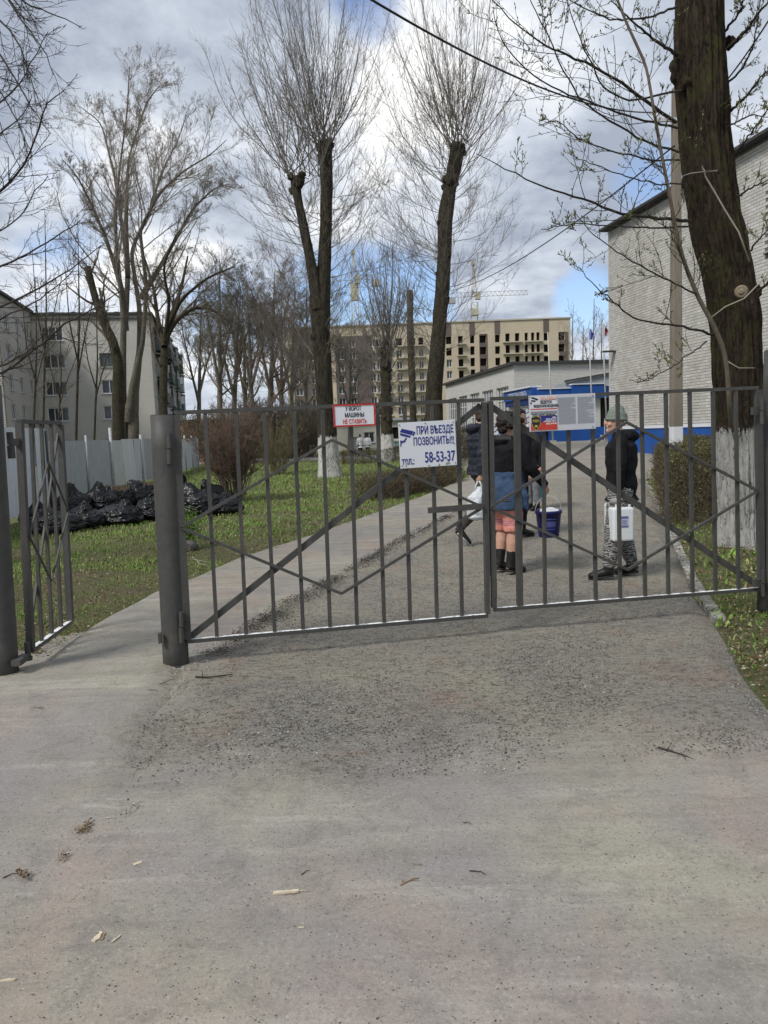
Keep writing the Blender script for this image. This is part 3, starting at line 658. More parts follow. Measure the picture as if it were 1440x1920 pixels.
# grey lean-to roof between entrance and hall
g0, g1 = P(1061, 717, 46.5), P(1149, 701, 46.5); mb = MB(); dn = Vector((0, .3, 0))
a, b = g0, g1; zb = P(1061, 724, 46.5).z-.2
mb.hexa([Vector((a.x, a.y, zb)), Vector((b.x, b.y, zb)), Vector((b.x, b.y+3, zb)), Vector((a.x, a.y+3, zb)), a, b, b+Vector((0, 3, 0)), a+Vector((0, 3, 0))]); mb.build('lean_to', 'grey_metal', ent)
mb = MB(); mb.beam(a+Z*.06-Vector((.1, .1, 0)), b+Z*.06-Vector((0, .1, 0)), .12, .12, Vector((0, 1, 0))); mb.build('lean_to_edge', 'roof_dark', ent)
# ------------------------------------------------------------------ big brick school building (right)
W_ = Vector((.17, -1, 0)).normalized(); nW = Vector((W_.y, -W_.x, 0)); 
if nW.x > 0: nW = -nW
bc_ = P(1145, 800, 32); bc_.z = 0
sb = empty('school_building', bc_, 'tall windowless pale brick school building with a blue base behind the big tree', 'building')
bz = P(1144, 432, 32).z; WL = 15.0
simple('mortar', (.14, .13, .115), .95, .15, 5)
t = MT('brick_cream', .9, .15); cr = t.ramp(t.isl(), [(0, (.42, .41, .38)), (.5, (.49, .48, .45)), (1, (.55, .54, .51))])
c = t.mix(t.ramp(t.noise((.9, .9, .25), 7, .75), [(.45, 0), (.70, .55)]), cr, (.29, .265, .22)); t.color(c); t.bump(t.noise(60, 4), .002)
win = [(9.85, 6.4, 1.6, 1.7)]
wall('wall', sb, bc_, W_, nW, WL, bz, win, 'mortar', .3)
window(sb, bc_, W_, nW, win[0], .25, 'white_paint', 'glass_dark', 2, 1, .07, True, 'roof_dark')
mb = MB(); mb.obox(bc_+Vector((14, 2, 0))*0, Vector((12, 1.9, 0)), Vector((0, .2, 0)), Z*bz); mb.build('wall', 'brick_cream', sb)
# bricks : 250x88 units with a 12 mm joint, every one real geometry
BW, BH, JT, PR = .25, .088, .012, .014
bmat_box = None; near = []; far_ = []
zb0 = 1.56; nrow = int((bz-zb0)/(BH+JT))
for r in range(nrow):
    z = zb0+r*(BH+JT); off = 0 if r % 2 else -(BW+JT)/2; n_ = int(WL/(BW+JT))+1
    for i in range(n_):
        x0 = max(0, off+i*(BW+JT)); x1 = min(WL, off+i*(BW+JT)+BW)
        if x1-x0 < .05: continue
        if any(h[0]-.02 < x1 and x0 < h[0]+h[2]+.02 and h[1]-.06 < z+BH and z < h[1]+h[3]+.02 for h in win): continue
        px, py = proj(bc_+W_*((x0+x1)/2)+Z*z); item = (x0, x1, z)
        if abs((x1-x0)-BW) < .001 and -5 < px < 1436 and py > 0: near.append((-(x0+x1), item))
        else: far_.append(item)
near.sort(key=lambda q: q[0]); far_ += [q[1] for q in near[300:]]; near = [q[1] for q in near[:300]]
def brick_box(mb, o, L_, j):
    a = PR+j; V = [o, o+W_*L_, o+W_*L_+Z*BH, o]
    p = lambda x, z, d: o+W_*x+Z*z+nW*d
    mb.quad(p(0, 0, a), p(0, BH, a), p(L_, BH, a), p(L_, 0, a)) ; mb.quad(p(0, BH, 0.001), p(L_, BH, 0.001), p(L_, BH, a), p(0, BH, a)); mb.quad(p(0, 0, .001), p(0, 0, a), p(L_, 0, a), p(L_, 0, .001))
    mb.quad(p(0, 0, .001), p(0, BH, .001), p(0, BH, a), p(0, 0, a)); mb.quad(p(L_, 0, .001), p(L_, 0, a), p(L_, BH, a), p(L_, BH, .001))
mb = MB()
for x0, x1, z in far_: brick_box(mb, bc_+W_*x0+Z*z, x1-x0, random.uniform(-.003, .004))
tag(mb.build('brickwork', 'brick_cream', sb), kind='stuff')
tm = []
for k in range(6):
    m_ = MB(); brick_box(m_, Vector((0, 0, 0)), BW, random.uniform(-.003, .004)); me = m_.mesh('brick', []); tm.append(me)
bmats = []
for k, cc in enumerate(((.43, .42, .39), (.47, .46, .43), (.50, .49, .46), (.53, .52, .49), (.45, .43, .40), (.49, .48, .45))):
    m = simple('brick_tone', cc, .9, .08, 9); tm[k].materials.append(m)
for x0, x1, z in near:
    o = link('brick', random.choice(tm), sb); o.location = W_*x0+Z*z
mb = MB(); mb.obox(bc_+nW*.003+Z*.1-W_*.02, W_*(WL+.02), nW*.12, Z*1.32); mb.build('blue_base', 'blue_paint', sb)
mb = MB(); mb.obox(bc_+nW*.003+Z*1.422-W_*.02, W_*(WL+.02), nW*.16, Z*.12); mb.build('white_ledge', 'white_trim', sb)
mb = MB(); mb.obox(bc_+nW*.35-W_*.3+Z*(bz+.002), W_*(WL+.6), -nW*14, Z*.09); mb.build('roof', 'roof_dark', sb)
mb = MB(); mb.obox(bc_+nW*.02+W_*.3+Z*(P(1150, 662, 32).z), W_*.25, nW*.5, Z*.06); mb.build('lamp_bracket', 'roof_dark', sb)
mb = MB(); mb.obox(bc_+nW*.02+Z*7.2-W_*.1, -W_*.9, nW*.05, Z*.06); mb.build('wall_bracket', 'roof_dark', sb)
# far single-storey pavilion behind the lawn
pv0 = P(600, 838, 78); pv0.z = -.2; pv = empty('pavilion', pv0, 'low cream pavilion with a grey door behind the white-coated pair', 'building')
simple('cream_panel', (.56, .54, .46), .8, .06, 1); simple('shutter_grey', (.27, .27, .27), .7, .1); simple('turquoise_fence', (.03, .20, .26), .6, .1)
ph = 3.2
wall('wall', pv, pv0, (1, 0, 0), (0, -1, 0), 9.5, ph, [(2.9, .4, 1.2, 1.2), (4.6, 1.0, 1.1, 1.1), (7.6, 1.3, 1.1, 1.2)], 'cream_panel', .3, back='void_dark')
window(pv, pv0, (1, 0, 0), (0, -1, 0), (4.6, 1.0, 1.1, 1.1), .2, 'white_paint', 'glass_dark', 2, 1, .08)
mb = MB(); mb.obox(pv0+Vector((-.3, -.4, ph)), (10.2, 0, 0), (0, 6, 0), Z*.25); mb.build('roof', 'grey_metal', pv)
mb = MB(); mb.obox(pv0+Vector((2.9, .1, .4)), (1.2, 0, 0), (0, .05, 0), Z*1.2); mb.build('shutter', 'shutter_grey', pv)
f0 = P(733, 836, 70); f0.z = 0; tf = empty('turquoise_fence', f0, 'short turquoise picket fence beside the whitewashed slim pollard', 'fence')
for i in range(14):
    mb = MB(); mb.obox(f0+Vector((i*.13, 0, 0)), (.09, 0, 0), (0, .04, 0), Z*.95); mb.build('picket', 'turquoise_fence', tf)
mb = MB(); mb.obox(f0+Vector((0, .05, .3)), (1.8, 0, 0), (0, .04, 0), Z*.08); mb.obox(f0+Vector((0, .05, .75)), (1.8, 0, 0), (0, .04, 0), Z*.08); mb.build('rail', 'turquoise_fence', tf)
# white low band (distant kiosk) 
k0 = P(752, 840, 62); k0.z = .0
# ------------------------------------------------------------------ gate
pA = G(330, 1248); pB = G(1441, 1142); pA.z = 0; pB.z = 0
gu = (pB-pA).normalized(); gn = Vector((gu.y, -gu.x, 0))          # gn points to the camera
GO = pA+gn*.045
def GP(px, py, off=0.0):
    d = raydir(px, py); o = GO+gn*off; t = (o-CAM).dot(gn)/d.dot(gn); return CAM+d*t
def round_post(base, r, h, label, name='gate_post', lean=.03):
    e = empty(name, base, label, 'post')
    mb = MB(); n = 40; lv = Vector((lean, 0, 0)); pts = [base+Z*(-.1+(h+.1)*i/8)+lv*(i/8) for i in range(9)]; mb.tube(pts, r, n); o = mb.build('pipe', 'gate_paint', e, smooth=True)
    o.data.polygons[-1].use_smooth = False; o.data.polygons[-2].use_smooth = False
    mb = MB(); mb.tube([base+lv+Z*(h+.001), base+lv+Z*(h+.006)], r*.97, n); mb.build('cap', 'gate_paint', e)
    return e
hA = P(307, 779, pA.y).z; hB = P(1438, 658, pB.y).z
postA = round_post(pA, .088, hA, 'round dark grey steel post between the open wicket and the double gate')
postB = round_post(pB, .09, hB, 'tall round dark grey steel post at the right end of the double gate')
pC = G(9, 1268); pC.z = 0; hC = P(4, 723, pC.y).z
postC = round_post(pC, .088, hC, 'round dark grey steel post at the left edge carrying the wicket', lean=.055)
def leaf_parts(root, tl, bl_, tr, br_, nb, st, y='bar', skip=(), wide=None):
    """corner pixels -> members in the gate plane"""
    a, b, c, d = GP(*bl_), GP(*tl), GP(*br_), GP(*tr)
    def bm(name, p, q, w_, dd=.025, mat='gate_paint', off=0.0):
        mb = MB(); mb.beam(p+gn*off, q+gn*off, w_, dd, gn); return mb.build(name, mat, root)
    bm('top_rail', b, d, .026, .03); bm('bottom_rail', a, c, .028, .034, 'worn_highlight_paint')
    up1 = (b-a).normalized(); up2 = (d-c).normalized()
    bm('stile', a+up1*.016, b-up1*.016, st[0], .04, off=.001); bm('stile', c+up2*.016, d-up2*.016, st[1], .04, off=.001)
    for i in range(nb):
        t = (i+1)/(nb+1)
        if i in skip: continue
        p, q = a.lerp(c, t), b.lerp(d, t); p = p+gu*random.uniform(-.006, .006); q = q+gu*random.uniform(-.006, .006); u_ = (q-p).normalized()
        bm('bar', p+u_*.015, q-u_*.014, .026 if i != wide else .046, .022 if i != wide else .03)
    return bm
lgate = empty('gate_leaf', pA+gu*.12, 'wide left leaf of the dark grey barred gate carrying two signs', 'gate', 'leaves of the double gate')
bm = leaf_parts(lgate, (329, 774), (352, 1202), (907, 750), (914, 1154), 10, (.05, .034))
dm = [(339, 989), (622, 825), (906, 951), (640, 1113)]
for i in range(4):
    bm('diamond_rod', GP(*dm[i], .026), GP(*dm[(i+1) % 4], .026), .02, .018)
bm('brace', GP(356, 1196, .0), GP(903, 760, .0), .044, .018, off=-.022)
bm('latch_bar', GP(803, 957, .03), GP(905, 949, .03), .042, .03)
rgate = empty('gate_leaf', pB-gu*.12, 'right leaf of the dark grey barred gate with the information board', 'gate', 'leaves of the double gate')
bm = leaf_parts(rgate, (919, 748), (926, 1143), (1421, 727), (1427, 1104), 10, (.034, .05), wide=0)
dm = [(920, 951), (1175, 792), (1421, 920), (1177, 1068)]
for i in range(4): bm('diamond_rod', GP(*dm[i], .026), GP(*dm[(i+1) % 4], .026), .02, .018)
bm('brace', GP(915, 757), GP(1422, 1097), .046, .018, off=-.022)
bm('latch_tab', GP(922, 820), GP(957, 820), .03, .02); bm('latch_tab', GP(924, 940), GP(958, 940), .008, .03)
bm('drop_bolt', GP(925, 968, .03), GP(929, 1122, .03), .022, .022)
# pale strip added to imitate light showing through the gap between the leaves
bm('gap_light_strip', GP(912, 752, -.02), GP(918, 1080, -.02), .006, .01, 'galvanised')
# hinges
def hinge(root, px, py0, py1, off=.07, w_=.03):
    ym = (py0+py1)/2
    for (a, b) in ((py0, ym-1), (ym+1, py1)):
        mb = MB(); mb.tube([GP(px, a, off), GP(px+1, b, off)], w_/2, 14); h = mb.build('hinge', 'gate_paint', root, smooth=False)
    p = GP(px, ym, off); mb = MB(); mb.obox(p-gu*.06-Z*.03-gn*.05, gu*.10, gn*.03, Z*.06); mb.build('hinge_plate', 'gate_paint', root)
hinge(postA, 317, 813, 870, .05, .035); hinge(postA, 340, 1147, 1205, .05, .035); hinge(postB, 1428, 745, 795, .08, .03); hinge(postB, 1430, 1070, 1118, .08, .03)
mb = MB(); p = GP(301, 1196, .02); mb.obox(p-gu*.012-Z*.03, gu*.02, gn*.04, Z*.07); mb.build('lug', 'gate_paint', postA)
# wicket standing open
w0 = G(60, 1252); w1 = G(138, 1192); w0.z = w1.z = 0; wu = (w1-w0).normalized(); wnn = Vector((wu.y, -wu.x, 0))
def WP(px, py, off=0.0):
    d = raydir(px, py); o = w0+wnn*off; t = (o-CAM).dot(wnn)/d.dot(wnn); return CAM+d*t
wick = empty('wicket_gate', w0, 'narrow barred wicket gate standing open beside the left post', 'gate')
a, b, c, d = WP(58, 1220), WP(36, 790), WP(132, 1166), WP(112, 793)
def wb(name, p, q, w_, dd=.025, mat='gate_paint', off=0):
    mb = MB(); mb.beam(p+wnn*off, q+wnn*off, w_, dd, wnn); return mb.build(name, mat, wick)
ww = (c-a).length
wb('top_rail', b, d, .028, .034); wb('bottom_rail', a, c, .03, .038, 'worn_highlight_paint'); wb('stile', a+Z*.016, b-Z*.016, .05, .045, off=.001); wb('stile', c+Z*.016, d-Z*.016, .05, .045, off=.001)
for i in range(3): wb('bar', a.lerp(c, (i+1)/4)+Z*.016, b.lerp(d, (i+1)/4)-Z*.016, .026, .022)
ml, mr = a.lerp(b, .50), c.lerp(d, .56); mt_, mb__ = b.lerp(d, .5)-Z*.30, a.lerp(c, .5)+Z*.42
for off in (.03,):
    for p, q in ((ml, mt_), (mt_, mr), (mr, mb__), (mb__, ml)): wb('diamond_rod', p, q, .012, .012, off=off)
wb('brace', a+Z*.05, d-Z*.05, .018, .014, off=-.014)
mb = MB(); p = WP(20, 835); mb.tube([p-Z*.09, p+Z*.0], .025, 12); mb.tube([p+Z*.004, p+Z*.09], .022, 12); mb.build('hinge', 'gate_paint', postC)
mb = MB(); q = WP(33, 828); mb.obox(q-Z*.03-wnn*.02-wu*.1, wu*.14, wnn*.03, Z*.05); mb.build('hinge_plate', 'gate_paint', postC)
mb = MB(); p = WP(52, 1222); mb.tube([p-Z*.03, p+Z*.07], .02, 12); mb.tube([p-wu*.0-Z*.06, p-Z*.035], .028, 12); mb.build('hinge', 'gate_paint', wick)
mb = MB(); p = WP(34, 1232); mb.obox(p-Z*.05-wu*.05-wnn*.03, wu*.16, wnn*.06, Z*.04); mb.build('hinge_plate', 'gate_paint', postC)
# ------------------------------------------------------------------ signs
simple('sign_white', (.60, .62, .66), .35, .03, 3); simple('sign_red', (.42, .025, .02), .4, .06); simple('ink_black', (.02, .018, .02), .5, .05); simple('ink_blue', (.02, .03, .19), .5, .05)
simple('ink_red', (.5, .04, .02), .5, .05); simple('sign_board', (.50, .51, .55), .4, .03); simple('ink_grey', (.22, .23, .25), .6, .2, 60); simple('screw', (.05, .05, .05), .4); simple('notice_blue', (.03, .03, .22), .4, .1)
simple('notice_red', (.50, .05, .03), .4, .15); simple('gold', (.5, .38, .10), .5, .1); simple('ink_pale', (.72, .72, .70), .5, .03)
simple('sign_stain', (.25, .24, .22), .8, .3, 50)
def sign(TL, TR, BL, off, label, mat, name='sign'):
    a, b, c = GP(*TL, off), GP(*TR, off), GP(*BL, off); u = (b-a); v = (a-c); W = u.length; Hh = v.length; u.normalize(); v.normalize(); v = (v-u*v.dot(u)).normalized()
    r = empty(name, c, label, 'sign'); mb = MB(); mb.obox(c-gn*.003, u*W, v*Hh, gn*.003); mb.build('panel', mat, r, bevel=.0012)
    f = lambda x, y, d=.0012: c+u*(x*W)+v*(y*Hh)+gn*d
    return r, f, u, v, W, Hh
OFF = .045
r, f, u, v, W, Hh = sign((623, 759), (702, 756), (626, 801), OFF, 'small white sign with red border and three text lines on the top rail', 'sign_white')
mb = MB(); t_ = .035
for x0, y0, x1, y1 in ((0, 0, 1, .07), (0, .93, 1, 1), (0, .07, t_, .93), (1-t_, .07, 1, .93)): mb.obox(f(x0, y0, .001), u*W*(x1-x0), v*Hh*(y1-y0), gn*.003)
mb.build('border', 'sign_red', r)
text('У ВОРОТ', Hh*.27, 'ink_black', r, f(.48, .79), u, v, gn, sx=.62, bold=.006); text('МАШИНЫ', Hh*.27, 'ink_black', r, f(.5, .5), u, v, gn, sx=.68, bold=.006)
text('НЕ СТАВИТЬ', Hh*.27, 'ink_red', r, f(.5, .21), u, v, gn, sx=.64, bold=.006)
def screws(pts, f, r):
    for x, y in pts:
        mb = MB(); mb.tube([f(x, y, .001), f(x, y, .005)], .004, 8); mb.build('screw', 'screw', r)
r, f, u, v, W, Hh = sign((746, 793), (853, 787), (751, 879), OFF, 'large white sign with blue camera symbol and phone number', 'sign_white')
text('ПРИ ВЪЕЗДЕ', Hh*.235, 'ink_blue', r, f(.965, .80), u, v, gn, 'RIGHT', .56, .006); text('ПОЗВОНИТЬ!!!', Hh*.235, 'ink_blue', r, f(.965, .56), u, v, gn, 'RIGHT', .56, .006)
text('тел.:', Hh*.23, 'ink_blue', r, f(.03, .15), u, v, gn, 'LEFT', .60, .006); text('58-53-37', Hh*.32, 'ink_blue', r, f(.97, .20), u, v, gn, 'RIGHT', .60, .011)
mb = MB(); q = lambda x, y: f(x, y, .0022)
for pl in (((.02, .80), (.06, .87), (.26, .80), (.22, .72)), ((.02, .78), (.21, .70), (.19, .665), (.03, .725)), ((.23, .72), (.27, .80), (.29, .77), (.25, .69)), ((.12, .67), (.14, .665), (.10, .58), (.07, .59)), ((.02, .62), (.04, .62), (.04, .52), (.02, .50)), ((.04, .60), (.11, .62), (.11, .58), (.04, .555))): mb.poly([q(*p) for p in reversed(pl)])
mb.build('camera_symbol', 'ink_blue', r)
mb = MB()
for pl in (((.795, .02), (.80, .07), (.86, .09), (.88, .04)), ((.66, .0), (.67, .05), (.69, .06), (.70, .0)), ((.09, .03), (.10, .11), (.11, .11), (.105, .02))): mb.poly([f(x, y, .002) for x, y in reversed(pl)])
mb.build('stain', 'sign_stain', r)
screws([(.02, .95), (.47, .96), (.96, .95), (.96, .48), (.97, .05), (.5, .03), (.03, .06), (.02, .5)], f, r)
r, f, u, v, W, Hh = sign((992, 742), (1117, 737), (993, 810), OFF, 'wide board with video surveillance notice and two columns of small print', 'sign_board', 'information_board')
mb = MB(); mb.obox(f(.015, .03, .001), u*W*.40, v*Hh*.94, gn*.002); mb.build('notice_sheet', 'sign_white', r)
def rect(name, x0, y0, x1, y1, mat, d=.0035):
    mb = MB(); mb.poly([f(x0, y0, d), f(x1, y0, d), f(x1, y1, d), f(x0, y1, d)]); return mb.build(name, mat, r)
rect('red_band', .16, .855, .412, .955, 'notice_red'); rect('red_line', .02, .60, .412, .63, 'notice_red'); rect('grey_band', .02, .47, .412, .56, 'ink_grey'); rect('blue_band', .14, .25, .412, .43, 'notice_blue'); rect('red_field', .02, .035, .412, .25, 'notice_red')
text('ВНИМАНИЕ', Hh*.125, 'ink_pale', r, f(.29, .905, .0045), u, v, gn, sx=.72, bold=.003); text('ВЕДЕТСЯ', Hh*.10, 'ink_black', r, f(.25, .80, .0045), u, v, gn, sx=.72, bold=.003); text('ВИДЕОНАБЛЮДЕНИЕ', Hh*.10, 'ink_black', r, f(.25, .70, .0045), u, v, gn, sx=.68, bold=.003)
text('ООО «ЧОО «Рубеж»', Hh*.10, 'ink_black', r, f(.215, .445, .0045), u, v, gn, sx=.72, bold=.002)
for s_, y in (('офис:', .375), ('(8422) 58-73-74', .325), ('дежурная часть:', .275), ('(8422) 39-41-84', .205)): text(s_, Hh*.066, 'ink_pale', r, f(.40, y, .0045), u, v, gn, 'RIGHT', .72, .001)
def shield(sc_, d, mat, nm):
    pts = [(-.5, .45), (0, .55), (.5, .45), (.48, 0), (.3, -.35), (0, -.6), (-.3, -.35), (-.48, 0)]; mb = MB(); mb.poly([f(.095+x*.145*sc_, .24+y*.36*sc_, d) for x, y in reversed(pts)]); mb.build(nm, mat, r)
shield(1, .0045, 'gold', 'shield'); shield(.9, .0052, 'ink_black', 'shield_field'); text('РУБЕЖ', Hh*.09, 'gold', r, f(.095, .29, .006), u, v, gn, sx=.62, bold=.001)
rect('shield_emblem', .075, .12, .115, .18, 'gold', .006)
mb = MB()
for pl in (((.03, .93), (.05, .96), (.14, .90), (.12, .86)), ((.03, .88), (.10, .86), (.09, .82), (.035, .84)), ((.02, .82), (.04, .82), (.04, .76), (.02, .76))): mb.poly([f(x, y, .0045) for x, y in reversed(pl)])
mb.build('camera_symbol', 'ink_black', r)
# columns of small print : tiny strokes too small to read
mb = MB(); rr_ = random.Random(3)
for x0, x1 in ((.435, .695), (.725, .975)):
    y = .90
    while y > .17:
        x = x0; end = x1 if rr_.random() > .22 else x0+(x1-x0)*rr_.uniform(.5, .95)
        while x < end:
            w_ = rr_.uniform(.008, .03); 
            mb.poly([f(x, y, .0015), f(min(x+w_, x1), y, .0015), f(min(x+w_, x1), y+.012, .0015), f(x, y+.012, .0015)]); x += w_+.004
        y -= .0235
mb.build('small_print', 'ink_grey', r); screws([(.96, .93), (.02, .96), (.95, .06)], f, r)
# ------------------------------------------------------------------ sheet metal fence
F0 = Vector((-7.6, 13.2, 0)); F1 = G(340, 886); F1.z = 0; fd = (F1-F0).normalized(); fnn = Vector((fd.y, -fd.x, 0))
if fnn.x < 0: fnn = -fnn
FL = (F1-F0).length
def fpx(px):
    d = raydir(px, 850); k = d.x/d.y; return (k*F0.y-F0.x)/(fd.x-k*fd.y)
fence = empty('sheet_metal_fence', F0, 'long grey sheet metal fence running away behind the rubbish bags', 'fence')
seams = [-6, -4.6, -3.2, -1.8, -.4]+[fpx(x) for x in (22, 42, 65, 83, 120, 157, 204, 228, 250, 268, 300, 318, 340, 352, 360, 367, 372)]
for i in range(len(seams)-1):
    s0, s1 = seams[i], seams[i+1]; near_ = s1 <= fpx(84)
    top = 2.0 if near_ else 1.72+random.uniform(-.03, .03); wv = random.uniform(0, .05); lean = random.uniform(-.03, .03)
    mat = 'fence_sheet_light' if near_ or 227 < proj(F0+fd*s0+Z)[0] < 230 else random.choice(['fence_sheet', 'fence_sheet', 'fence_sheet_dark', 'fence_sheet'])
    mb = MB(); n_ = max(2, int((s1-s0)/.06)) if near_ else max(2, int((s1-s0)/.18)); last = None
    for j in range(n_+1):
        s_ = s0+(s1-s0)*j/n_; rib = (.022 if (j//2) % 2 else 0) if near_ else (.014 if j % 4 == 1 else 0)
        tilt = .35 if mat == 'fence_sheet_light' and not near_ else 0
        pb = F0+fd*(s_+tilt*.5)+fnn*(rib+wv)+Z*.10; pt = F0+fd*(s_-tilt*.3)+fnn*(rib+wv+lean)+Z*top
        if last: mb.quad(last[0], pb, pt, last[1]); mb.quad(last[0]-fnn*.004, last[1]-fnn*.004, pt-fnn*.004, pb-fnn*.004)
        last = (pb, pt)
    mb.build('sheet', mat, fence)
for px, hh_, m_ in ((83, 1.95, 'gate_paint'), (158, 1.85, 'fence_sheet_dark'), (205, 2.1, 'galvanised'), (262, 1.9, 'galvanised'), (318, 1.85, 'galvanised'), (345, 1.9, 'galvanised'), (358, 1.9, 'galvanised'), (368, 1.85, 'galvanised')):
    b = F0+fd*fpx(px)+fnn*.07; mb = MB(); mb.tube([b-Z*.1, b+Z*hh_], .045 if px > 180 else .03, 10); mb.build('post', m_, fence, smooth=True)
# low rubble lip under the fence
# ------------------------------------------------------------------ utility pole, cables, flagpoles
up_ = G(1269, 930); ub = Vector((up_.x, up_.y, 0)); ub = P(1268, 800, 16.5); ub.z = H(ub.x, 16.5)-.1
pole = empty('utility_pole', ub, 'square concrete utility pole with whitewashed foot behind the hedge', 'pole')
t = MT('pole_concrete', .9, .15); zz_ = t.xyz()[2]; c = t.ramp(t.noise((3, 3, .8), 6, .7), [(.35, (.17, .145, .115)), (.7, (.24, .205, .165))])
t.color(t.mix(t.ma('LESS_THAN', zz_, 1.52), c, (.60, .61, .62))); t.bump(t.noise(40, 5, .8), .006)
mb = MB(); a, b = .125, .075; ht = 8.6; px_ = Vector((0, 0, 0))
mb.hexa([ub+Vector(v) for v in ((-a, -a, 0), (a, -a, 0), (a, a, 0), (-a, a, 0), (-b-.03, -b, ht), (b-.03, -b, ht), (b-.03, b, ht), (-b-.03, b, ht))])
s_ = mb.build('shaft', 'pole_concrete', pole, bevel=.02)
mb = MB(); mb.obox(ub+Z*7.9+Vector((-.5, -.1, 0)), (.95, 0, 0), (0, .06, 0), (0, 0, .07)); mb.build('crossarm', 'galvanised', pole)
for dx in (-.42, .0, .36):
    mb = MB(); mb.tube([ub+Z*7.97+Vector((dx, -.07, 0)), ub+Z*8.1+Vector((dx, -.07, 0))], [.035, .02], 8); mb.build('insulator', 'white_paint', pole)
simple('cable_black', (.012, .012, .013), .6, .1)
def cable(p, q, sag, r_, label):
    pts = []
    for i in range(25):
        t_ = i/24; v = p.lerp(q, t_)-Z*(sag*4*t_*(1-t_)); pts.append(v)
    mb = MB(); mb.tube(pts, r_, 6); o = mb.build('overhead_cable', 'cable_black', None, smooth=True); return tag(o, label, 'cable', 'overhead cables')
cable(ub+Z*8.1+Vector((-.42, -.07, 0)), P(600, -60, 7.0), .35, .012, 'thick black cable crossing the sky down to the pole top')
cable(ub+Z*7.4+Vector((-.1, -.1, 0)), P(845, 545, 44), .5, .016, 'thin wire sloping from the pole towards the school hall')
cable(ub+Z*8.0+Vector((.3, -.1, 0)), P(1500, -60, 11.0), .2, .014, 'black cable running from the pole to the upper right corner')
simple('flag_blue', (.12, .16, .42), .8, .15, 4)
def flagpole(px, top, Y, label, flag, foot=828):
    b = P(px, foot, Y); b.z = H(b.x, Y)-.05; zt = P(px, top, Y).z; r = empty('flagpole', b, label, 'flagpole')
    mb = MB(); tx = -(.012*(zt-b.z)) ; mb.tube([b, b+Z*(zt-b.z)+Vector((tx*3, 0, 0))], [.05, .025], 10); mb.build('pole', 'galvanised', r, smooth=True)
    mb = MB(); mb.box((b.x-.15, b.y-.15, b.z-.02), (b.x+.15, b.y+.15, b.z+.2)); mb.build('foot', 'concrete', r)
    if flag:
        n, m = 14, 10; V = []; F = []
        for i in range(n+1):
            for j in range(m+1):
                x = j/m; z = i/n; V.append((b.x+tx*2.8+.03+x*.24*(1-.3*z)+.03*math.sin(z*7+x*5), b.y+.08*math.sin(x*9+z*3), zt-.08-z*.62-x*.25*(1-z)))
        for i in range(n):
            for j in range(m): F.append((i*(m+1)+j, (i+1)*(m+1)+j, (i+1)*(m+1)+j+1, i*(m+1)+j+1))
        mb = MB(); mb.v = V; mb.f = F; mb.mi = [0]*len(F) if flag == 'blue' else [min(2, int(3*((k % m)/m))) for k in range(len(F))]
        fo = mb.build('flag', ['flag_blue'] if flag == 'blue' else ['flag_white', 'flag_blue2', 'flag_red'], r, smooth=True)
simple('flag_white', (.45, .40, .42), .8, .1); simple('flag_blue2', (.05, .06, .25), .8, .1); simple('flag_red', (.38, .04, .05), .8, .1)
flagpole(1113, 612, 41, 'flagpole with a limp pale blue flag', 'blue'); flagpole(1139, 604, 40, 'flagpole with a dark red and blue flag near the brick corner', 'tri'); flagpole(1037, 622, 42, 'thin bare pole without a flag before the blue entrance', None)
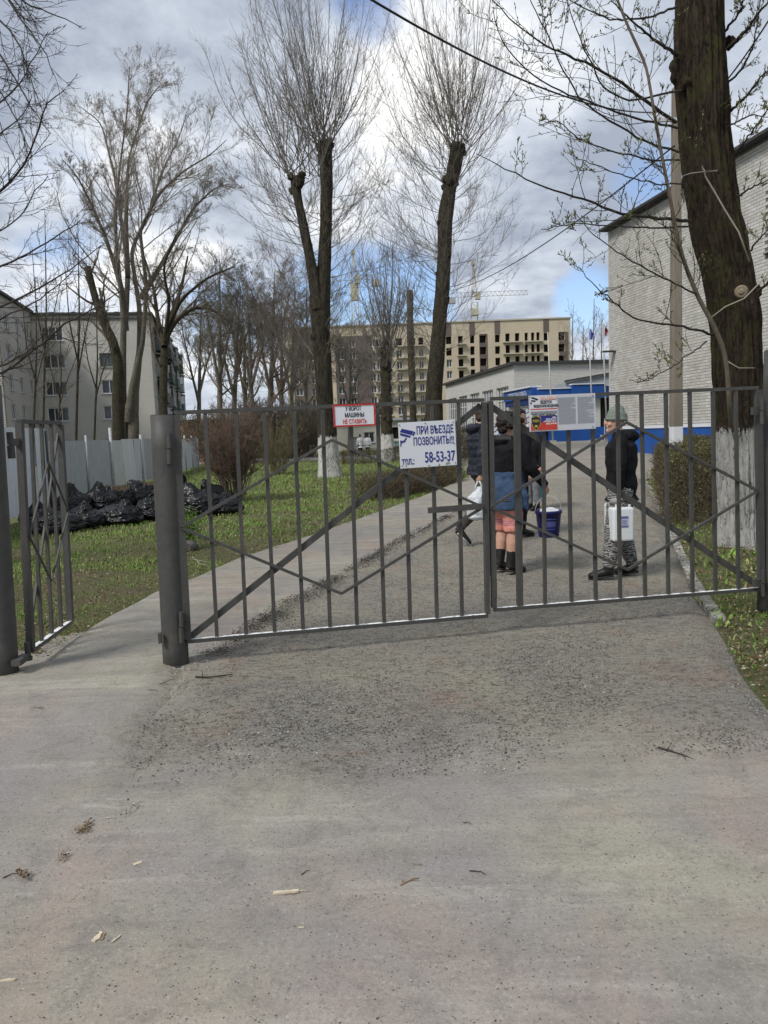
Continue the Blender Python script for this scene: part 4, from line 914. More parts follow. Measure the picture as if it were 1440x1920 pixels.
# ------------------------------------------------------------------ trees
def lump(mb, c, r, sq=(1, 1, 1), n=10, seed=0, amp=.25):
    n0 = len(mb.v); c = Vector(c)
    for i in range(n+1):
        th = PI*i/n
        for j in range(n*2):
            ph = PI*j/n; d = Vector((math.sin(th)*math.cos(ph), math.sin(th)*math.sin(ph), math.cos(th))); k = r*(1+amp*noise.noise(d*1.8+Vector((seed, seed, 0)))); mb.v.append(tuple(c+Vector((d.x*sq[0], d.y*sq[1], d.z*sq[2]))*k))
    for i in range(n):
        for j in range(n*2):
            a = n0+i*n*2+j; b = n0+i*n*2+(j+1) % (n*2); mb.f.append((a, a+n*2, b+n*2, b)); mb.mi.append(mb.cur)
def trunk_mesh(lines, base, k=18, per=.25, amp=.06, fluted=0, seed=0, flare=.0):
    """lines: list of (world pts, radii)"""
    V = []; F = []; n0 = 0
    for li, (pts, rr) in enumerate(lines):
        L_ = np.linalg.norm(np.diff(np.array(pts), axis=0), axis=1).sum(); n = max(8, int(L_/per))
        pl = resample([(*p, r_) for p, r_ in zip(pts, rr)], n); c = pl[:, :3]; r_ = pl[:, 3]
        t = nrm(np.gradient(c, axis=0)); ref = np.array([1., 0, 0]); b = nrm(np.cross(t, ref)); a = np.cross(b, t)
        for i in range(n):
            for j in range(k):
                an = 2*PI*j/k; ca, sa = math.cos(an), math.sin(an); z = c[i, 2]
                d = 1+amp*2.2*noise.noise(Vector((ca*1.6+seed, sa*1.6+li*3, z*.8)))+amp*noise.noise(Vector((ca*5+seed, sa*5, z*2.2)))
                if fluted: d += fluted*noise.noise(Vector((ca*9, sa*9+seed, z*.9)))+fluted*.6*abs(noise.noise(Vector((ca*22, sa*22, z*2.6+seed))))
                if flare: d += flare*math.exp(-max(0, z-base[2])/.28)*(1+.5*math.sin(an*5+seed))
                V.append(tuple(c[i]+(a[i]*ca+b[i]*sa)*r_[i]*d-np.array(base)))
        for i in range(n-1):
            for j in range(k): F.append((n0+i*k+j, n0+i*k+(j+1) % k, n0+(i+1)*k+(j+1) % k, n0+(i+1)*k+j))
        # rounded end
        e = n0+(n-1)*k; V.append(tuple(c[-1]+t[-1]*r_[-1]*.4-np.array(base))); vi = len(V)-1
        for j in range(k): F.append((e+j, e+(j+1) % k, vi, vi))
        n0 = len(V)
    V = np.array(V); F3 = [f for f in F]
    me = bpy.data.meshes.new('trunk'); me.from_pydata([tuple(v) for v in V], [], [f if f[2] != f[3] else f[:3] for f in F3]); me.polygons.foreach_set('use_smooth', [True]*len(F3)); return me
def line_px(pts, Y, dy=0):
    """pts: (px,py,width) -> world pts and radii"""
    n = len(pts); w = [P(p[0], p[1], Y+dy*i/max(1, n-1)) for i, p in enumerate(pts)]; return [tuple(v) for v in w], [p[2]/2*Y/1400 for p in pts]
def bark_mats(o, m): o.data.materials.append(MATS[m])
def heads_shoots(head, n, spread, ln, r0, rng, up=.8, P_=14, wander=.055, trop=1.3, disc=.22):
    b = np.array(head)+rng.normal(0, disc, (n, 3))*np.array([1, 1, .6]); d = np.stack([rng.normal(0, spread, n), rng.normal(0, spread, n), np.ones(n)*up+rng.uniform(0, .2, n)], 1)
    l_ = rng.uniform(ln[0], ln[1], n); return grow(b, d, l_, np.full(n, r0)*rng.uniform(.6, 1.2, n), P_, wander, (0, 0, trop), rng, .25)
def finish_tree(root, groups, base, mat, name='crown'):
    v, f = tubes(groups, base); o = link(name, np_mesh(name, v, f, mat, True), root); return o
def pollard(base, label, lines, heads, epi, twr, seed, mat='twig_brown', bk='bark_white', group=None, n2=12, n3=3, name='pollard_poplar', epil=(2, 4)):
    rng = np.random.default_rng(seed); root = empty(name, base, label, 'tree', group)
    me = trunk_mesh(lines, base, 20, .22, .07, .09, seed, .10); o = link('trunk', me, root, [bk])
    G_ = []; l1 = []
    for h, n, sp, ln in heads: l1.append(heads_shoots(h, n, sp, ln, twr*4.0, rng))
    # epicormic shoots from trunk lines
    for li, cnt, t0, t1 in epi:
        pl = resample([(*p, r_) for p, r_ in zip(*lines[li])], 60); idx = (rng.uniform(t0, t1, cnt)*59).astype(int); az = rng.uniform(0, 2*PI, cnt)
        off = np.stack([np.cos(az), np.sin(az), np.zeros(cnt)], 1); b = pl[idx, :3]+off*pl[idx, 3:4]*.8; d = off*1.0+np.array([0, 0, 1])*rng.uniform(.1, .9, (cnt, 1))
        l1.append(grow(b, d, rng.uniform(epil[0], epil[1], cnt), np.full(cnt, twr*2.4), 14, .07, (0, 0, .9), rng, .25))
    for p, r_ in l1: G_.append((p, r_, 4))
    p = np.concatenate([q[0] for q in l1]); r_ = np.concatenate([q[1] for q in l1])
    b, d, l_, rr = spawn(p, r_, n2, .12, .95, (.35, .8), (.12, .32), .5, rng); p2, r2 = grow(b, d, l_, np.maximum(rr, twr), 6, .08, (0, 0, .45), rng, .5); G_.append((p2, r2, 3))
    if n3:
        b, d, l_, rr = spawn(p2, r2, n3, .2, .95, (.4, .9), (.2, .5), .7, rng); p3, r3 = grow(b, d, l_, np.maximum(rr, twr*.8), 4, .1, (0, 0, .3), rng, .6); G_.append((p3, r3, 3))
    # knobbly swellings where the stem was cut and along the trunk
    for hi_, (h, n, sp, ln) in enumerate(heads):
        if n < 12: continue
        for q_ in range(7):
            a_ = q_*.9+hi_; rr_ = max(l[1][-1] for l in lines[:1])*1.0; mb = MB(); lump(mb, Vector(h)+Vector((math.cos(a_)*rr_*.75, math.sin(a_)*rr_*.75, rng.uniform(-.5, .05))), rr_*rng.uniform(.38, .62), (1, 1, 1.2), 7, q_+seed, .7); mb.build('knob', bk, root, smooth=True)
    for q_ in range(10):
        l_ = lines[q_ % len(lines)]; pl = resample([(*p, r__) for p, r__ in zip(*l_)], 40); i_ = int(rng.uniform(14, 38)); a_ = rng.uniform(0, 6.3); mb = MB()
        lump(mb, Vector(pl[i_, :3])+Vector((math.cos(a_), math.sin(a_), 0))*pl[i_, 3]*.85, pl[i_, 3]*rng.uniform(.25, .42), (1, 1, 1.3), 6, q_, .7); mb.build('knot', bk, root, smooth=True)
    finish_tree(root, G_, base, mat); return root
def natural(base, label, lines, cfg, twr, seed, mat, bk, group=None, name='bare_tree', t0=.3, trop=.35, k=12, droop=0):
    rng = np.random.default_rng(seed); root = empty(name, base, label, 'tree', group)
    link('trunk', trunk_mesh(lines, base, k, .4, .05, 0, seed, .2), root, [bk]); G_ = []; cur = []
    for pts, rr in lines:
        q = resample([(*p, r_) for p, r_ in zip(pts, rr)], 14); cur.append(q)
    cur = np.stack(cur); p, r_ = cur[:, :, :3], cur[:, :, 3]
    for lv, (n, lf, ang, Pn) in enumerate(cfg):
        b, d, l_, rr = spawn(p, r_, n, t0 if lv == 0 else .15, .98, ang, lf, .42, rng)
        p, r_ = grow(b, d, l_, np.maximum(rr, twr), Pn, .09+.02*lv, (0, 0, trop-(droop if lv > 0 else 0)), rng, .35); r_ = np.maximum(r_, twr*.8)
        G_.append((p, r_, 5 if lv == 0 else 3))
    finish_tree(root, G_, base, mat); return root
# forked pollard poplar
Y1 = 29.0; b1 = P(618, 893, Y1); b1.z = 0
ln1 = [line_px([(618, 896, 50), (616, 860, 44), (612, 800, 40), (606, 700, 36), (601, 620, 40), (600, 560, 44), (606, 520, 30), (611, 440, 26), (613, 350, 26), (611, 300, 28), (609, 268, 30)], Y1),
       line_px([(597, 580, 26), (588, 520, 24), (578, 470, 20), (566, 410, 18), (558, 370, 17), (553, 332, 20)], Y1-.2)]
ln1[0][0][0] = (b1.x, b1.y, -.1)
ln1 = [(p_, [r_*.86 for r_ in w__]) for p_, w__ in ln1]
pollard(b1, 'tall forked pollard poplar with whitewashed base and two knobbly cut heads', ln1, [(P(609, 270, Y1), 38, .62, (3.8, 7.6)), (P(555, 334, Y1-.2), 26, .75, (3.5, 6.5)), (P(600, 330, Y1), 8, .9, (3, 5))],
        [(0, 46, .42, .97), (1, 30, .3, .97), (0, 14, .25, .5)], .0050, 21, 'twig_grey', group='pollard poplars on the lawn', n2=16, n3=4, epil=(2.5, 5))
Y2 = 30.0; b2 = P(813, 885, Y2); b2.z = 0
ln2 = [line_px([(813, 890, 46), (813, 800, 38), (814, 740, 35), (818, 680, 32), (825, 600, 29), (831, 520, 30), (834, 450, 29), (836, 400, 31), (842, 360, 26), (850, 320, 27), (856, 292, 30), (857, 270, 28)], Y2)]
ln2[0][0][0] = (b2.x, b2.y, -.1)
ln2 = [(p_, [r_*.86 for r_ in w__]) for p_, w__ in ln2]
pollard(b2, 'single pollard poplar leaning right with a knobbly cut top behind the camera sign', ln2, [(P(857, 275, Y2), 38, .55, (3.8, 7.6)), (P(843, 340, Y2), 12, .85, (3.5, 6))], [(0, 84, .35, .98)], .0050, 22, 'twig_grey', group='pollard poplars on the lawn', n2=16, n3=4, epil=(3, 5.2))
Y3 = 42.0; b3 = P(728, 866, Y3); b3.z = 0
ln3 = [line_px([(728, 868, 30), (726, 820, 23), (723, 760, 20), (723, 700, 18), (724, 655, 17), (724, 640, 18)], Y3)]; ln3[0][0][0] = (b3.x, b3.y, -.1)
pollard(b3, 'slim low pollard with whitewashed base and a fan of long straight shoots', ln3, [(P(724, 650, Y3), 34, .42, (4, 6.5)), (P(723, 690, Y3), 18, .7, (2.5, 4.5))], [(0, 26, .35, .9)], .0075, 23, 'twig_grey', n2=10, n3=3, epil=(1.5, 3.5), group='pollard poplars on the lawn')
Y4 = 52.0; b4 = P(775, 860, Y4); b4.z = 0
ln4 = [line_px([(776, 862, 13), (774, 760, 12), (770, 650, 12), (768, 545, 12)], Y4)]; ln4[0][0][0] = (b4.x, b4.y, -.1)
pollard(b4, 'thin mossy topped trunk standing like a pole between the two poplars', ln4, [(P(768, 550, Y4), 4, .4, (.6, 1.4))], [(0, 26, .3, .98)], .007, 24, 'twig_olive', 'bark_dark', n2=6, n3=0, epil=(.5, 1.8), name='topped_tree')
# tall many-stemmed poplar at the left
Y5 = 47.0; b5 = P(236, 850, Y5); b5.z = 0
l5 = [line_px([(226, 850, 26), (226, 760, 22), (230, 680, 19), (232, 600, 15), (220, 480, 10), (216, 400, 7), (226, 300, 5), (238, 215, 4), (243, 125, 2)], Y5, -1),
      line_px([(246, 850, 24), (250, 740, 20), (262, 660, 16), (262, 580, 13), (245, 470, 10), (280, 400, 8), (300, 330, 6), (335, 260, 3), (350, 215, 1.5)], Y5, 2),
      line_px([(240, 790, 20), (250, 720, 14), (268, 640, 12), (275, 540, 10), (262, 430, 8), (300, 360, 7), (345, 320, 5), (395, 290, 3), (425, 262, 1.5)], Y5, -3),
      line_px([(236, 620, 12), (228, 540, 10), (200, 450, 8), (170, 380, 6), (145, 330, 4), (118, 300, 2)], Y5, -3), line_px([(236, 600, 10), (240, 500, 9), (215, 330, 7), (190, 230, 4), (150, 200, 2)], Y5, 3),
      line_px([(265, 560, 10), (300, 500, 8), (340, 430, 7), (362, 390, 5), (405, 350, 3), (432, 345, 1.5)], Y5, -3), line_px([(240, 520, 10), (236, 420, 8), (240, 300, 6), (275, 190, 4), (300, 160, 2)], Y5, 2)]
for q in (0, 1): l5[q][0][0] = (l5[q][0][0][0], Y5, -.1)
l5 = [(p_, [r_ if k_ < 2 else r_*.68 for k_, r_ in enumerate(w__)]) for p_, w__ in l5]
natural(b5, 'tallest many-stemmed pale poplar in front of the five-storey block', l5, [(24, (.12, .34), (.35, .95), 10), (11, (.25, .5), (.35, .9), 7), (8, (.28, .5), (.35, .9), 5), (3, (.35, .7), (.4, .9), 3)], .0050, 31, 'twig_pale', 'bark_pale', name='tall_poplar', t0=.42, trop=.4)
# pollard limb stub of the same group, separate stump tree
b6 = P(212, 850, 44); b6.z = 0
natural(b6, 'dark stub-limbed tree with a cut forking limb left of the tall poplar', [line_px([(222, 850, 24), (221, 760, 22), (222, 680, 20), (212, 640, 17), (192, 600, 14), (176, 550, 12), (164, 500, 12)], 44, -1), line_px([(222, 680, 10), (205, 620, 7), (195, 580, 5), (186, 540, 4)], 44, 1)],
        [(9, (.1, .3), (.4, 1), 8), (6, (.2, .5), (.4, .9), 5), (4, (.3, .5), (.4, .9), 4)], .006, 32, 'twig_brown', 'bark_dark', name='stub_tree', t0=.4)
b7 = P(306, 850, 43); b7.z = 0
natural(b7, 'dark spreading tree with arching limbs right of the tall poplar', [line_px([(305, 850, 17), (306, 740, 15), (308, 650, 13), (322, 590, 10), (340, 540, 6), (352, 480, 3)], 43, 1), line_px([(308, 650, 11), (296, 600, 8), (288, 540, 6), (270, 480, 3)], 43, 3),
        line_px([(309, 640, 9), (330, 600, 7), (365, 575, 6), (400, 580, 4), (425, 600, 2)], 43, -2), line_px([(312, 620, 9), (340, 560, 6), (390, 520, 4), (440, 500, 2)], 43, -2), line_px([(308, 640, 8), (318, 570, 6), (305, 500, 4), (330, 440, 2)], 43, -3)],
        [(12, (.2, .5), (.4, 1), 9), (9, (.3, .55), (.4, 1), 6), (6, (.3, .5), (.4, 1), 4), (3, (.3, .6), (.4, .9), 3)], .006, 33, 'twig_brown', 'bark_dark', name='spreading_tree', t0=.35, trop=.25, droop=.35)
# background trees between the block and the forked poplar
bgt = [(412, 848, 62, 485, 10, 0, 'slender dark tree with twin stems under the blue patch of sky'), (436, 846, 66, 540, 9, 12, 'forked dark tree just left of the reddish shrub top'), (475, 850, 58, 520, 9, -10, 'bushy grey-brown tree behind the reddish shrub'),
       (505, 848, 72, 505, 10, 8, 'broad grey-brown tree left of the forked poplar trunk'), (545, 850, 54, 530, 8, 6, 'dense low-branched tree touching the forked poplar trunk'), (372, 845, 85, 570, 8, 4, 'distant grey tree beside the end of the apartment block'),
       (462, 845, 92, 555, 8, -6, 'distant dark tree deep in the thicket'), (528, 846, 88, 560, 9, 0, 'distant reddish-brown tree in the thicket'), (655, 850, 66, 600, 6, 3, 'young thin tree right of the forked poplar'), (572, 848, 64, 515, 8, 3, 'tall thin tree hidden behind the forked poplar')]
for i, (px, py, Y, top, w_, ln_, lab) in enumerate(bgt):
    b = P(px, py, Y); b.z = 0; h = py-top; m_ = ['twig_grey', 'twig_olive', 'twig_brown', 'twig_red'][i % 4]
    ls = [line_px([(px, py+4, w_*1.3), (px+ln_*.3, py-h*.3, w_), (px+ln_*.6, py-h*.55, w_*.7), (px+ln_, top+h*.18, w_*.35), (px+ln_*1.3, top, 1)], Y, 1), line_px([(px+ln_*.3, py-h*.32, w_*.7), (px-14, py-h*.55, w_*.5), (px-26, py-h*.75, w_*.3), (px-34, top+h*.1, 1)], Y, -2),
          line_px([(px+ln_*.3, py-h*.38, w_*.7), (px+16, py-h*.6, w_*.5), (px+30, py-h*.75, w_*.3), (px+38, top+h*.12, 1)], Y, 2)]
    natural(b, lab, ls, [(13, (.2, .5), (.4, 1.1), 7), (10, (.3, .6), (.4, 1.1), 5), (6, (.35, .65), (.4, 1), 4), (3, (.4, .7), (.4, .9), 3)], .00011*Y, 40+i, m_, 'bark_mid', group='bare trees of the thicket behind the lawn', name='thicket_tree', t0=.25, k=8)
# young trees in front of the block
for i, (px, top, w_, Y, lab) in enumerate(((84, 395, 4, 40, 'thin straight sapling left of the facade windows'), (146, 440, 5, 38, 'forked sapling before the middle of the facade'), (180, 560, 4, 41, 'slim sapling just left of the stub-limbed tree'), (66, 520, 4, 36, 'dark leaning sapling near the left corner of the block'), (112, 600, 3, 39, 'short sapling between the window column and the corner'))):
    b = P(px, 850, Y); b.z = 0; h = 850-top
    natural(b, lab, [line_px([(px-4, 852, w_), (px-1, 850-h*.3, w_), (px+3, 850-h*.6, w_*.7), (px, top, 1)], Y), line_px([(px-1, 850-h*.35, w_*.7), (px+14, 850-h*.55, w_*.5), (px+34, 850-h*.75, 1)], Y, 1), line_px([(px, 850-h*.42, w_*.7), (px-16, 850-h*.6, w_*.5), (px-24, 850-h*.85, 1)], Y, -1)],
            [(8, (.2, .45), (.4, .9), 6), (5, (.3, .5), (.4, .9), 4), (3, (.3, .5), (.4, .9), 3)], .0055, 60+i, 'twig_brown', 'bark_dark', group='saplings in front of the apartment block', name='sapling', t0=.2, k=8)
for i, (px, top, Y) in enumerate(((1185, 560, 95), (1110, 560, 90), (1125, 590, 105), (1090, 610, 110), (1070, 590, 85))):
    if px > 1150: continue
    b = P(px, 830, Y); b.z = 0; h = 830-top
    natural(b, ['', 'tallest thin birch behind the hall roof between the flags', 'thin birch behind the hall roof close to the brick corner', 'small birch behind the hall roof left of the flags', 'thin birch rising before the end of the unfinished block'][i], [line_px([(px, 832, 5), (px+2, 830-h*.5, 3), (px+4, top, 1)], Y), line_px([(px+1, 830-h*.3, 3), (px-14, 830-h*.7, 1)], Y)], [(14, (.12, .3), (.3, .7), 6), (7, (.25, .5), (.4, .9), 4), (4, (.3, .5), (.4, .9), 3)], .009, 70+i, 'twig_grey', 'bark_pale', group='birches behind the hall', name='birch', t0=.3, k=6)
# big leaning tree in front at the right
Y8 = 9.4; b8 = P(1393, 1022, Y8); b8.z = -.02
big = empty('big_poplar', b8, 'huge leaning dark-barked poplar with whitewashed base at the right', 'tree')
l8 = line_px([(1397, 1030, 100), (1393, 960, 92), (1389, 850, 92), (1386, 760, 94), (1382, 680, 94), (1378, 590, 92), (1362, 510, 93), (1344, 430, 95), (1330, 340, 92), (1319, 262, 90), (1315, 160, 92), (1312, 60, 90), (1310, -60, 84), (1310, -160, 70)], Y8, -.3)
l8 = (l8[0], [q*.86 for q in l8[1]]); l8[0][0] = (b8.x, Y8, -.15)
me = trunk_mesh([l8], b8, 150, .035, .045, .16, 5, .12); link('trunk', me, big, ['bark_big'])
# burl, cut ring
mb = MB()
for c_, r_, sq_, sd_ in ((P(1272, 132, Y8-.2), .10, (1, 1, 1.4), 3), (P(1287, 158, Y8-.33), .09, (1, 1, 1), 4), (P(1412, 548, Y8-.2), .085, (1.2, 1, 1), 6), (P(1360, 300, Y8-.2), .05, (1, 1, 1), 7), (P(1373, 375, Y8-.1), .06, (1, 1, 1), 8), (P(1368, 78, Y8-.1), .06, (1, 1, 1), 9)):
    mb = MB(); lump(mb, c_, r_, sq_, 10, sd_, .5); mb.build('burl', 'bark_big', big, smooth=True)
simple('cut_wood', (.21, .17, .12), .9, .25, 30)
cc = P(1390, 547, Y8-.57); mb = MB(); vd = (CAM-cc).normalized(); mb.tube([cc+vd*.0-Z*0, cc+vd*.03], [.075, .06], 18); mb.tube([cc+vd*.03, cc+vd*.045], [.038, .02], 14); mb.build('pruning_scar', 'cut_wood', big)
# branches (explicit) ; px lists with depth
B8 = [([(1292, 414), (1240, 411), (1165, 402), (1088, 372), (1012, 348), (950, 318), (893, 288)], 8.9, -1.6, 9),
      ([(1267, 229), (1210, 188), (1140, 139), (1061, 103), (1024, 86), (960, 41), (905, -20)], 9.0, -2.2, 9), ([(1270, 104), (1238, 82), (1178, 34), (1130, -20)], 9.1, -1, 9),
      ([(1270, 240), (1200, 225), (1115, 195), (1045, 170), (985, 130), (935, 70), (925, 20)], 8.8, -2.5, 6), ([(1272, 285), (1210, 265), (1140, 225), (1090, 190), (1060, 140), (1030, 70), (1000, 10), (985, -20)], 8.7, -2.5, 6),
      ([(1275, 300), (1220, 300), (1150, 285), (1085, 262), (1045, 225), (1010, 235)], 8.7, -2, 5), ([(1290, 425), (1220, 428), (1140, 424), (1080, 418), (1015, 430)], 8.7, -1.8, 5),
      ([(1340, 627), (1275, 612), (1190, 600), (1150, 565), (1108, 530), (1085, 500)], 8.7, -1, 7), ([(1308, 552), (1240, 520), (1165, 478), (1110, 436), (1075, 395)], 8.5, -1.2, 5), ([(1325, 640), (1260, 690), (1200, 718), (1180, 712)], 8.4, -.8, 4),
      ([(1276, 170), (1230, 180), (1180, 190), (1130, 165), (1110, 120), (1080, 60), (1060, -10)], 8.8, -2.6, 6), ([(1270, 12), (1215, 35), (1150, 38), (1080, 10), (1040, -20)], 9.0, -1.5, 6), ([(1280, 345), (1230, 345), (1170, 330), (1120, 310), (1080, 300)], 8.6, -2, 4),
      ([(1370, 300), (1400, 262), (1440, 205), (1480, 160)], 9.2, -.8, 6), ([(1362, 215), (1395, 185), (1440, 130), (1490, 80)], 9.2, -1, 8), ([(1378, 372), (1420, 345), (1460, 335)], 9.1, -.8, 6), ([(1365, 92), (1395, 60), (1430, 15), (1460, -20)], 9.0, -1, 12), ([(1420, 548), (1460, 510), (1500, 470)], 9.0, -.6, 8),
      ([(1363, 160), (1400, 120), (1420, 60), (1425, -10)], 9.2, -.8, 6), ([(1358, 60), (1390, 20), (1400, -30)], 9.2, -.8, 7), ([(1405, 470), (1440, 430), (1480, 420)], 9.0, -.8, 5), ([(1360, 240), (1410, 215), (1450, 220)], 9, -1, 5)]
rng8 = np.random.default_rng(88); Gb = []; main = []; mr_ = []
for pts, Y, dy, w_ in B8:
    n = len(pts); wp = [tuple(P(x, y, Y+dy*i/(n-1))) for i, (x, y) in enumerate(pts)]; q = resample(wp, 24); q[1:-1] += rng8.normal(0, .006, (22, 3)); main.append(q); mr_.append(np.linspace(w_*.36*Y/1400, .003, 24))
main = np.stack(main); mr_ = np.stack(mr_); Gb.append((main, mr_, 7))
b, d, l_, rr = spawn(main, mr_, 9, .12, .97, (.5, 1.1), (.10, .32), .4, rng8); d = d+np.array([0, 0, .35]); p2, r2 = grow(b, d, l_, np.clip(rr, .0028, .0055), 9, .10, (0, 0, .55), rng8, .6); Gb.append((p2, r2, 4))
b, d, l_, rr = spawn(p2, r2, 4, .2, .95, (.5, 1.0), (.2, .5), .7, rng8); p3, r3 = grow(b, d, l_, np.full(len(b), .0024), 6, .12, (0, 0, .4), rng8, .7); Gb.append((p3, r3, 4))
finish_tree(big, Gb, b8, 'twig_dark', 'branches')
# buds : small pointed leaves opening along the shoots
def buds(name, root, base, polys, per, size, rng, mat='bud'):
    V = []; F = []
    for p in polys:
        N, Pn, _ = p.shape; tt = rng.uniform(.15, 1, (N, per)); x_ = tt*(Pn-1); i = np.minimum(x_.astype(int), Pn-2); f = (x_-i)[..., None]; ar = np.arange(N)[:, None]
        b = (p[ar, i]*(1-f)+p[ar, i+1]*f).reshape(-1, 3); t = nrm(p[ar, i+1]-p[ar, i]).reshape(-1, 3); n = len(b); o = nrm(t*.8+rng.normal(0, .5, (n, 3))+np.array([0, 0, .3])); s = rng.uniform(.6, 1.3, (n, 1))*size
        q = nrm(np.cross(o, rng.normal(0, 1, (n, 3)))); r_ = np.cross(o, q); k = len(V) and sum(len(v) for v in V) or 0
        vv = np.stack([b, b+o*s*.5+q*s*.16, b+o*s, b+o*s*.5-q*s*.16, b+o*s*.45+r_*s*.16], 1).reshape(-1, 3); V.append(vv); a = np.arange(n)*5+k
        F += [np.stack([a, a+1, a+4], 1), np.stack([a+1, a+2, a+4], 1), np.stack([a+2, a+3, a+4], 1), np.stack([a+3, a, a+4], 1)]
    return link(name, np_mesh(name, np.concatenate(V)-np.array(base), np.concatenate(F), mat), root)
tag(buds('buds', big, b8, [main, p2, p3], 5, .034, rng8), kind='stuff')
# sapling stem climbing past the pole
sp_ = [(1368, 760), (1364, 700), (1358, 656), (1336, 606), (1309, 558), (1283, 494), (1267, 430), (1258, 380), (1238, 277), (1212, 124), (1172, 37), (1150, -20)]
bs = b8; sapl = big; sb0 = P(1372, 800, 9.05)
q = resample([tuple(sb0)]+[tuple(P(x, y, 8.75-.06*i)) for i, (x, y) in enumerate(sp_)], 50)[None]; r_ = np.linspace(.030, .012, 50)[None]
b, d, l_, rr = spawn(q, r_, 26, .35, .99, (.5, 1.0), (.05, .16), .4, rng8); s2, sr2 = grow(b, d, l_, np.full(len(b), .005), 9, .1, (0, 0, .5), rng8, .5); b, d, l_, rr = spawn(s2, sr2, 4, .2, .95, (.5, 1), (.2, .5), .7, rng8); s3, sr3 = grow(b, d, l_, np.full(len(b), .003), 5, .12, (0, 0, .4), rng8, .7)
finish_tree(sapl, [(q, r_, 8)], bs, 'twig_brown', 'side_stem'); tag(finish_tree(sapl, [(s2, sr2, 4), (s3, sr3, 3)], bs, 'twig_dark', 'side_shoots'), kind='stuff'); tag(buds('buds', sapl, bs, [s2, s3], 5, .03, rng8), kind='stuff')
# pale dry creeper shoot hanging across the trunk
simple('dry_stem', (.30, .27, .22), .9, .15)
vp = [(1345, 320), (1318, 322), (1317, 312), (1321, 320), (1322, 330), (1340, 360), (1360, 395), (1385, 435), (1405, 490)]
mb = MB(); mb.tube([P(x, y, Y8-.62-.02*(i % 2)) for i, (x, y) in enumerate(vp)], .009, 6); mb.build('dead_shoot', 'dry_stem', big, smooth=True); mb = MB(); mb.tube([P(x, y, Y8-.65) for x, y in ((1320, 322), (1295, 325), (1280, 330), (1275, 345))], .006, 6); mb.build('dead_shoot', 'dry_stem', big, smooth=True)
mb = MB(); mb.tube([P(x, y, Y8-.72) for x, y in ((1330, 598), (1360, 575), (1395, 560), (1425, 530), (1450, 500))], .008, 6); mb.build('dead_shoot', 'dry_stem', big, smooth=True); mb = MB(); mb.tube([P(x, y, Y8-.75) for x, y in ((1360, 675), (1385, 690), (1415, 690))], .006, 6); mb.build('dead_shoot', 'dry_stem', big, smooth=True)
# tree outside the left edge with branches reaching in
Y9 = 9.0; b9 = P(-330, 1000, Y9); b9.z = 0; left = empty('overhanging_tree', b9, 'tree just outside the left edge whose bare branches hang into the upper left corner', 'tree')
l9 = line_px([(-330, 1030, 60), (-320, 800, 52), (-300, 500, 44), (-290, 200, 34), (-280, -100, 24)], Y9); link('trunk', trunk_mesh([l9], b9, 24, .15, .06, .05, 9, .3), left, ['bark_dark'])
BL = [([(-290, 500), (-120, 420), (0, 365), (45, 310), (75, 240), (85, 195), (120, 170)], 9, -1.5, 9), ([(-290, 620), (-120, 560), (0, 500), (60, 475), (110, 440), (150, 415)], 9, -1.5, 7), ([(-290, 640), (-100, 610), (0, 575), (70, 545), (130, 508), (190, 460)], 9, -1.2, 7),
      ([(-290, 760), (-100, 735), (0, 705), (60, 660), (120, 610), (180, 575), (235, 540)], 9, -1, 8), ([(-290, 740), (-80, 715), (0, 690), (50, 660), (85, 640)], 9, -2, 7), ([(-290, 660), (-100, 640), (0, 600), (60, 570), (110, 535), (135, 510)], 8.6, -.5, 6),
      ([(-280, 0), (-120, -60), (0, -20), (60, 10), (110, 30), (150, 50)], 9, -1, 7), ([(-280, -40), (-120, -110), (-20, -60), (40, 40), (80, 90), (100, 140)], 8.5, -1, 7), ([(-280, 60), (-150, 0), (-30, 10), (30, 70), (60, 150), (80, 210)], 9, -1.2, 6), ([(-280, 100), (-150, 40), (-40, 60), (15, 120), (50, 190), (95, 250)], 9, -1, 6),
      ([(-290, 300), (-130, 230), (-20, 215), (30, 170), (60, 110), (90, 60)], 9, -1, 6), ([(-290, 420), (-120, 330), (-10, 255), (40, 225), (60, 180)], 9, -1, 6), ([(-285, 200), (-140, 110), (-30, 130), (20, 200), (50, 260), (60, 300)], 9, -1, 5), ([(-290, 560), (-120, 500), (-10, 440), (40, 410), (60, 360), (90, 330)], 9, -1, 5)]
rng9 = np.random.default_rng(99); main = []; mr_ = []
for pts, Y, dy, w_ in BL:
    n = len(pts); q = resample([tuple(P(x, y, Y+dy*i/(n-1))) for i, (x, y) in enumerate(pts)], 24); q[1:-1] += rng9.normal(0, .008, (22, 3)); main.append(q); mr_.append(np.linspace(w_/2*Y/1400, .004, 24))
main = np.stack(main); mr_ = np.stack(mr_)
b, d, l_, rr = spawn(main, mr_, 22, .35, .99, (.4, 1.0), (.06, .22), .4, rng9); p2, r2 = grow(b, d, l_, np.clip(rr, .003, .005), 9, .09, (.1, 0, .15), rng9, .6); b, d, l_, rr = spawn(p2, r2, 6, .15, .95, (.4, .9), (.2, .5), .7, rng9); p3, r3 = grow(b, d, l_, np.full(len(b), .0024), 6, .1, (0, 0, .1), rng9, .7)
finish_tree(left, [(main, mr_, 6), (p2, r2, 4), (p3, r3, 3)], b9, 'twig_dark', 'branches')
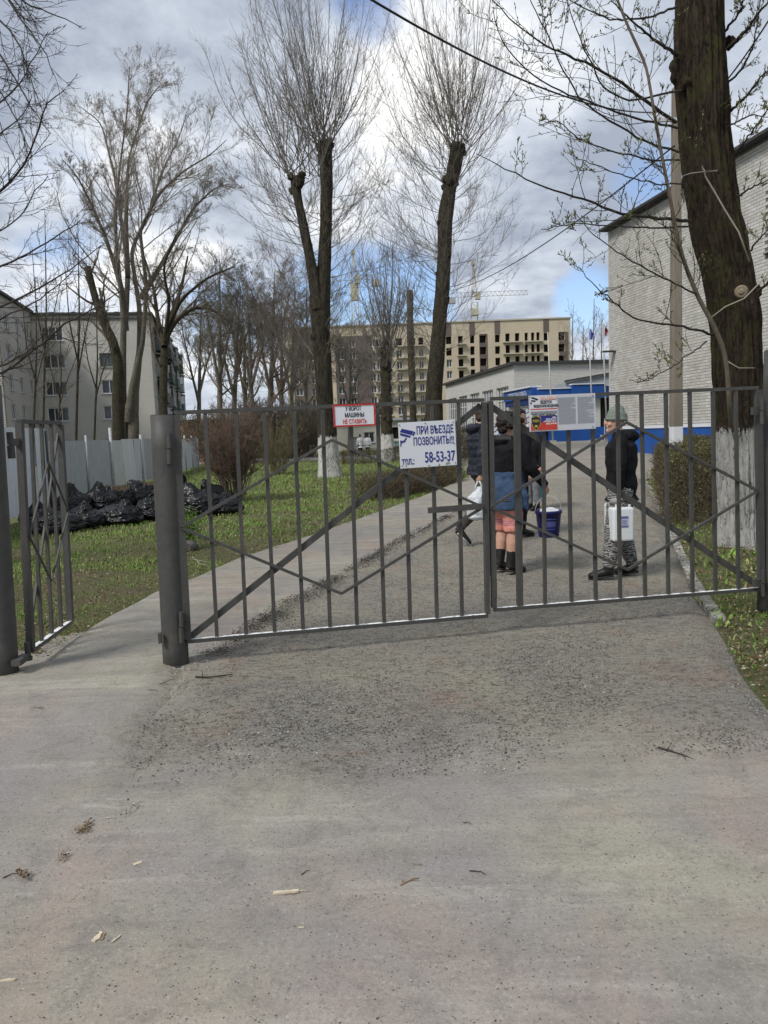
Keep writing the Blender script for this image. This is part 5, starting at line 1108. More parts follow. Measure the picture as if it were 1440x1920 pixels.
# ------------------------------------------------------------------ shrubs and hedges
def shrub(base, label, r, h, n, mat, mat2, seed, up=.9, twr=.006, name='shrub', group=None, lean=.35, n2=8, n3=5):
    rng = np.random.default_rng(seed); root = empty(name, base, label, 'shrub', group); az = rng.uniform(0, 2*PI, n); rr = rng.uniform(0, r*.35, n); b = np.stack([base.x+np.cos(az)*rr, base.y+np.sin(az)*rr, np.full(n, base.z-.03)], 1)
    d = np.stack([np.cos(az)*lean*rng.uniform(.3, 1.3, n), np.sin(az)*lean*rng.uniform(.3, 1.3, n), np.ones(n)*up], 1); p, r_ = grow(b, d, rng.uniform(h*.65, h*1.1, n), np.full(n, twr*2), 10, .07, (0, 0, .1), rng, .4)
    b, d, l_, q = spawn(p, r_, n2, .25, .97, (.4, 1.0), (.15, .4), .6, rng); p2, r2 = grow(b, d, l_, np.maximum(q, twr), 6, .12, (0, 0, .3), rng, .6)
    b, d, l_, q = spawn(p2, r2, n3, .15, .95, (.4, 1.1), (.25, .6), .8, rng); p3, r3 = grow(b, d, l_, np.full(len(b), twr*.8), 4, .15, (0, 0, .2), rng, .7)
    finish_tree(root, [(p, r_, 5), (p2, r2, 3)], tuple(base), mat, 'stems'); finish_tree(root, [(p3, r3, 3)], tuple(base), mat2, 'twigs'); return root
g = G(440, 940); g.z = 0; shrub(g, 'large reddish-brown leafless shrub on the lawn right of the round post', .75, 2.35, 70, 'twig_brown', 'twig_red', 101, name='leafless_shrub', n2=10, n3=7, lean=.28)
g = G(520, 890); g.z = 0; shrub(g, 'olive leafless shrub between the reddish shrub and the forked poplar', 1.3, 2.3, 60, 'twig_olive', 'twig_olive', 102, name='leafless_shrub', lean=.4)
for i, (px, py, r, h, lab) in enumerate(((400, 872, 1.6, 3.4, 'olive-brown thicket shrub right behind the fence end'), (465, 866, 2.2, 4.2, 'wide brown thicket shrub behind the reddish one'), (545, 862, 2.2, 4.0, 'grey-brown thicket shrub left of the forked poplar'), (360, 868, 1.6, 3.0, 'low brown thicket shrub over the far fence sheets'), (500, 858, 2.6, 5.0, 'tall far thicket shrub in the middle of the thicket'), (575, 858, 2.2, 4.2, 'far thicket shrub at the foot of the forked poplar'), (430, 858, 2.6, 5.0, 'tall far thicket shrub under the twin-stemmed tree'))):
    g = G(px, py); g.z = 0; shrub(g, lab, r, h, 60, 'twig_brown', ['twig_olive', 'twig_grey', 'twig_brown'][i % 3], 110+i, name='thicket_shrub', group='thicket shrubs at the back of the lawn', twr=.00026*g.y, lean=.45, n2=10, n3=7)
# leafy hedges : many small twigs and leaves through the volume
t = MT('hedge_leaf', .75, .3); t.color(t.ramp(t.isl(), [(0, (.05, .055, .018)), (.4, (.085, .095, .028)), (.75, (.13, .135, .04)), (1, (.16, .12, .06))]))
t = MT('hedge_twig', .9, .1); t.color(t.ramp(t.isl(), [(0, (.05, .038, .027)), (.6, (.11, .085, .06)), (1, (.17, .14, .10))]))
def hedge(p0, p1, wd, h0, h1, label, seed, nt_, nl, green=.6, name='hedge', twl=.2, leaf=.022):
    rng = np.random.default_rng(seed); p0, p1 = Vector(p0), Vector(p1); u = (p1-p0); Ln = u.length; u = u/Ln; v = Vector((-u.y, u.x, 0)); c = (p0+p1)/2; base = (c.x, c.y, H(c.x, c.y)); root = empty(name, base, label, 'hedge')
    def samp(n, shell):
        s = rng.uniform(0, Ln, n); q = rng.uniform(-1, 1, n); zt = rng.uniform(0, 1, n)
        k = rng.random(n) < shell; side = rng.random(n)
        m = k & (side < .45); q[m] = np.sign(q[m])*rng.uniform(.82, 1.0, m.sum()); m = k & (side >= .45) & (side < .85); zt[m] = rng.uniform(.9, 1.02, m.sum()); m = k & (side >= .85); s[m] = np.where(rng.random(m.sum()) < .5, rng.uniform(0, .12, m.sum()), Ln-rng.uniform(0, .12, m.sum()))
        hh = h0+(h1-h0)*s/Ln; bul = 1-.25*np.abs(q)**4; wv = 1+.12*np.sin(s*3+seed)+.08*np.sin(s*7.7)
        x = p0.x+u.x*s+v.x*q*wd/2*wv; y = p0.y+u.y*s+v.y*q*wd/2*wv; return np.stack([x, y, Hn(x, y)+zt*hh*bul*(1+.05*np.sin(s*5))], 1), zt, q
    b, zt, q = samp(nt_, .45); d = rng.normal(0, .5, (nt_, 3))+np.array([0, 0, .7]); d[:, 0] += v.x*q*.7; d[:, 1] += v.y*q*.7
    b[:, 2] = np.maximum(b[:, 2]-twl*.5, .02); p, r_ = grow(b, d, rng.uniform(twl*.5, twl*1.2, nt_), np.full(nt_, .0045), 4, .25, (0, 0, .3), rng, .5)
    # main stems
    ns = int(Ln*9); s = rng.uniform(0, Ln, ns); q2 = rng.uniform(-.6, .6, ns)*wd/2; bx = np.stack([p0.x+u.x*s+v.x*q2, p0.y+u.y*s+v.y*q2, np.zeros(ns)], 1); bx[:, 2] = Hn(bx[:, 0], bx[:, 1])-.02
    ps, rs = grow(bx, rng.normal(0, .3, (ns, 3))+np.array([0, 0, 1]), np.full(ns, min(h0, h1)*.95), np.full(ns, .014), 7, .12, (0, 0, .2), rng, .4)
    finish_tree(root, [(p, r_, 3), (ps, rs, 5)], base, 'hedge_twig', 'twigs')
    b, zt, q = samp(nl, .75); keep = rng.random(nl) < np.clip(green*(.25+1.1*zt), 0, 1); b = b[keep]; n = len(b); a = nrm(rng.normal(0, 1, (n, 3))); c_ = nrm(np.cross(a, rng.normal(0, 1, (n, 3)))); s = rng.uniform(.6, 1.4, (n, 1))*leaf
    vv = np.stack([b-a*s, b+c_*s*.5, b+a*s, b-c_*s*.5], 1).reshape(-1, 3)-np.array(base); i_ = np.arange(n)*4
    tag(link('leaves', np_mesh('leaves', vv, np.stack([i_, i_+1, i_+2, i_+3], 1), 'hedge_leaf'), root), kind='stuff'); return root
hp0 = G(1318, 985); hp1 = G(1262, 884)
d_ = (Vector((hp1.x, hp1.y, 0))-Vector((hp0.x, hp0.y, 0))).normalized(); rt = Vector((d_.y, -d_.x, 0))
hedge(Vector((hp0.x, hp0.y, 0))+rt*.25, Vector((hp1.x, hp1.y, 0))+rt*.35, 1.5, 1.16, 1.02, 'clipped olive-brown hedge between the drive kerb and the big tree', 201, 16000, 26000, .75)
hedge(Vector((hp0.x+1.9, hp0.y-.3, 0)), Vector((hp0.x+2.9, hp0.y+6, 0)), 1.1, 1.0, 1.0, 'dark bare hedge row behind the big trunk', 202, 7000, 3000, .2)
a, b = G(700, 938), G(835, 905); hedge((a.x, a.y, 0), (b.x, b.y, 0), 1.0, .62, .55, 'low straggly brown hedge beside the path under the camera sign', 203, 5000, 3500, .35, 'low_hedge', .3)
a, b = G(800, 892), G(880, 868); hedge((a.x, a.y, 0), (b.x+.3, b.y+5, 0), 1.5, 1.15, 1.2, 'green-brown hedge behind the camera sign left of the man', 204, 9000, 13000, .7)
hedge((b.x+.3, 41.5, 0), (b.x-5.5, 41.8, 0), .9, .8, .8, 'dark hedge line across the back of the lawn', 205, 5000, 3000, .4, leaf=.04)
# small green bush and stump by the post
g = G(352, 1030); g.z = 0
simple('leaf_green', (.10, .18, .03), .6, .35, 12); simple('stone_grey', (.14, .13, .12), .9, .3, 20, bump=.02, bscale=15)
root = empty('young_bush', g, 'small bright green bush just behind the round gate post', 'bush'); rg = np.random.default_rng(5); n = 2400; b = rg.normal(0, 1, (n, 3))*np.array([.10, .10, .13])+np.array([0, 0, .30]); a = nrm(rg.normal(0, 1, (n, 3))); c_ = nrm(np.cross(a, rg.normal(0, 1, (n, 3)))); s = rg.uniform(.008, .02, (n, 1)); i_ = np.arange(n)*4
tag(link('leaves', np_mesh('leaves', np.stack([b-a*s, b+c_*s*.6, b+a*s, b-c_*s*.6], 1).reshape(-1, 3), np.stack([i_, i_+1, i_+2, i_+3], 1), 'leaf_green'), root), kind='stuff')
az = rg.uniform(0, 2*PI, 24); p, r_ = grow(np.zeros((24, 3))+rg.normal(0, .03, (24, 3))*np.array([1, 1, 0]), np.stack([np.cos(az)*.3, np.sin(az)*.3, np.ones(24)], 1), np.full(24, .42), np.full(24, .006), 6, .1, (0, 0, .1), rg); finish_tree(root, [(p, r_, 4)], (0, 0, 0), 'twig_brown', 'stems')
mb = MB(); lump(mb, g+Vector((.06, -.08, .06)), .11, (1, .8, .9), 8, 3, .4); tag(mb.build('stone', 'stone_grey', smooth=True), 'dark stone at the foot of the small green bush', 'stone')
g = G(362, 1062); mb = MB(); mb.tube([g+Vector((-.05, .25, .05)), g+Vector((.02, .12, .06)), g+Vector((.08, 0, .03)), g+Vector((.22, -.1, .02))], [.008, .007, .006, .003], 6); mb.tube([g+Vector((.02, .12, .06)), g+Vector((.2, .08, .03))], .004, 5); tag(mb.build('dead_branch', 'dry_stem', smooth=True), 'pale dead branch lying in the grass beside the small bush', 'branch')
# ------------------------------------------------------------------ grass, weeds, litter
t = MT('grass_blade', .7, .25); t.color(t.mix(t.ramp(t.noise(1.0, 3), [(.35, 0), (.65, 1)]), t.ramp(t.isl(), [(0, (.10, .19, .03)), (.6, (.185, .33, .05)), (.86, (.27, .38, .08)), (1, (.36, .33, .17))]), t.ramp(t.isl(), [(0, (.08, .13, .03)), (.5, (.16, .22, .05)), (.8, (.24, .22, .11)), (1, (.28, .23, .14))])))
t = MT('litter', .9, .1); t.color(t.ramp(t.isl(), [(0, (.04, .028, .018)), (.4, (.11, .07, .04)), (.7, (.19, .13, .075)), (.93, (.27, .2, .13)), (1, (.45, .42, .36))]))
t = MT('gravel_grain', .9, .2); t.color(t.ramp(t.isl(), [(0, (.03, .028, .026)), (.35, (.09, .085, .08)), (.7, (.20, .19, .175)), (.96, (.30, .285, .26)), (1, (.46, .45, .42))]))
lawn = list(path_l[3:])+[(2.6, 34), (1.0, 43), (-12, 51.5), (-16, 42), (-10.4, 37), (F0.x+.25, 14), (-7.4, 9), (-7.4, 5.2)]
verge = [kerb_r[-1]]+kerb_r[::-1][1:]+[(drive_r[2][0], drive_r[2][1]), (6.5, 3.5), (14, 4), (14, 24), (8.2, 22.4)]
def scatter(poly, n, rng, ymin, ymax, dens=None):
    xs_ = [p[0] for p in poly]; X0, X1 = min(xs_), max(xs_); y = ymin*(ymax/ymin)**rng.random(n) ; x = rng.uniform(-1, 1, n)*y*.62; x = x; m = inpoly(x, y, poly)
    if dens is not None:
        dn = np.array([dens(a, b) for a, b in zip(x[m], y[m])]); mm = np.where(m)[0][rng.random(m.sum()) < dn]; return x[mm], y[mm]
    return x[m], y[m]
def blades(name, poly, n, rng, y0, y1, hgt, wid, dens, mat, label, nb=3):
    x, y = scatter(poly, n, rng, y0, y1, dens); N = len(x); sc_ = np.clip(y/9, .8, 3.5)**.7; h = rng.uniform(.4, 1.2, N)*hgt*sc_; w_ = wid*sc_*rng.uniform(.6, 1.3, N); az = rng.uniform(0, 2*PI, N); le = rng.uniform(.2, 1.1, N)*h
    z = Hn(x, y)-.005; b = np.stack([x, y, z], 1); u = np.stack([np.cos(az), np.sin(az), 0*az], 1); v = np.stack([-np.sin(az), np.cos(az), 0*az], 1)
    mid = b+np.array([0, 0, 1])*(h*.6)[:, None]+v*(le*.35)[:, None]; tip = b+np.array([0, 0, 1])*h[:, None]*.95+v*le[:, None]
    vv = np.stack([b-u*w_[:, None], b+u*w_[:, None], mid+u*w_[:, None]*.8, mid-u*w_[:, None]*.8, tip], 1).reshape(-1, 3); i = np.arange(N)*5
    me = np_mesh(name, vv, np.concatenate([np.stack([i, i+1, i+2], 1), np.stack([i, i+2, i+3], 1), np.stack([i+3, i+2, i+4], 1)]), mat); return tag(link(name, me), label, 'grass' if 'grass' in name else 'weeds', kind='stuff')
def gd(x, y):
    e = noise.noise(Vector((x*.7, y*.7, 0)))*.9+noise.noise(Vector((x*3, y*3, 4)))*.8+noise.noise(Vector((x*8, y*8, 4)))*.5+(.50 if y > 12 else .28)
    q = path_dist(x, y); return max(0, min(1, e*min(1, (q-.15)/1.0)*1.2)) if q > .1 else .02
PLn = np.array(path_l)
def path_dist(x, y): return float(np.min(np.hypot(PLn[:, 0]-x, PLn[:, 1]-y)))
blades('lawn_grass', lawn, 420000, np.random.default_rng(301), 5, 52, .042, .0038, gd, 'grass_blade', 'short patchy spring grass covering the lawn left of the path')
blades('verge_grass', verge, 60000, np.random.default_rng(302), 4.5, 24, .05, .005, lambda x, y: .75 if noise.noise(Vector((x*1.2, y*1.2, 9))) > -.05-(.25 if y > 9 else -.12) else .05, 'grass_blade', 'grass tufts and weeds on the verge right of the drive')
blades('verge_weeds', verge, 5200, np.random.default_rng(303), 4.5, 9, .075, .016, lambda x, y: 1 if noise.noise(Vector((x*1.5, y*1.5, 2))) > .05 else .05, 'grass_blade', 'broad-leaved weeds at the edge of the drive by the right post')
def flakes(name, poly, n, rng, y0, y1, size, dens, mat, label, asp=.55, curl=.35, zo=.012):
    x, y = scatter(poly, n, rng, y0, y1, dens); N = len(x); s = rng.uniform(.4, 1.3, N)*size*np.clip(y/8, .8, 3)**.6; c = np.stack([x, y, Hn(x, y)+zo+rng.uniform(0, .02 if zo < .02 else .006, N)], 1); nn = nrm(rng.normal(0, curl, (N, 3))+np.array([0, 0, 1])); a = nrm(np.cross(nn, rng.normal(0, 1, (N, 3)))); b = np.cross(nn, a); s = s[:, None]
    vv = np.stack([c-a*s, c-b*s*asp+nn*s*.15, c+a*s, c+b*s*asp+nn*s*.15], 1).reshape(-1, 3); i = np.arange(N)*4; return tag(link(name, np_mesh(name, vv, np.concatenate([np.stack([i, i+1, i+2], 1), np.stack([i, i+2, i+3], 1)]), mat)), label, 'litter', kind='stuff')
flakes('leaf_litter', verge, 90000, np.random.default_rng(310), 3.2, 22, .016, lambda x, y: .9 if noise.noise(Vector((x, y, 5))) > -.2 else .3, 'litter', 'dead leaves strewn over the verge under the big tree')
flakes('leaf_litter', lawn, 110000, np.random.default_rng(311), 5, 30, .013, lambda x, y: .85 if path_dist(x, y) < 1.9 or noise.noise(Vector((x, y, 5))) > .15 else .25, 'litter', 'dead leaves and crumbs scattered through the lawn')
def grains(name, poly, n, rng, y0, y1, size, dens, label, mat='gravel_grain', zo=.018):
    x, y = scatter(poly, n, rng, y0, y1, dens); N = len(x); s = (rng.uniform(.2, 1.0, N)**3*size+size*.15)*np.clip(y/6, .9, 2.2)**.5; c = np.stack([x, y, Hn(x, y)+zo+s*.2], 1)
    o = np.array([[1, 0, 0], [0, 1, 0], [-1, 0, 0], [0, -1, 0], [0, 0, .7], [0, 0, -.7]], float); o = o[None]*rng.uniform(.6, 1.3, (N, 6, 1)); az = rng.uniform(0, 2*PI, N); ca, sa = np.cos(az)[:, None], np.sin(az)[:, None]; o = np.stack([o[..., 0]*ca-o[..., 1]*sa, o[..., 0]*sa+o[..., 1]*ca, o[..., 2]], -1)
    vv = (c[:, None]+o*s[:, None, None]).reshape(-1, 3); i = np.arange(N)*6; F = [np.stack([i+a, i+(a+1) % 4, i+4], 1) for a in range(4)]; return tag(link(name, np_mesh(name, vv, np.concatenate(F), mat)), label, 'gravel', kind='stuff')
dpoly = list(drive_l)+list(drive_r)[::-1]
def dd(x, y): return min(1, max(.05, (.55+.9*noise.noise(Vector((x*1.5, y*1.5, 6)))+.4*noise.noise(Vector((x*5, y*5, 1))))*sst((y-edge_y(x)+.35)/.5)))
grains('loose_gravel', dpoly, 260000, np.random.default_rng(320), 3.0, 20, .0068, dd, 'loose grit and gravel scattered over the drive')
stp = [(-6, 1), (6, 1), (6, 5), (-6, 5)]; grains('road_grit', stp, 7000, np.random.default_rng(321), 1.2, 5, .0035, lambda x, y: .5, 'sparse grit on the smooth street asphalt', zo=.036)
grains('path_grit', path_l+path_r[::-1], 9000, np.random.default_rng(322), 4, 18, .005, lambda x, y: .5, 'sparse grit on the footpath')
# dirt ridge along path edge
flakes('drive_debris', dpoly, 26000, np.random.default_rng(323), 3.1, 14, .009, lambda x, y: min(1, .2+max(0, noise.noise(Vector((x*2, y*2, 6)))*2)+ (.6 if float(np.min(np.hypot(np.array(path_r)[:, 0]-x, np.array(path_r)[:, 1]-y))) < .35 else 0))*sst((y-edge_y(x)+.3)/.4), 'litter', 'small dark leaf crumbs and bark bits on the drive', .4)
tk = g2([(30, 1655), (120, 1585), (235, 1515), (262, 1525), (150, 1612), (60, 1680)])
flakes('track_crumbs', tk, 420000, np.random.default_rng(324), 1.8, 4.2, .007, lambda x, y: max(0, min(1, -.05+1.8*noise.noise(Vector((x*9, y*9, 2))))), 'litter', 'dark crumbs of soil in the tyre track on the left of the street', .6, .35, .040)
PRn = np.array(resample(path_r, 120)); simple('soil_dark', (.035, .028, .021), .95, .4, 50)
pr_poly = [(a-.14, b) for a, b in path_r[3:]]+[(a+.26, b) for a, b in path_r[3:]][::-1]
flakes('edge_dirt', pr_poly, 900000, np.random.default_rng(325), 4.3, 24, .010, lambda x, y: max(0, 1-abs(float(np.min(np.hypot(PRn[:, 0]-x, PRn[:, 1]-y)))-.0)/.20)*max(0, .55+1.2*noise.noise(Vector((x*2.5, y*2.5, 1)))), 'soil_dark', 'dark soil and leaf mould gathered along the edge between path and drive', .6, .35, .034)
pl_poly = [(a-.35, b) for a, b in path_l[2:]]+[(a+.22, b) for a, b in path_l[2:]][::-1]
flakes('edge_dirt', pl_poly, 160000, np.random.default_rng(326), 4.3, 24, .010, lambda x, y: max(0, .35+1.0*noise.noise(Vector((x*2.5, y*2.5, 1))))*max(0, 1-path_dist(x, y)/.4), 'litter', 'brown crumbs and dead leaves spilling over the lawn edge of the path', .6, .35, .045)
# individual twigs and chips
def stick(px, L_, w_, ang, label, mat='twig_dark', bend=.1, fork=False, cat='twig', name='twig', z=.03):
    g = G(px[0], px[1]); a = rad(ang); d = Vector((math.cos(a), math.sin(a), 0)); n = Vector((-d.y, d.x, 0)); zz = street_z(g.x, g.y)+.004 if g.y < 4.3 else H(g.x, g.y)+.03; g = Vector((g.x, g.y, max(zz, .014) if g.y < 4.3 else zz)); mb = MB(); mb.tube([g-d*L_/2, g-d*L_*.15+n*bend*L_, g+d*L_*.2+n*bend*L_*.8+Z*.004, g+d*L_/2], [w_, w_*.9, w_*.7, w_*.4], 6)
    if fork: mb.tube([g+d*L_*.1+n*bend*L_, g+d*L_*.35-n*L_*.22+Z*.01], [w_*.6, w_*.3], 5); mb.tube([g-d*L_*.3+n*bend*L_*.6, g-d*L_*.35+n*L_*.3+Z*.015], [w_*.6, w_*.3], 5)
    tag(mb.build(name, mat, smooth=True), label, cat)
def chip(px, L_, w_, h_, ang, label, mat='pale_wood'):
    g = G(px[0], px[1]); a = rad(ang); d = Vector((math.cos(a), math.sin(a), 0)); n = Vector((-d.y, d.x, 0)); zz = max(street_z(g.x, g.y), .01)+.001; g = Vector((g.x, g.y, zz)); mb = MB(); k = 7; pts = []
    top = []; bot = []
    for i in range(k+1):
        t_ = i/k; ww = w_*(1-.75*abs(t_-.4)**1.5)*random.uniform(.75, 1.1); c = g+d*L_*(t_-.5)+n*random.uniform(-.1, .1)*w_; top += [c-n*ww/2+Z*h_*random.uniform(.7, 1), c+n*ww/2+Z*h_*random.uniform(.6, 1)]; bot += [c-n*ww/2, c+n*ww/2]
    V = top+bot; o = len(top); mb.v = [tuple(p) for p in V]; F = []
    for i in range(k): a_ = i*2; F += [(a_, a_+2, a_+3, a_+1), (a_, o+a_, o+a_+2, a_+2), (a_+1, a_+3, o+a_+3, o+a_+1)]
    F += [(0, 1, o+1, o), (k*2, o+k*2, o+k*2+1, k*2+1)]; mb.f = F; mb.mi = [0]*len(F); tag(mb.build('wood_chip', mat), label, 'wood chip')
simple('pale_wood', (.52, .45, .33), .85, .15, 60); simple('brown_wood', (.22, .15, .10), .9, .3, 60)
chip((537, 1693), .085, .014, .008, 4, 'pale split wood splinter lying near the middle of the street'); stick((565, 1690), .05, .0018, 4, 'thin pale straw at the right end of the large splinter', 'pale_wood', .02)
chip((184, 1776), .045, .018, .01, 75, 'pale wood chip leaning left in the pair at the lower left'); chip((194, 1774), .035, .012, .008, 95, 'brown wood chip right beside the lower left pale chip', 'brown_wood'); chip((220, 1778), .035, .006, .004, 60, 'narrow pale wood sliver right of the lower left pair')
chip((259, 1634), .03, .018, .004, 30, 'small white flake of wood on the left tyre track'); chip((15, 1857), .045, .01, .006, 10, 'pale wood sliver at the lower left edge'); chip((566, 1763), .02, .006, .003, 0, 'tiny pale sliver below the large splinter'); chip((205, 1549), .02, .006, .003, 20, 'tiny pale chip beside the dark crumbs of the tyre track')
stick((896, 1658), .06, .0022, -28, 'short dark twig right of the street centre'); stick((769, 1672), .075, .003, 30, 'brown bark-covered stick left of the short dark twig', 'brown_wood', .05, True); stick((574, 1652), .035, .0018, 40, 'tiny crooked twig above the large splinter'); stick((20, 1658), .045, .002, 30, 'thin dark twig near the left edge of the street')
stick((1271, 1424), .21, .004, -55, 'long dark twig at the right on the edge of the gravel', 'twig_dark', .05, True); stick((402, 1275), .24, .006, 5, 'dark forked twig on the gravel right of the round post', 'twig_dark', -.12, True); stick((315, 1286), .12, .003, 50, 'grey twig in front of the round post', 'twig_brown', .03)
stick((532, 1368), .14, .003, -5, 'curved dark twig on the gravel below the left leaf', 'twig_dark', -.12); stick((72, 1341), .08, .0025, -5, 'bent twig on the asphalt left of the round post', 'twig_brown', .12, True); stick((12, 1272), .16, .006, 10, 'black forked twig at the foot of the left post', 'twig_dark', .08, True); stick((284, 1303), .08, .0025, -15, 'small twig on the asphalt left of the round post base', 'twig_brown', .08)
stick((780, 1640), .05, .0015, 170, 'hair-thin curled stem above the brown stick', 'brown_wood', .1); stick((876, 1562), .03, .002, -20, 'short broken twig on the street below the gravel edge')
# paint flakes round the post
g0 = pA
def ringp(x, y): return math.exp(-((math.hypot(x-g0.x, y-g0.y)-.13)/.10)**2)
simple('paint_flake', (.42, .44, .45), .6, .2)
flakes('paint_flakes', [(g0.x-.5, g0.y-.5), (g0.x+.6, g0.y-.5), (g0.x+.6, g0.y+.5), (g0.x-.5, g0.y+.5)], 60000, np.random.default_rng(330), 4.6, 5.8, .006, lambda x, y: .5*ringp(x, y), 'paint_flake', 'pale paint flakes and rubble round the foot of the round post')
# ------------------------------------------------------------------ rubbish bags
t = MT('black_plastic', .26, .26); t.color(t.ramp(t.noise(4, 5), [(.35, (.004, .0045, .005)), (.75, (.009, .010, .012))])); nz = t.noise((8, 8, 14), 3, .5, (0, 0, 0), 1.5); t.bump(nz, .012, .8); t.rough(t.ramp(nz, [(.3, .20), (.7, .36)]))
t = MT('bag_leaves', .95, .1); t.color(t.ramp(t.noise(30, 5, .8), [(.35, (.03, .022, .015)), (.55, (.11, .085, .055)), (.75, (.22, .19, .14))])); t.bump(t.noise(30, 5, .8), .04)
def bag(c, sx, sy, h, seed, label, open_=False, tall=.0):
    bm_ = bmesh.new(); bmesh.ops.create_icosphere(bm_, subdivisions=6, radius=1); R_ = random.Random(seed); off = Vector((seed*1.7, seed*.3, seed*2.1)); tn = Vector((R_.uniform(-.35, .35), R_.uniform(-.3, .3), 1)).normalized()
    for v in bm_.verts:
        d = v.co.normalized(); r_ = 1+.10*noise.noise(d*1.2+off)
        az_ = math.atan2(d.y, d.x); q_ = Vector((math.cos(az_), math.sin(az_), 0)); w_ = noise.noise(d*1.9+off*2)*1.1; rg_ = lambda p: 1-2*abs(noise.noise(p))
        # pleats gather towards the neck, slack folds sag across the belly
        pl = .5+.5*max(0, d.z); r_ += pl*(.055*rg_(Vector((q_.x*2.6+w_, q_.y*2.6, d.z*.8))+off)+.04*rg_(Vector((q_.x*6+w_*2, q_.y*6, d.z*1.8))+off*1.3)+.022*rg_(Vector((q_.x*14+w_*3, q_.y*14, d.z*3))+off))
        r_ += .05*rg_(Vector((d.x*1.6, d.y*1.6, d.z*4.5+w_*1.6))+off*.7)+.02*rg_(Vector((d.x*4, d.y*4, d.z*11+w_*3))+off*.4)-.10
        k_ = max(0, d.dot(tn))
        p = Vector((d.x*sx*.5*r_, d.y*sy*.5*r_, (d.z*.60+.40)*h*r_))
        if open_:
            if k_ > .80: p.z -= h*.16*(k_-.80)/.20
        elif k_ > .90: p += tn*h*.36*((k_-.90)/.10)**1.5; p.x += .05*noise.noise(d*9+off)
        if d.z < .1: w2 = 1+.14*math.sin(PI*min(1, max(0, .1-d.z))); p.x *= w2; p.y *= w2
        if p.z < .0: p.z = -.01*(1-d.z)
        v.co = p
    me = bpy.data.meshes.new('rubbish_bag'); bm_.to_mesh(me); bm_.free(); me.polygons.foreach_set('use_smooth', [True]*len(me.polygons)); me.materials.append(MATS['black_plastic'])
    if open_:
        me.materials.append(MATS['bag_leaves'])
        for p in me.polygons:
            if p.center.normalized().dot(tn) > .88+.06*noise.noise(p.center*6) and p.center.z > h*.55: p.material_index = 1
    o = bpy.data.objects.new('rubbish_bag', me); col.objects.link(o); o.location = c; o.rotation_euler = (0, 0, R_.uniform(0, 6)); return tag(o, label, 'rubbish bag', 'black rubbish bags heaped by the fence')
bags = [((150, 990), 1.0, .75, .50, 'greenish-sheen black bag bulging behind the wicket bars', 0), ((214, 985), 1.1, .85, .52, 'broad crumpled black bag at the front of the heap', 0), ((283, 976), 1.0, .85, .62, 'taut round black bag just left of the round gate post', 0), ((365, 968), 1.25, .95, .70, 'large smooth black bag just right of the round gate post', 0), ((420, 965), .75, .7, .48, 'small crumpled black bag at the right end of the heap', 0),
        ((100, 1002), .95, .8, .48, 'dark bag lying behind the middle wicket bars', 0), ((72, 1000), .8, .7, .45, 'leftmost black bag squeezed against the light fence sheets', 0), ((128, 968), .85, .8, .72, 'bag with a twisted neck standing up behind the wicket edge', 0), ((180, 962), .95, .8, .70, 'black bag in the second row below the fence seam', 0), ((214, 955), 1.0, .85, .80, 'open bag with leaves at the top of the heap under the pipe post', 1), ((262, 950), 1.15, .95, .86, 'open bag full of dry leaves below the white fence strip', 1), ((322, 948), 1.0, .9, .78, 'black bag hidden behind the round gate post', 0), ((395, 950), .8, .7, .66, 'black bag at the back right of the heap', 0), ((60, 985), .7, .7, .5, 'black bag in the far left corner of the heap', 0)]
for i, ((px, py), sx, sy, h, lab, op) in enumerate(bags):
    g = G(px, py); g.y += sy*.35; g.z = 0.0; s = max(1.0, (g.y/15.5)); bag(g, sx*.94*s**.5, sy*.95, h*.72*s**.3, i+3, lab, bool(op))
mb = MB(); g = G(200, 962); 
# ------------------------------------------------------------------ people
t = MT('skin', .55, .35); t.color(t.ramp(t.noise(20, 3), [(.3, (.42, .24, .17)), (.7, (.52, .31, .23))])); t.b.inputs['Subsurface Weight'].default_value = .05
simple('hair_dark', (.018, .012, .010), .6, .4, 40, bump=.004, bscale=120); simple('hair_brown', (.05, .032, .02), .6, .4, 40); simple('eye_dark', (.02, .015, .012), .2)
simple('cloth_black', (.010, .010, .012), .85, .3, 12, .15, .006, 30); simple('cloth_navy', (.014, .016, .026), .5, .3, 12, .3, .006, 30); simple('denim', (.04, .068, .125), .85, .35, 10, .15, .004, 60)
simple('trouser_olive', (.055, .052, .042), .9, .3, 12); simple('boot_black', (.012, .011, .011), .5, .3, 10); simple('sole', (.02, .02, .02), .7); simple('shoe_white', (.5, .5, .5), .6); simple('coat_white', (.55, .56, .58), .8, .05); simple('hat_green', (.17, .20, .17), .95, .15, 50, .1, .004, 120); simple('glove_grey', (.30, .29, .28), .9, .1)
simple('lip', (.33, .12, .10), .5)
t = MT('pink_shorts', .8, .2); p_ = t.xyz()[2]; st_ = t.ma('MULTIPLY', t.ma('GREATER_THAN', t.ma('SINE', t.ma('ADD', t.ma('MULTIPLY', p_, 260), t.ma('MULTIPLY', t.noise(12, 3), 9))), .3), t.ma('LESS_THAN', t.ma('ABSOLUTE', t.ma('SUBTRACT', p_, .545)), .028)); t.color(t.mix(st_, (.66, .27, .21), (.30, .14, .24)))
t = MT('zebra', .9, .15); m_ = t.noise((7, 7, 9), 4, .55, (0, 0, 0), 1.4); wv = t.ma('SINE', t.ma('ADD', t.ma('MULTIPLY', t.xyz()[2], 230), t.ma('MULTIPLY', m_, 34))); t.color(t.mix(t.ma('GREATER_THAN', wv, .0), (.045, .044, .043), (.27, .26, .25)))
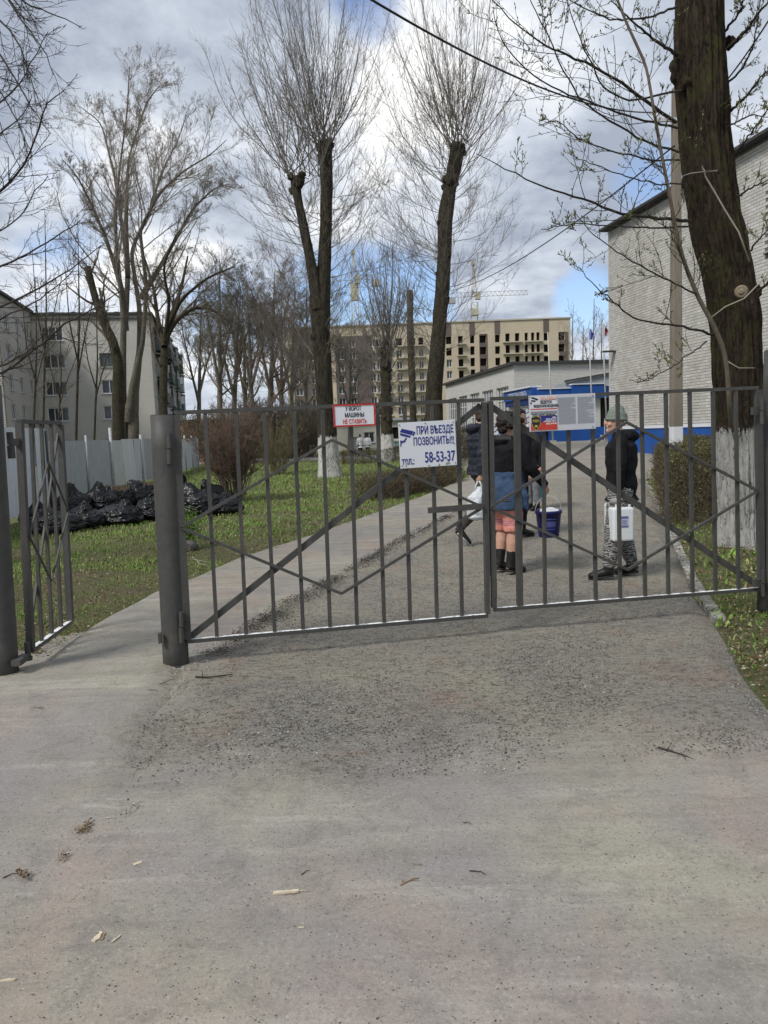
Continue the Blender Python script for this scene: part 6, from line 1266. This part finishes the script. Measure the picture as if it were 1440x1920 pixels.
class Lf:
    """closed elliptical lofts gathered and fused into one skin by a voxel remesh"""
    def __init__(s): s.mb = MB()
    def loft(s, pts, a, b=None, side=(1, 0, 0), k=16):
        pts = [Vector(p) for p in pts]; b = b or a; n = len(pts); m = s.mb; n0 = len(m.v); side = Vector(side)
        for i, p in enumerate(pts):
            t_ = (pts[min(i+1, n-1)]-pts[max(i-1, 0)]).normalized(); u = side-t_*side.dot(t_)
            if u.length < .05: u = Vector((0, 1, 0))-t_*t_.y
            u.normalize(); v = t_.cross(u)
            for j in range(k): an = 2*PI*j/k; m.v.append(tuple(p+u*math.cos(an)*a[i]+v*math.sin(an)*b[i]))
        for i in range(n-1):
            for j in range(k): j2 = (j+1) % k; m.f.append((n0+i*k+j, n0+i*k+j2, n0+(i+1)*k+j2, n0+(i+1)*k+j)); m.mi.append(0)
        m.f.append(tuple(n0+j for j in reversed(range(k)))); m.mi.append(0); m.f.append(tuple(n0+(n-1)*k+j for j in range(k))); m.mi.append(0)
    def ball(s, c, r, sq=(1, 1, 1), amp=0, seed=0): lump(s.mb, c, r, sq, 8, seed, amp)
    def limb(s, joints, rads, k=14, flat=None, side=(1, 0, 0)):
        js = [Vector(j) for j in joints]; P_ = []; A = []; n = 5
        for i in range(len(js)-1):
            for q in range(n): t_ = q/n; P_.append(js[i].lerp(js[i+1], t_)); A.append(rads[i]*(1-t_)+rads[i+1]*t_)
        P_.append(js[-1]); A.append(rads[-1])
        for _ in range(2): P_ = [P_[0]]+[(P_[i-1]+P_[i]*2+P_[i+1])/4 for i in range(1, len(P_)-1)]+[P_[-1]]
        s.loft(P_, A, [a*(flat or 1) for a in A], side, k)
    def out(s, name, mat, parent, vox, dis=0, dscale=.12, smooth=2):
        o = link(name, s.mb.mesh(name, mat, True), parent); r = o.modifiers.new('r', 'REMESH'); r.mode = 'VOXEL'; r.voxel_size = vox; r.use_smooth_shade = True
        sm = o.modifiers.new('s', 'SMOOTH'); sm.factor = .5; sm.iterations = smooth
        if dis:
            tx = bpy.data.textures.new('folds', 'CLOUDS'); tx.noise_scale = dscale; tx.noise_depth = 2; d = o.modifiers.new('d', 'DISPLACE'); d.texture = tx; d.strength = dis; d.mid_level = .5; d.texture_coords = 'LOCAL'
        return o
J0 = dict(pel=(0, 0, .95), wai=(0, 0, 1.08), che=(0, 0, 1.28), neck=(0, -.01, 1.47), head=(0, .02, 1.63), shR=(.185, 0, 1.41), elR=(.24, -.03, 1.13), wrR=(.26, .03, .89), haR=(.27, .05, .80), shL=(-.185, 0, 1.41), elL=(-.24, -.03, 1.13), wrL=(-.26, .03, .89), haL=(-.27, .05, .80),
          hiR=(.09, 0, .93), knR=(.10, .02, .50), anR=(.10, -.02, .09), toR=(.11, .15, .03), hiL=(-.09, 0, .93), knL=(-.10, .02, .50), anL=(-.10, -.02, .09), toL=(-.11, .15, .03))
def Rz(v, a): return Vector((v[0]*math.cos(a)-v[1]*math.sin(a), v[0]*math.sin(a)+v[1]*math.cos(a), v[2]))
def person(loc, rot, Ht, label, J={}, yaw=0, nod=0, hair='hair_dark', hairstyle='short', top='cloth_black', bottom='trouser_olive', foot='boot_black', fat=1.0, vox=.008, puffer=False, coat=0, hood=True, shorts=None, waist_wrap=None, hat=None, gl=None, group=None, topcut=.88, detail=True):
    s = Ht/1.75; j = {k: Vector(v)*s for k, v in {**J0, **J}.items()}; root = empty('person', loc, label, 'person', group, rot)
    L_ = Lf(); f = fat
    # torso
    def tor(x, ex=0): return [(j['pel']-Z*.09*s, (.13*f+ex)*s, (.09*f+ex)*s), (j['pel'], (.155*f+ex)*s, (.115*f+ex)*s), (j['wai'], (.135*f+ex)*s, (.10*f+ex)*s), (j['che']-Z*.05*s, (.155*f+ex)*s, (.115*f+ex)*s), (j['che']+Z*.08*s, (.165*f+ex)*s, (.11*f+ex)*s), (j['neck']-Z*.045*s, (.11*f+ex*.8)*s, (.075+ex*.8)*s), (j['neck']+Z*.0*s, (.06+ex*.6)*s, (.06+ex*.6)*s)]
    sd = (j['shR']-j['shL']).normalized(); T = tor(0); L_.loft([q[0] for q in T], [q[1] for q in T], [q[2] for q in T], sd)
    hd = j['head']; L_.limb([j['neck']-Z*.05*s, hd-Z*.05*s], [.058*s, .052*s])
    ax = lambda v: hd+Rz((Vector((v[0], v[1]*math.cos(nod)+v[2]*math.sin(nod), v[2]*math.cos(nod)-v[1]*math.sin(nod)))*s), yaw)
    hs = [(-.118, .028, .030, .052), (-.10, .044, .050, .040), (-.06, .058, .073, .020), (-.02, .068, .086, .010), (.02, .073, .093, .002), (.06, .072, .090, -.004), (.09, .058, .074, -.008), (.112, .028, .036, -.010)]
    L_.loft([ax((0, y, z)) for z, a, b, y in hs], [a*s for z, a, b, y in hs], [b*s for z, a, b, y in hs], Rz((1, 0, 0), yaw), 20)
    L_.loft([ax((0, .085, .02)), ax((0, .108, -.012)), ax((0, .112, -.028)), ax((0, .09, -.036))], [.008*s, .013*s, .016*s, .010*s], None, Rz((1, 0, 0), yaw), 10)     # nose
    L_.loft([ax((-.028, .083, -.062)), ax((0, .094, -.060)), ax((.028, .083, -.062))], [.004*s, .009*s, .004*s], None, (0, 0, 1), 8); L_.ball(ax((0, .080, -.10)), .021*s)   # mouth, chin
    L_.loft([ax((-.05, .075, .028)), ax((0, .094, .030)), ax((.05, .075, .028))], [.007*s, .010*s, .007*s], None, (0, 0, 1), 8)                                          # brow
    for q in (-1, 1): L_.ball(ax((q*.075, -.005, -.015)), .028*s, (.35, .7, 1.1)); L_.ball(ax((q*.036, .062, -.035)), .027*s)
    for q in 'RL':
        L_.limb([j['sh'+q]-sd*(.04*s if q == 'R' else -.04*s), j['sh'+q], j['el'+q], j['wr'+q]], [.055*s, .052*s, .038*s, .026*s])
        w_, h_ = j['wr'+q], j['ha'+q]; hv = (h_-w_).normalized(); sq = sd if q == 'R' else -sd; fw = hv.cross(sq); fw = fw.normalized() if fw.length > .1 else Vector((0, 1, 0)); pal = w_+hv*.075*s
        L_.loft([w_, w_+hv*.035*s, pal], [.022*s, .034*s, .040*s], [.018*s, .017*s, .015*s], fw, 12)
        inn = -sq                                     # fingers curl inwards
        for i_, (o_, ln_) in enumerate(((.030, .072), (.010, .080), (-.010, .075), (-.029, .058))):
            b_ = pal-hv*.012*s+fw*o_*s; c1 = b_+(hv*.42+inn*.08)*ln_*s; c2 = c1+(hv*.16+inn*.30)*ln_*s; c3 = c2+(-hv*.10+inn*.24)*ln_*s; L_.limb([b_, c1, c2, c3], [.0092*s, .0088*s, .008*s, .0068*s], 8)
        b_ = w_+hv*.03*s+fw*.028*s; L_.limb([b_, b_+(hv*.030+fw*.022+inn*.008)*s, b_+(hv*.058+fw*.018+inn*.028)*s], [.012*s, .0105*s, .008*s], 8)
    for q in 'RL':
        L_.limb([j['pel'].lerp(j['hi'+q], .8), j['hi'+q], j['kn'+q], j['kn'+q].lerp(j['an'+q], .35), j['an'+q]], [.085*f*s, .088*f*s, .056*f*s, .058*f*s, .036*s])
        L_.loft([j['an'+q]-(j['to'+q]-j['an'+q])*.25-Z*.02*s, j['an'+q]-Z*.03*s, j['to'+q]], [.03*s, .04*s, .032*s], [.03*s, .032*s, .018*s], sd)
    body = L_.out('body', gl or 'skin', root, vox, 0, smooth=1) if False else L_.out('body', 'skin', root, vox, 0, smooth=1)
    if detail:
        e_ = MB()
        for q in (-1, 1): lump(e_, ax((q*.031, .083, .005)), .0105*s, (1.2, .6, .7), 5, 0, 0)
        link('eyes', e_.mesh('eyes', 'eye_dark', True), root)
        e_ = MB(); lump(e_, ax((0, .090, -.062)), .016*s, (1.3, .45, .4), 5, 0, 0); link('lips', e_.mesh('lips', 'lip', True), root)
    # jacket
    ex = .028 if not puffer else .04; Jk = Lf(); T = tor(0, ex); z0 = topcut*s
    path = [q for q in T if q[0].z > z0]; lowc = Vector((j['pel'].x, j['pel'].y, z0)); lw = (.168*f+ex+coat)*s; ld = (.128*f+ex+coat)*s
    pts = [lowc]+[q[0] for q in path]; aa = [lw]+[q[1] for q in path]; bb = [ld]+[q[2] for q in path]
    if puffer:
        P2 = []; A2 = []; B2 = []; n = 60
        arr = resample([(*p, a, b) for p, a, b in zip(pts, aa, bb)], n)
        for r_ in arr: k = 1+.045*abs(math.sin(r_[2]/s*34)); P2.append(Vector(r_[:3])); A2.append(r_[3]*k); B2.append(r_[4]*k)
        pts, aa, bb = P2, A2, B2
    Jk.loft(pts, aa, bb, sd, 24)
    for q in 'RL':
        jj = [j['sh'+q]-sd*(.06*s if q == 'R' else -.06*s)-Z*.01*s, j['sh'+q]-Z*.012*s, j['el'+q], j['wr'+q]]; rr = [.075*s, .078*s, .062*s, .045*s]
        if puffer:
            arr = resample([(*p, a) for p, a in zip(jj, rr)], 34); Jk.loft([Vector(r_[:3]) for r_ in arr], [r_[3]*(1.02+.10*abs(math.sin(i*.75))) for i, r_ in enumerate(arr)], None, (0, 1, 0), 16)
        else: Jk.limb(jj, rr)
    if hood:
        nb = j['neck']; Jk.loft([nb+Vector((-.10, .0, .02))*s, nb+Vector((-.085, -.085, .01))*s, nb+Vector((0, -.125, -.01))*s, nb+Vector((.085, -.085, .01))*s, nb+Vector((.10, 0, .02))*s], [.035*s, .055*s, .065*s, .055*s, .035*s], None, (0, 0, 1), 12); Jk.loft([nb-Z*.04*s, nb+Z*.045*s], [.095*s, .078*s], [.09*s, .075*s], sd)
    jo = Jk.out('jacket' if not coat else 'coat', top, root, max(vox, .009), .022*s, .09, 1)
    # trousers / shorts
    Tr = Lf(); Tr.loft([j['pel']-Z*.10*s, j['pel'], j['wai']-Z*.02*s], [.15*f*s, .172*f*s, .150*f*s], [.115*f*s, .132*f*s, .115*f*s], sd, 20)
    for q in 'RL':
        h_, k_, a_ = j['hi'+q], j['kn'+q], j['an'+q]
        if shorts: Tr.limb([h_, k_+(h_-k_)*.02-Z*.02*s], [.108*f*s, .085*f*s])
        else: Tr.limb([h_, k_, a_+Z*.03*s], [.108*f*s, (.078 if bottom != 'zebra' else .098)*f*s, .058*s if bottom != 'zebra' else .062*s])
    Tr.out('shorts' if shorts else 'trousers', bottom, root, max(vox, .009), .018*s, .07, 1)
    if waist_wrap:
        Wr = Lf(); Wr.loft([j['pel']-Z*.235*s, j['pel']-Z*.06*s, j['pel']+Z*.06*s, j['wai']+Z*.04*s], [.215*f*s, .21*f*s, .20*f*s, .18*f*s], [.165*f*s, .165*f*s, .155*f*s, .14*f*s], sd, 22); Wr.limb([j['pel']+Vector((.2, .02, .04))*s, j['pel']+Vector((.25, .04, -.10))*s, j['pel']+Vector((.27, .05, -.25))*s], [.05*s, .05*s, .02*s]); Wr.out('tied_denim_jacket', waist_wrap, root, .010, .03, .07, 1)
    for q in 'RL':
        a_, t_ = j['an'+q], j['to'+q]; B_ = Lf(); fw = (t_-a_); fw.z = fw.z; fl = Vector((fw.x, fw.y, 0)); fl = fl.normalized() if fl.length > .01 else Vector((0, 1, 0)); heel = a_-fw.normalized()*.055*s-Z*.035*s
        B_.loft([heel, heel.lerp(t_, .3)+Z*.012*s, heel.lerp(t_, .65)+Z*.004*s, t_, t_+fw.normalized()*.035*s], [.036*s, .046*s, .050*s, .048*s, .026*s], [.040*s, .052*s, .042*s, .034*s, .020*s], sd, 16)
        shaft = (.17 if foot == 'boot_black' else .03)*s; kd = (j['kn'+q]-a_).normalized(); B_.limb([a_-kd*.03*s, a_+kd*shaft], [.052*s, .058*s])
        bo = B_.out('boot' if foot == 'boot_black' else 'shoe', foot, root, .008, .004, .03, 1)
        so_ = MB(); dn = Vector((0, 0, -1)); sl_ = [heel+dn*.036*s, t_+fw.normalized()*.03*s+dn*.03*s]; L2 = Lf(); L2.loft([sl_[0], sl_[0].lerp(sl_[1], .5), sl_[1]], [.043*s, .052*s, .035*s], [.014*s]*3, sd, 14); L2.mb.build('sole', 'sole' if foot == 'boot_black' else 'shoe_white', bo, smooth=True, local=True)
    # hair
    Hh_ = Lf()
    if not hat or hairstyle != 'none':
        if hairstyle == 'curly':
            for i in range(34):
                r2 = random.Random(i); th = r2.uniform(0, PI*.62); ph = r2.uniform(0, 2*PI); d = Vector((math.sin(th)*math.cos(ph), math.sin(th)*math.sin(ph), math.cos(th)))
                if d.y > .55 and d.z < .45: continue
                Hh_.ball(ax((d.x*.085, d.y*.095-.015, d.z*.10+.02)), r2.uniform(.026, .04)*s, amp=.5, seed=i)
            for z in (-.02, -.05): Hh_.ball(ax((0, -.075, z)), .05*s, (1.2, .8, 1), .4, 3)
        else:
            Hh_.ball(ax((0, -.018, .035)), .094*s, (.86, 1.02, .95), .12, 2); Hh_.ball(ax((0, -.05, -.02)), .065*s, (1.05, .8, 1.1), .1, 4)
        Hh_.out('hair', hair, root, .008, .012, .02, 0)
    if hat:
        q = Lf(); q.loft([ax((0, -.005, .012)), ax((0, -.01, .04)), ax((0, -.02, .09)), ax((0, -.035, .125)), ax((0, -.06, .15))], [.088*s, .089*s, .080*s, .055*s, .022*s], [.104*s, .106*s, .094*s, .062*s, .025*s], Rz((1, 0, 0), yaw), 22); ho = q.out('beanie', hat, root, .007, .004, .02, 1)
        q = Lf(); q.loft([ax((0, -.003, .0)), ax((0, -.006, .035))], [.093*s, .093*s], [.109*s, .109*s], Rz((1, 0, 0), yaw), 22); q.mb.build('cuff', hat, ho, smooth=True, local=True)
    root['_s'] = s; return root, j
def wp(root, v): r = root.rotation_euler.z; return root.location+Rz(v, r)
def floor_at(px, py): g = G(px, py); return Vector((g.x, g.y, H(g.x, g.y)+.03))
# woman with canister, facing left
g = floor_at(1166, 1086); r, j = person(g, rad(68), 1.70, 'woman in green beanie and black hooded coat with zebra trousers holding a white canister', dict(head=(0, .05, 1.62), neck=(0, .01, 1.47), elL=(-.25, .0, 1.13), wrL=(-.19, .02, .90), haL=(-.17, .03, .81), elR=(.22, .02, 1.12), wrR=(.20, .06, .90), haR=(.20, .07, .81), knL=(-.11, .05, .50), knR=(.10, .02, .50), anL=(-.16, .12, .09), toL=(-.17, .29, .03), anR=(.10, -.10, .09), toR=(.16, .06, .03)),
             yaw=rad(8), hair='hair_brown', top='cloth_black', bottom='zebra', fat=1.16, vox=.0075, hat='hat_green', hairstyle='none', topcut=.80)
simple('canister_white', (.62, .65, .66), .35, .04, 5); simple('label_blue', (.10, .12, .30), .4, .2, 40); simple('label_pale', (.45, .47, .60), .4, .1)
def canister(top, rot, w_, d_, h_, label):
    root = empty('canister', top-Z*h_, label, 'canister', None, rot); bm_ = bmesh.new(); bmesh.ops.create_cube(bm_, size=1)
    for v in bm_.verts: v.co = Vector((v.co.x*w_, v.co.y*d_, (v.co.z+.5)*h_*.84))
    bmesh.ops.bevel(bm_, geom=[e for e in bm_.edges], offset=.028, segments=4, affect='EDGES', profile=.6); me = bpy.data.meshes.new('tank'); bm_.to_mesh(me); bm_.free(); me.polygons.foreach_set('use_smooth', [True]*len(me.polygons)); me.materials.append(MATS['canister_white'])
    link('tank', me, root); mb = MB(); z = h_*.83
    mb.tube([(-w_*.22, 0, z-.02), (-w_*.20, 0, z+.035), (-w_*.08, 0, z+.055), (w_*.10, 0, z+.055), (w_*.22, 0, z+.035), (w_*.25, 0, z-.02)], [.020, .018, .016, .016, .018, .02], 12); link('handle', mb.mesh('handle', 'canister_white', True), root)
    mb = MB(); mb.tube([(w_*.34, 0, z-.01), (w_*.34, 0, z+.03)], .026, 16); link('spout_cap', mb.mesh('spout_cap', 'canister_white', True), root)
    for sg in (-1, 1):
        mb = MB(); y = sg*(d_/2+.0025); mb.obox((-w_*.14, y, h_*.36), (w_*.34, 0, 0), (0, .001*sg, 0), (0, 0, h_*.27)); lb = link('label', mb.mesh('label', 'label_pale'), root)
        mb = MB(); y = sg*(d_/2+.0042)
        mb.obox((-w_*.14, y, h_*.57), (w_*.34, 0, 0), (0, .0008*sg, 0), (0, 0, h_*.055)); mb.obox((-w_*.14, y, h_*.36), (w_*.34, 0, 0), (0, .0008*sg, 0), (0, 0, h_*.03))
        for k in range(5): mb.obox((-w_*.11, y, h_*(.41+.028*k)), (w_*(.26-.03*(k % 2)), 0, 0), (0, .0008*sg, 0), (0, 0, h_*.010))
        link('print', mb.mesh('print', 'label_blue'), lb)
    return root
hl = wp(r, j['haL']); canister(hl+Vector((.03, -.02, .005)), rad(4), .215, .15, .40, 'white plastic canister with a small blue label in the gloved near hand')
hr_ = wp(r, j['haR']); canister(hr_+Vector((0, .02, .0)), rad(10), .20, .14, .36, 'second white canister mostly hidden behind the zebra trousers')
q = Lf(); w_ = j['wrL']; h_ = j['haL']; q.ball(h_+Z*.005, .052, (1.0, 1.25, .9), .15, 1); q.out('glove', 'glove_grey', r, .007, .004, .02, 1)
# woman with bucket, back to the camera
g = floor_at(948, 1078); r, j = person(g, rad(-48), 1.70, 'woman in black hooded jacket and pink shorts with a denim jacket round her waist', dict(head=(.02, .06, 1.62), neck=(0, .02, 1.46), elR=(.30, .06, 1.16), wrR=(.36, .26, .96), haR=(.37, .29, .87), elL=(-.25, .02, 1.13), wrL=(-.24, .14, .90), haL=(-.24, .17, .82), knR=(.10, .03, .48), anR=(.09, -.02, .09), toR=(.12, .15, .03), knL=(-.10, .10, .49), anL=(-.10, .02, .09), toL=(-.11, .19, .03)),
             yaw=rad(-6), nod=.1, hairstyle='curly', top='cloth_black', bottom='pink_shorts', shorts=True, waist_wrap='denim', fat=1.24, vox=.0075)
hb = wp(r, j['haR'])
simple('bucket_navy', (.012, .014, .10), .4, .15, 8); simple('bucket_print', (.06, .07, .22), .5, .2, 40); simple('bag_white', (.52, .55, .58), .45, .08, 8, .4, .01, 25)
def bucket(c, rt_, rb, h_, label, mat='bucket_navy', fill=True):
    root = empty('bucket', c, label, 'bucket'); mb = MB(); n = 32
    prof = [(rb, 0), (rb*1.02, .01), (rt_*.97, h_*.88), (rt_*1.04, h_*.89), (rt_*1.05, h_), (rt_*.97, h_), (rt_*.93, h_*.86), (rb*.95, .015)]
    for r_, z in prof:
        for k in range(n): a = 2*PI*k/n; mb.v.append((r_*math.cos(a), r_*math.sin(a), z))
    for i in range(len(prof)-1):
        for k in range(n): k2 = (k+1) % n; mb.f.append((i*n+k, i*n+k2, (i+1)*n+k2, (i+1)*n+k)); mb.mi.append(0)
    mb.f.append(tuple(reversed(range(n)))); mb.mi.append(0); mb.f.append(tuple((len(prof)-1)*n+k for k in range(n))); mb.mi.append(0); link('pail', mb.mesh('pail', mat, True), root)
    mb = MB(); mb.tube([(rt_*1.05*math.cos(a)*1, .0+0*a, h_*.93+.17*math.sin(a)) for a in [PI*i/14 for i in range(15)]], .004, 6); link('handle', mb.mesh('handle', 'galvanised', True), root)
    mb = MB()
    for k in range(8):
        a0 = -PI*.62+k*.10; a1 = a0+.10
        for z0, z1 in ((.30, .34), (.40, .62), (.68, .72)):
            q = lambda a, z: ((rb+(rt_*.97-rb)*z/.88+.0015)*math.cos(a), (rb+(rt_*.97-rb)*z/.88+.0015)*math.sin(a), h_*z)
            mb.quad(q(a0, z0), q(a1, z0), q(a1, z1), q(a0, z1))
    link('print', mb.mesh('print', 'bucket_print'), root)
    if fill: q = Lf(); q.ball((0, 0, h_*.92), rt_*.82, (1, 1, .45), .4, 4); q.out('white_cloth', 'bag_white', root, .01, .01, .05, 0)
    return root
bucket(hb+Vector((.0, -.02, -.46)), .135, .105, .28, 'navy blue bucket with white contents hanging from the woman\'s hand')
# man in quilted jacket, walking right
g = floor_at(905, 1022); r, j = person(g, rad(-72), 1.86, 'man in dark quilted jacket walking right with a white bag', dict(head=(0, .05, 1.63), elR=(.24, -.10, 1.14), wrR=(.25, -.12, .90), haR=(.25, -.12, .81), elL=(-.24, .0, 1.13), wrL=(-.24, .16, .92), knL=(-.09, .22, .52), anL=(-.10, .22, .10), toL=(-.11, .40, .04), knR=(.09, -.05, .50), anR=(.09, -.36, .20), toR=(.10, -.24, .045), pel=(0, 0, .94)),
             yaw=rad(6), hair='hair_brown', top='cloth_navy', bottom='trouser_olive', foot='shoe_black', puffer=True, fat=1.05, vox=.0075) if simple('shoe_black', (.014, .014, .015), .6, .3) else None
def softbag(c, w_, d_, h_, label, mat, seed, name='bag', rz=0):
    root = empty(name, c, label, 'bag', None, rz); q = Lf(); q.loft([(0, 0, 0), (0, 0, h_*.08), (0, 0, h_*.4), (0, 0, h_*.72), (0, 0, h_*.92), (0, 0, h_*1.05)], [w_*.30, w_*.46, w_*.5, w_*.42, w_*.2, w_*.06], [d_*.3, d_*.46, d_*.5, d_*.4, d_*.2, d_*.06], (1, 0, 0), 20); q.out('sack', mat, root, .012, .05, .09, 1)
    mb = MB()
    for sx in (-1, 1): mb.tube([(sx*w_*.14, 0, h_*.85), (sx*w_*.10, 0, h_*1.1), (sx*.01, 0, h_*1.22)], [.018, .012, .010], 8)
    link('handles', mb.mesh('handles', mat, True), root); return root
hm = wp(r, j['haR']); simple('bag_cyan', (.05, .30, .42), .4, .25, 8, .4, .01, 25)
softbag(hm+Vector((-.04, -.05, -.50)), .34, .22, .42, 'bulging white plastic bag carried by the man in the quilted jacket', 'bag_white', 3)
# companion hidden behind the bucket woman
g = floor_at(972, 1008); person(g, rad(-60), 1.80, 'dark curly-haired person mostly hidden behind the woman with the bucket', dict(head=(0, .06, 1.62)), yaw=rad(-10), hairstyle='curly', top='cloth_black', bottom='cloth_black', fat=.9, vox=.009)
# person further back with a phone
g = floor_at(1000, 958); r, j = person(g, rad(125), 1.56, 'dark-clad person further back looking down at a phone', dict(head=(0, .09, 1.59), neck=(0, .03, 1.46), elR=(.21, .06, 1.16), wrR=(.10, .24, 1.24), haR=(.04, .28, 1.27), elL=(-.24, -.03, 1.13), wrL=(-.26, .04, .90)), nod=.45, yaw=0, hairstyle='short', top='cloth_black', bottom='trouser_grey', fat=1.05, vox=.009) if simple('trouser_grey', (.16, .16, .17), .9, .15) else None
ph = wp(r, j['haR']); mb = MB(); mb.obox(ph+Vector((-.04, -.05, 0)), (.08, 0, .01), (0, .008, 0), (0, 0, .14)); o = mb.build('phone', 'white_paint', None, bevel=.003); tag(o, 'pale phone held up in the hand of the person further back', 'phone')
hp_ = wp(r, j['haL']); softbag(Vector((P(1013, 930, 14.2).x, 14.2, P(1013, 938, 14.2).z)), .26, .2, .42, 'light blue patterned bag behind the thin gate bar', 'bag_cyan', 5)
# far figures
def fl2(px, Y, z=None): p = P(px, 850, Y); p.z = H(p.x, p.y)+.03 if z is None else z; return p
person(fl2(676, 53), rad(25), 1.62, 'left one of two people in white coats walking far off beyond the lawn', dict(toL=(-.11, .25, .03), anL=(-.10, .12, .09)), top='coat_white', bottom='cloth_black', coat=.02, topcut=.72, vox=.014, hood=False, group='people in white coats', detail=False)
person(fl2(690, 53.6), rad(-15), 1.60, 'right one of two people in white coats far off, beside the slim pollard', dict(), top='coat_white', bottom='cloth_black', coat=.02, topcut=.74, vox=.014, hood=False, group='people in white coats', detail=False)
bucket(fl2(667, 52.6)+Z*.25, .15, .12, .28, 'tiny dark bucket beside the left white-coated person', fill=False)
person(fl2(1024, 42.6), rad(200), 1.66, 'tiny dark-clad figure at the foot of the entrance steps', dict(), top='cloth_navy', bottom='cloth_black', vox=.014, detail=False)
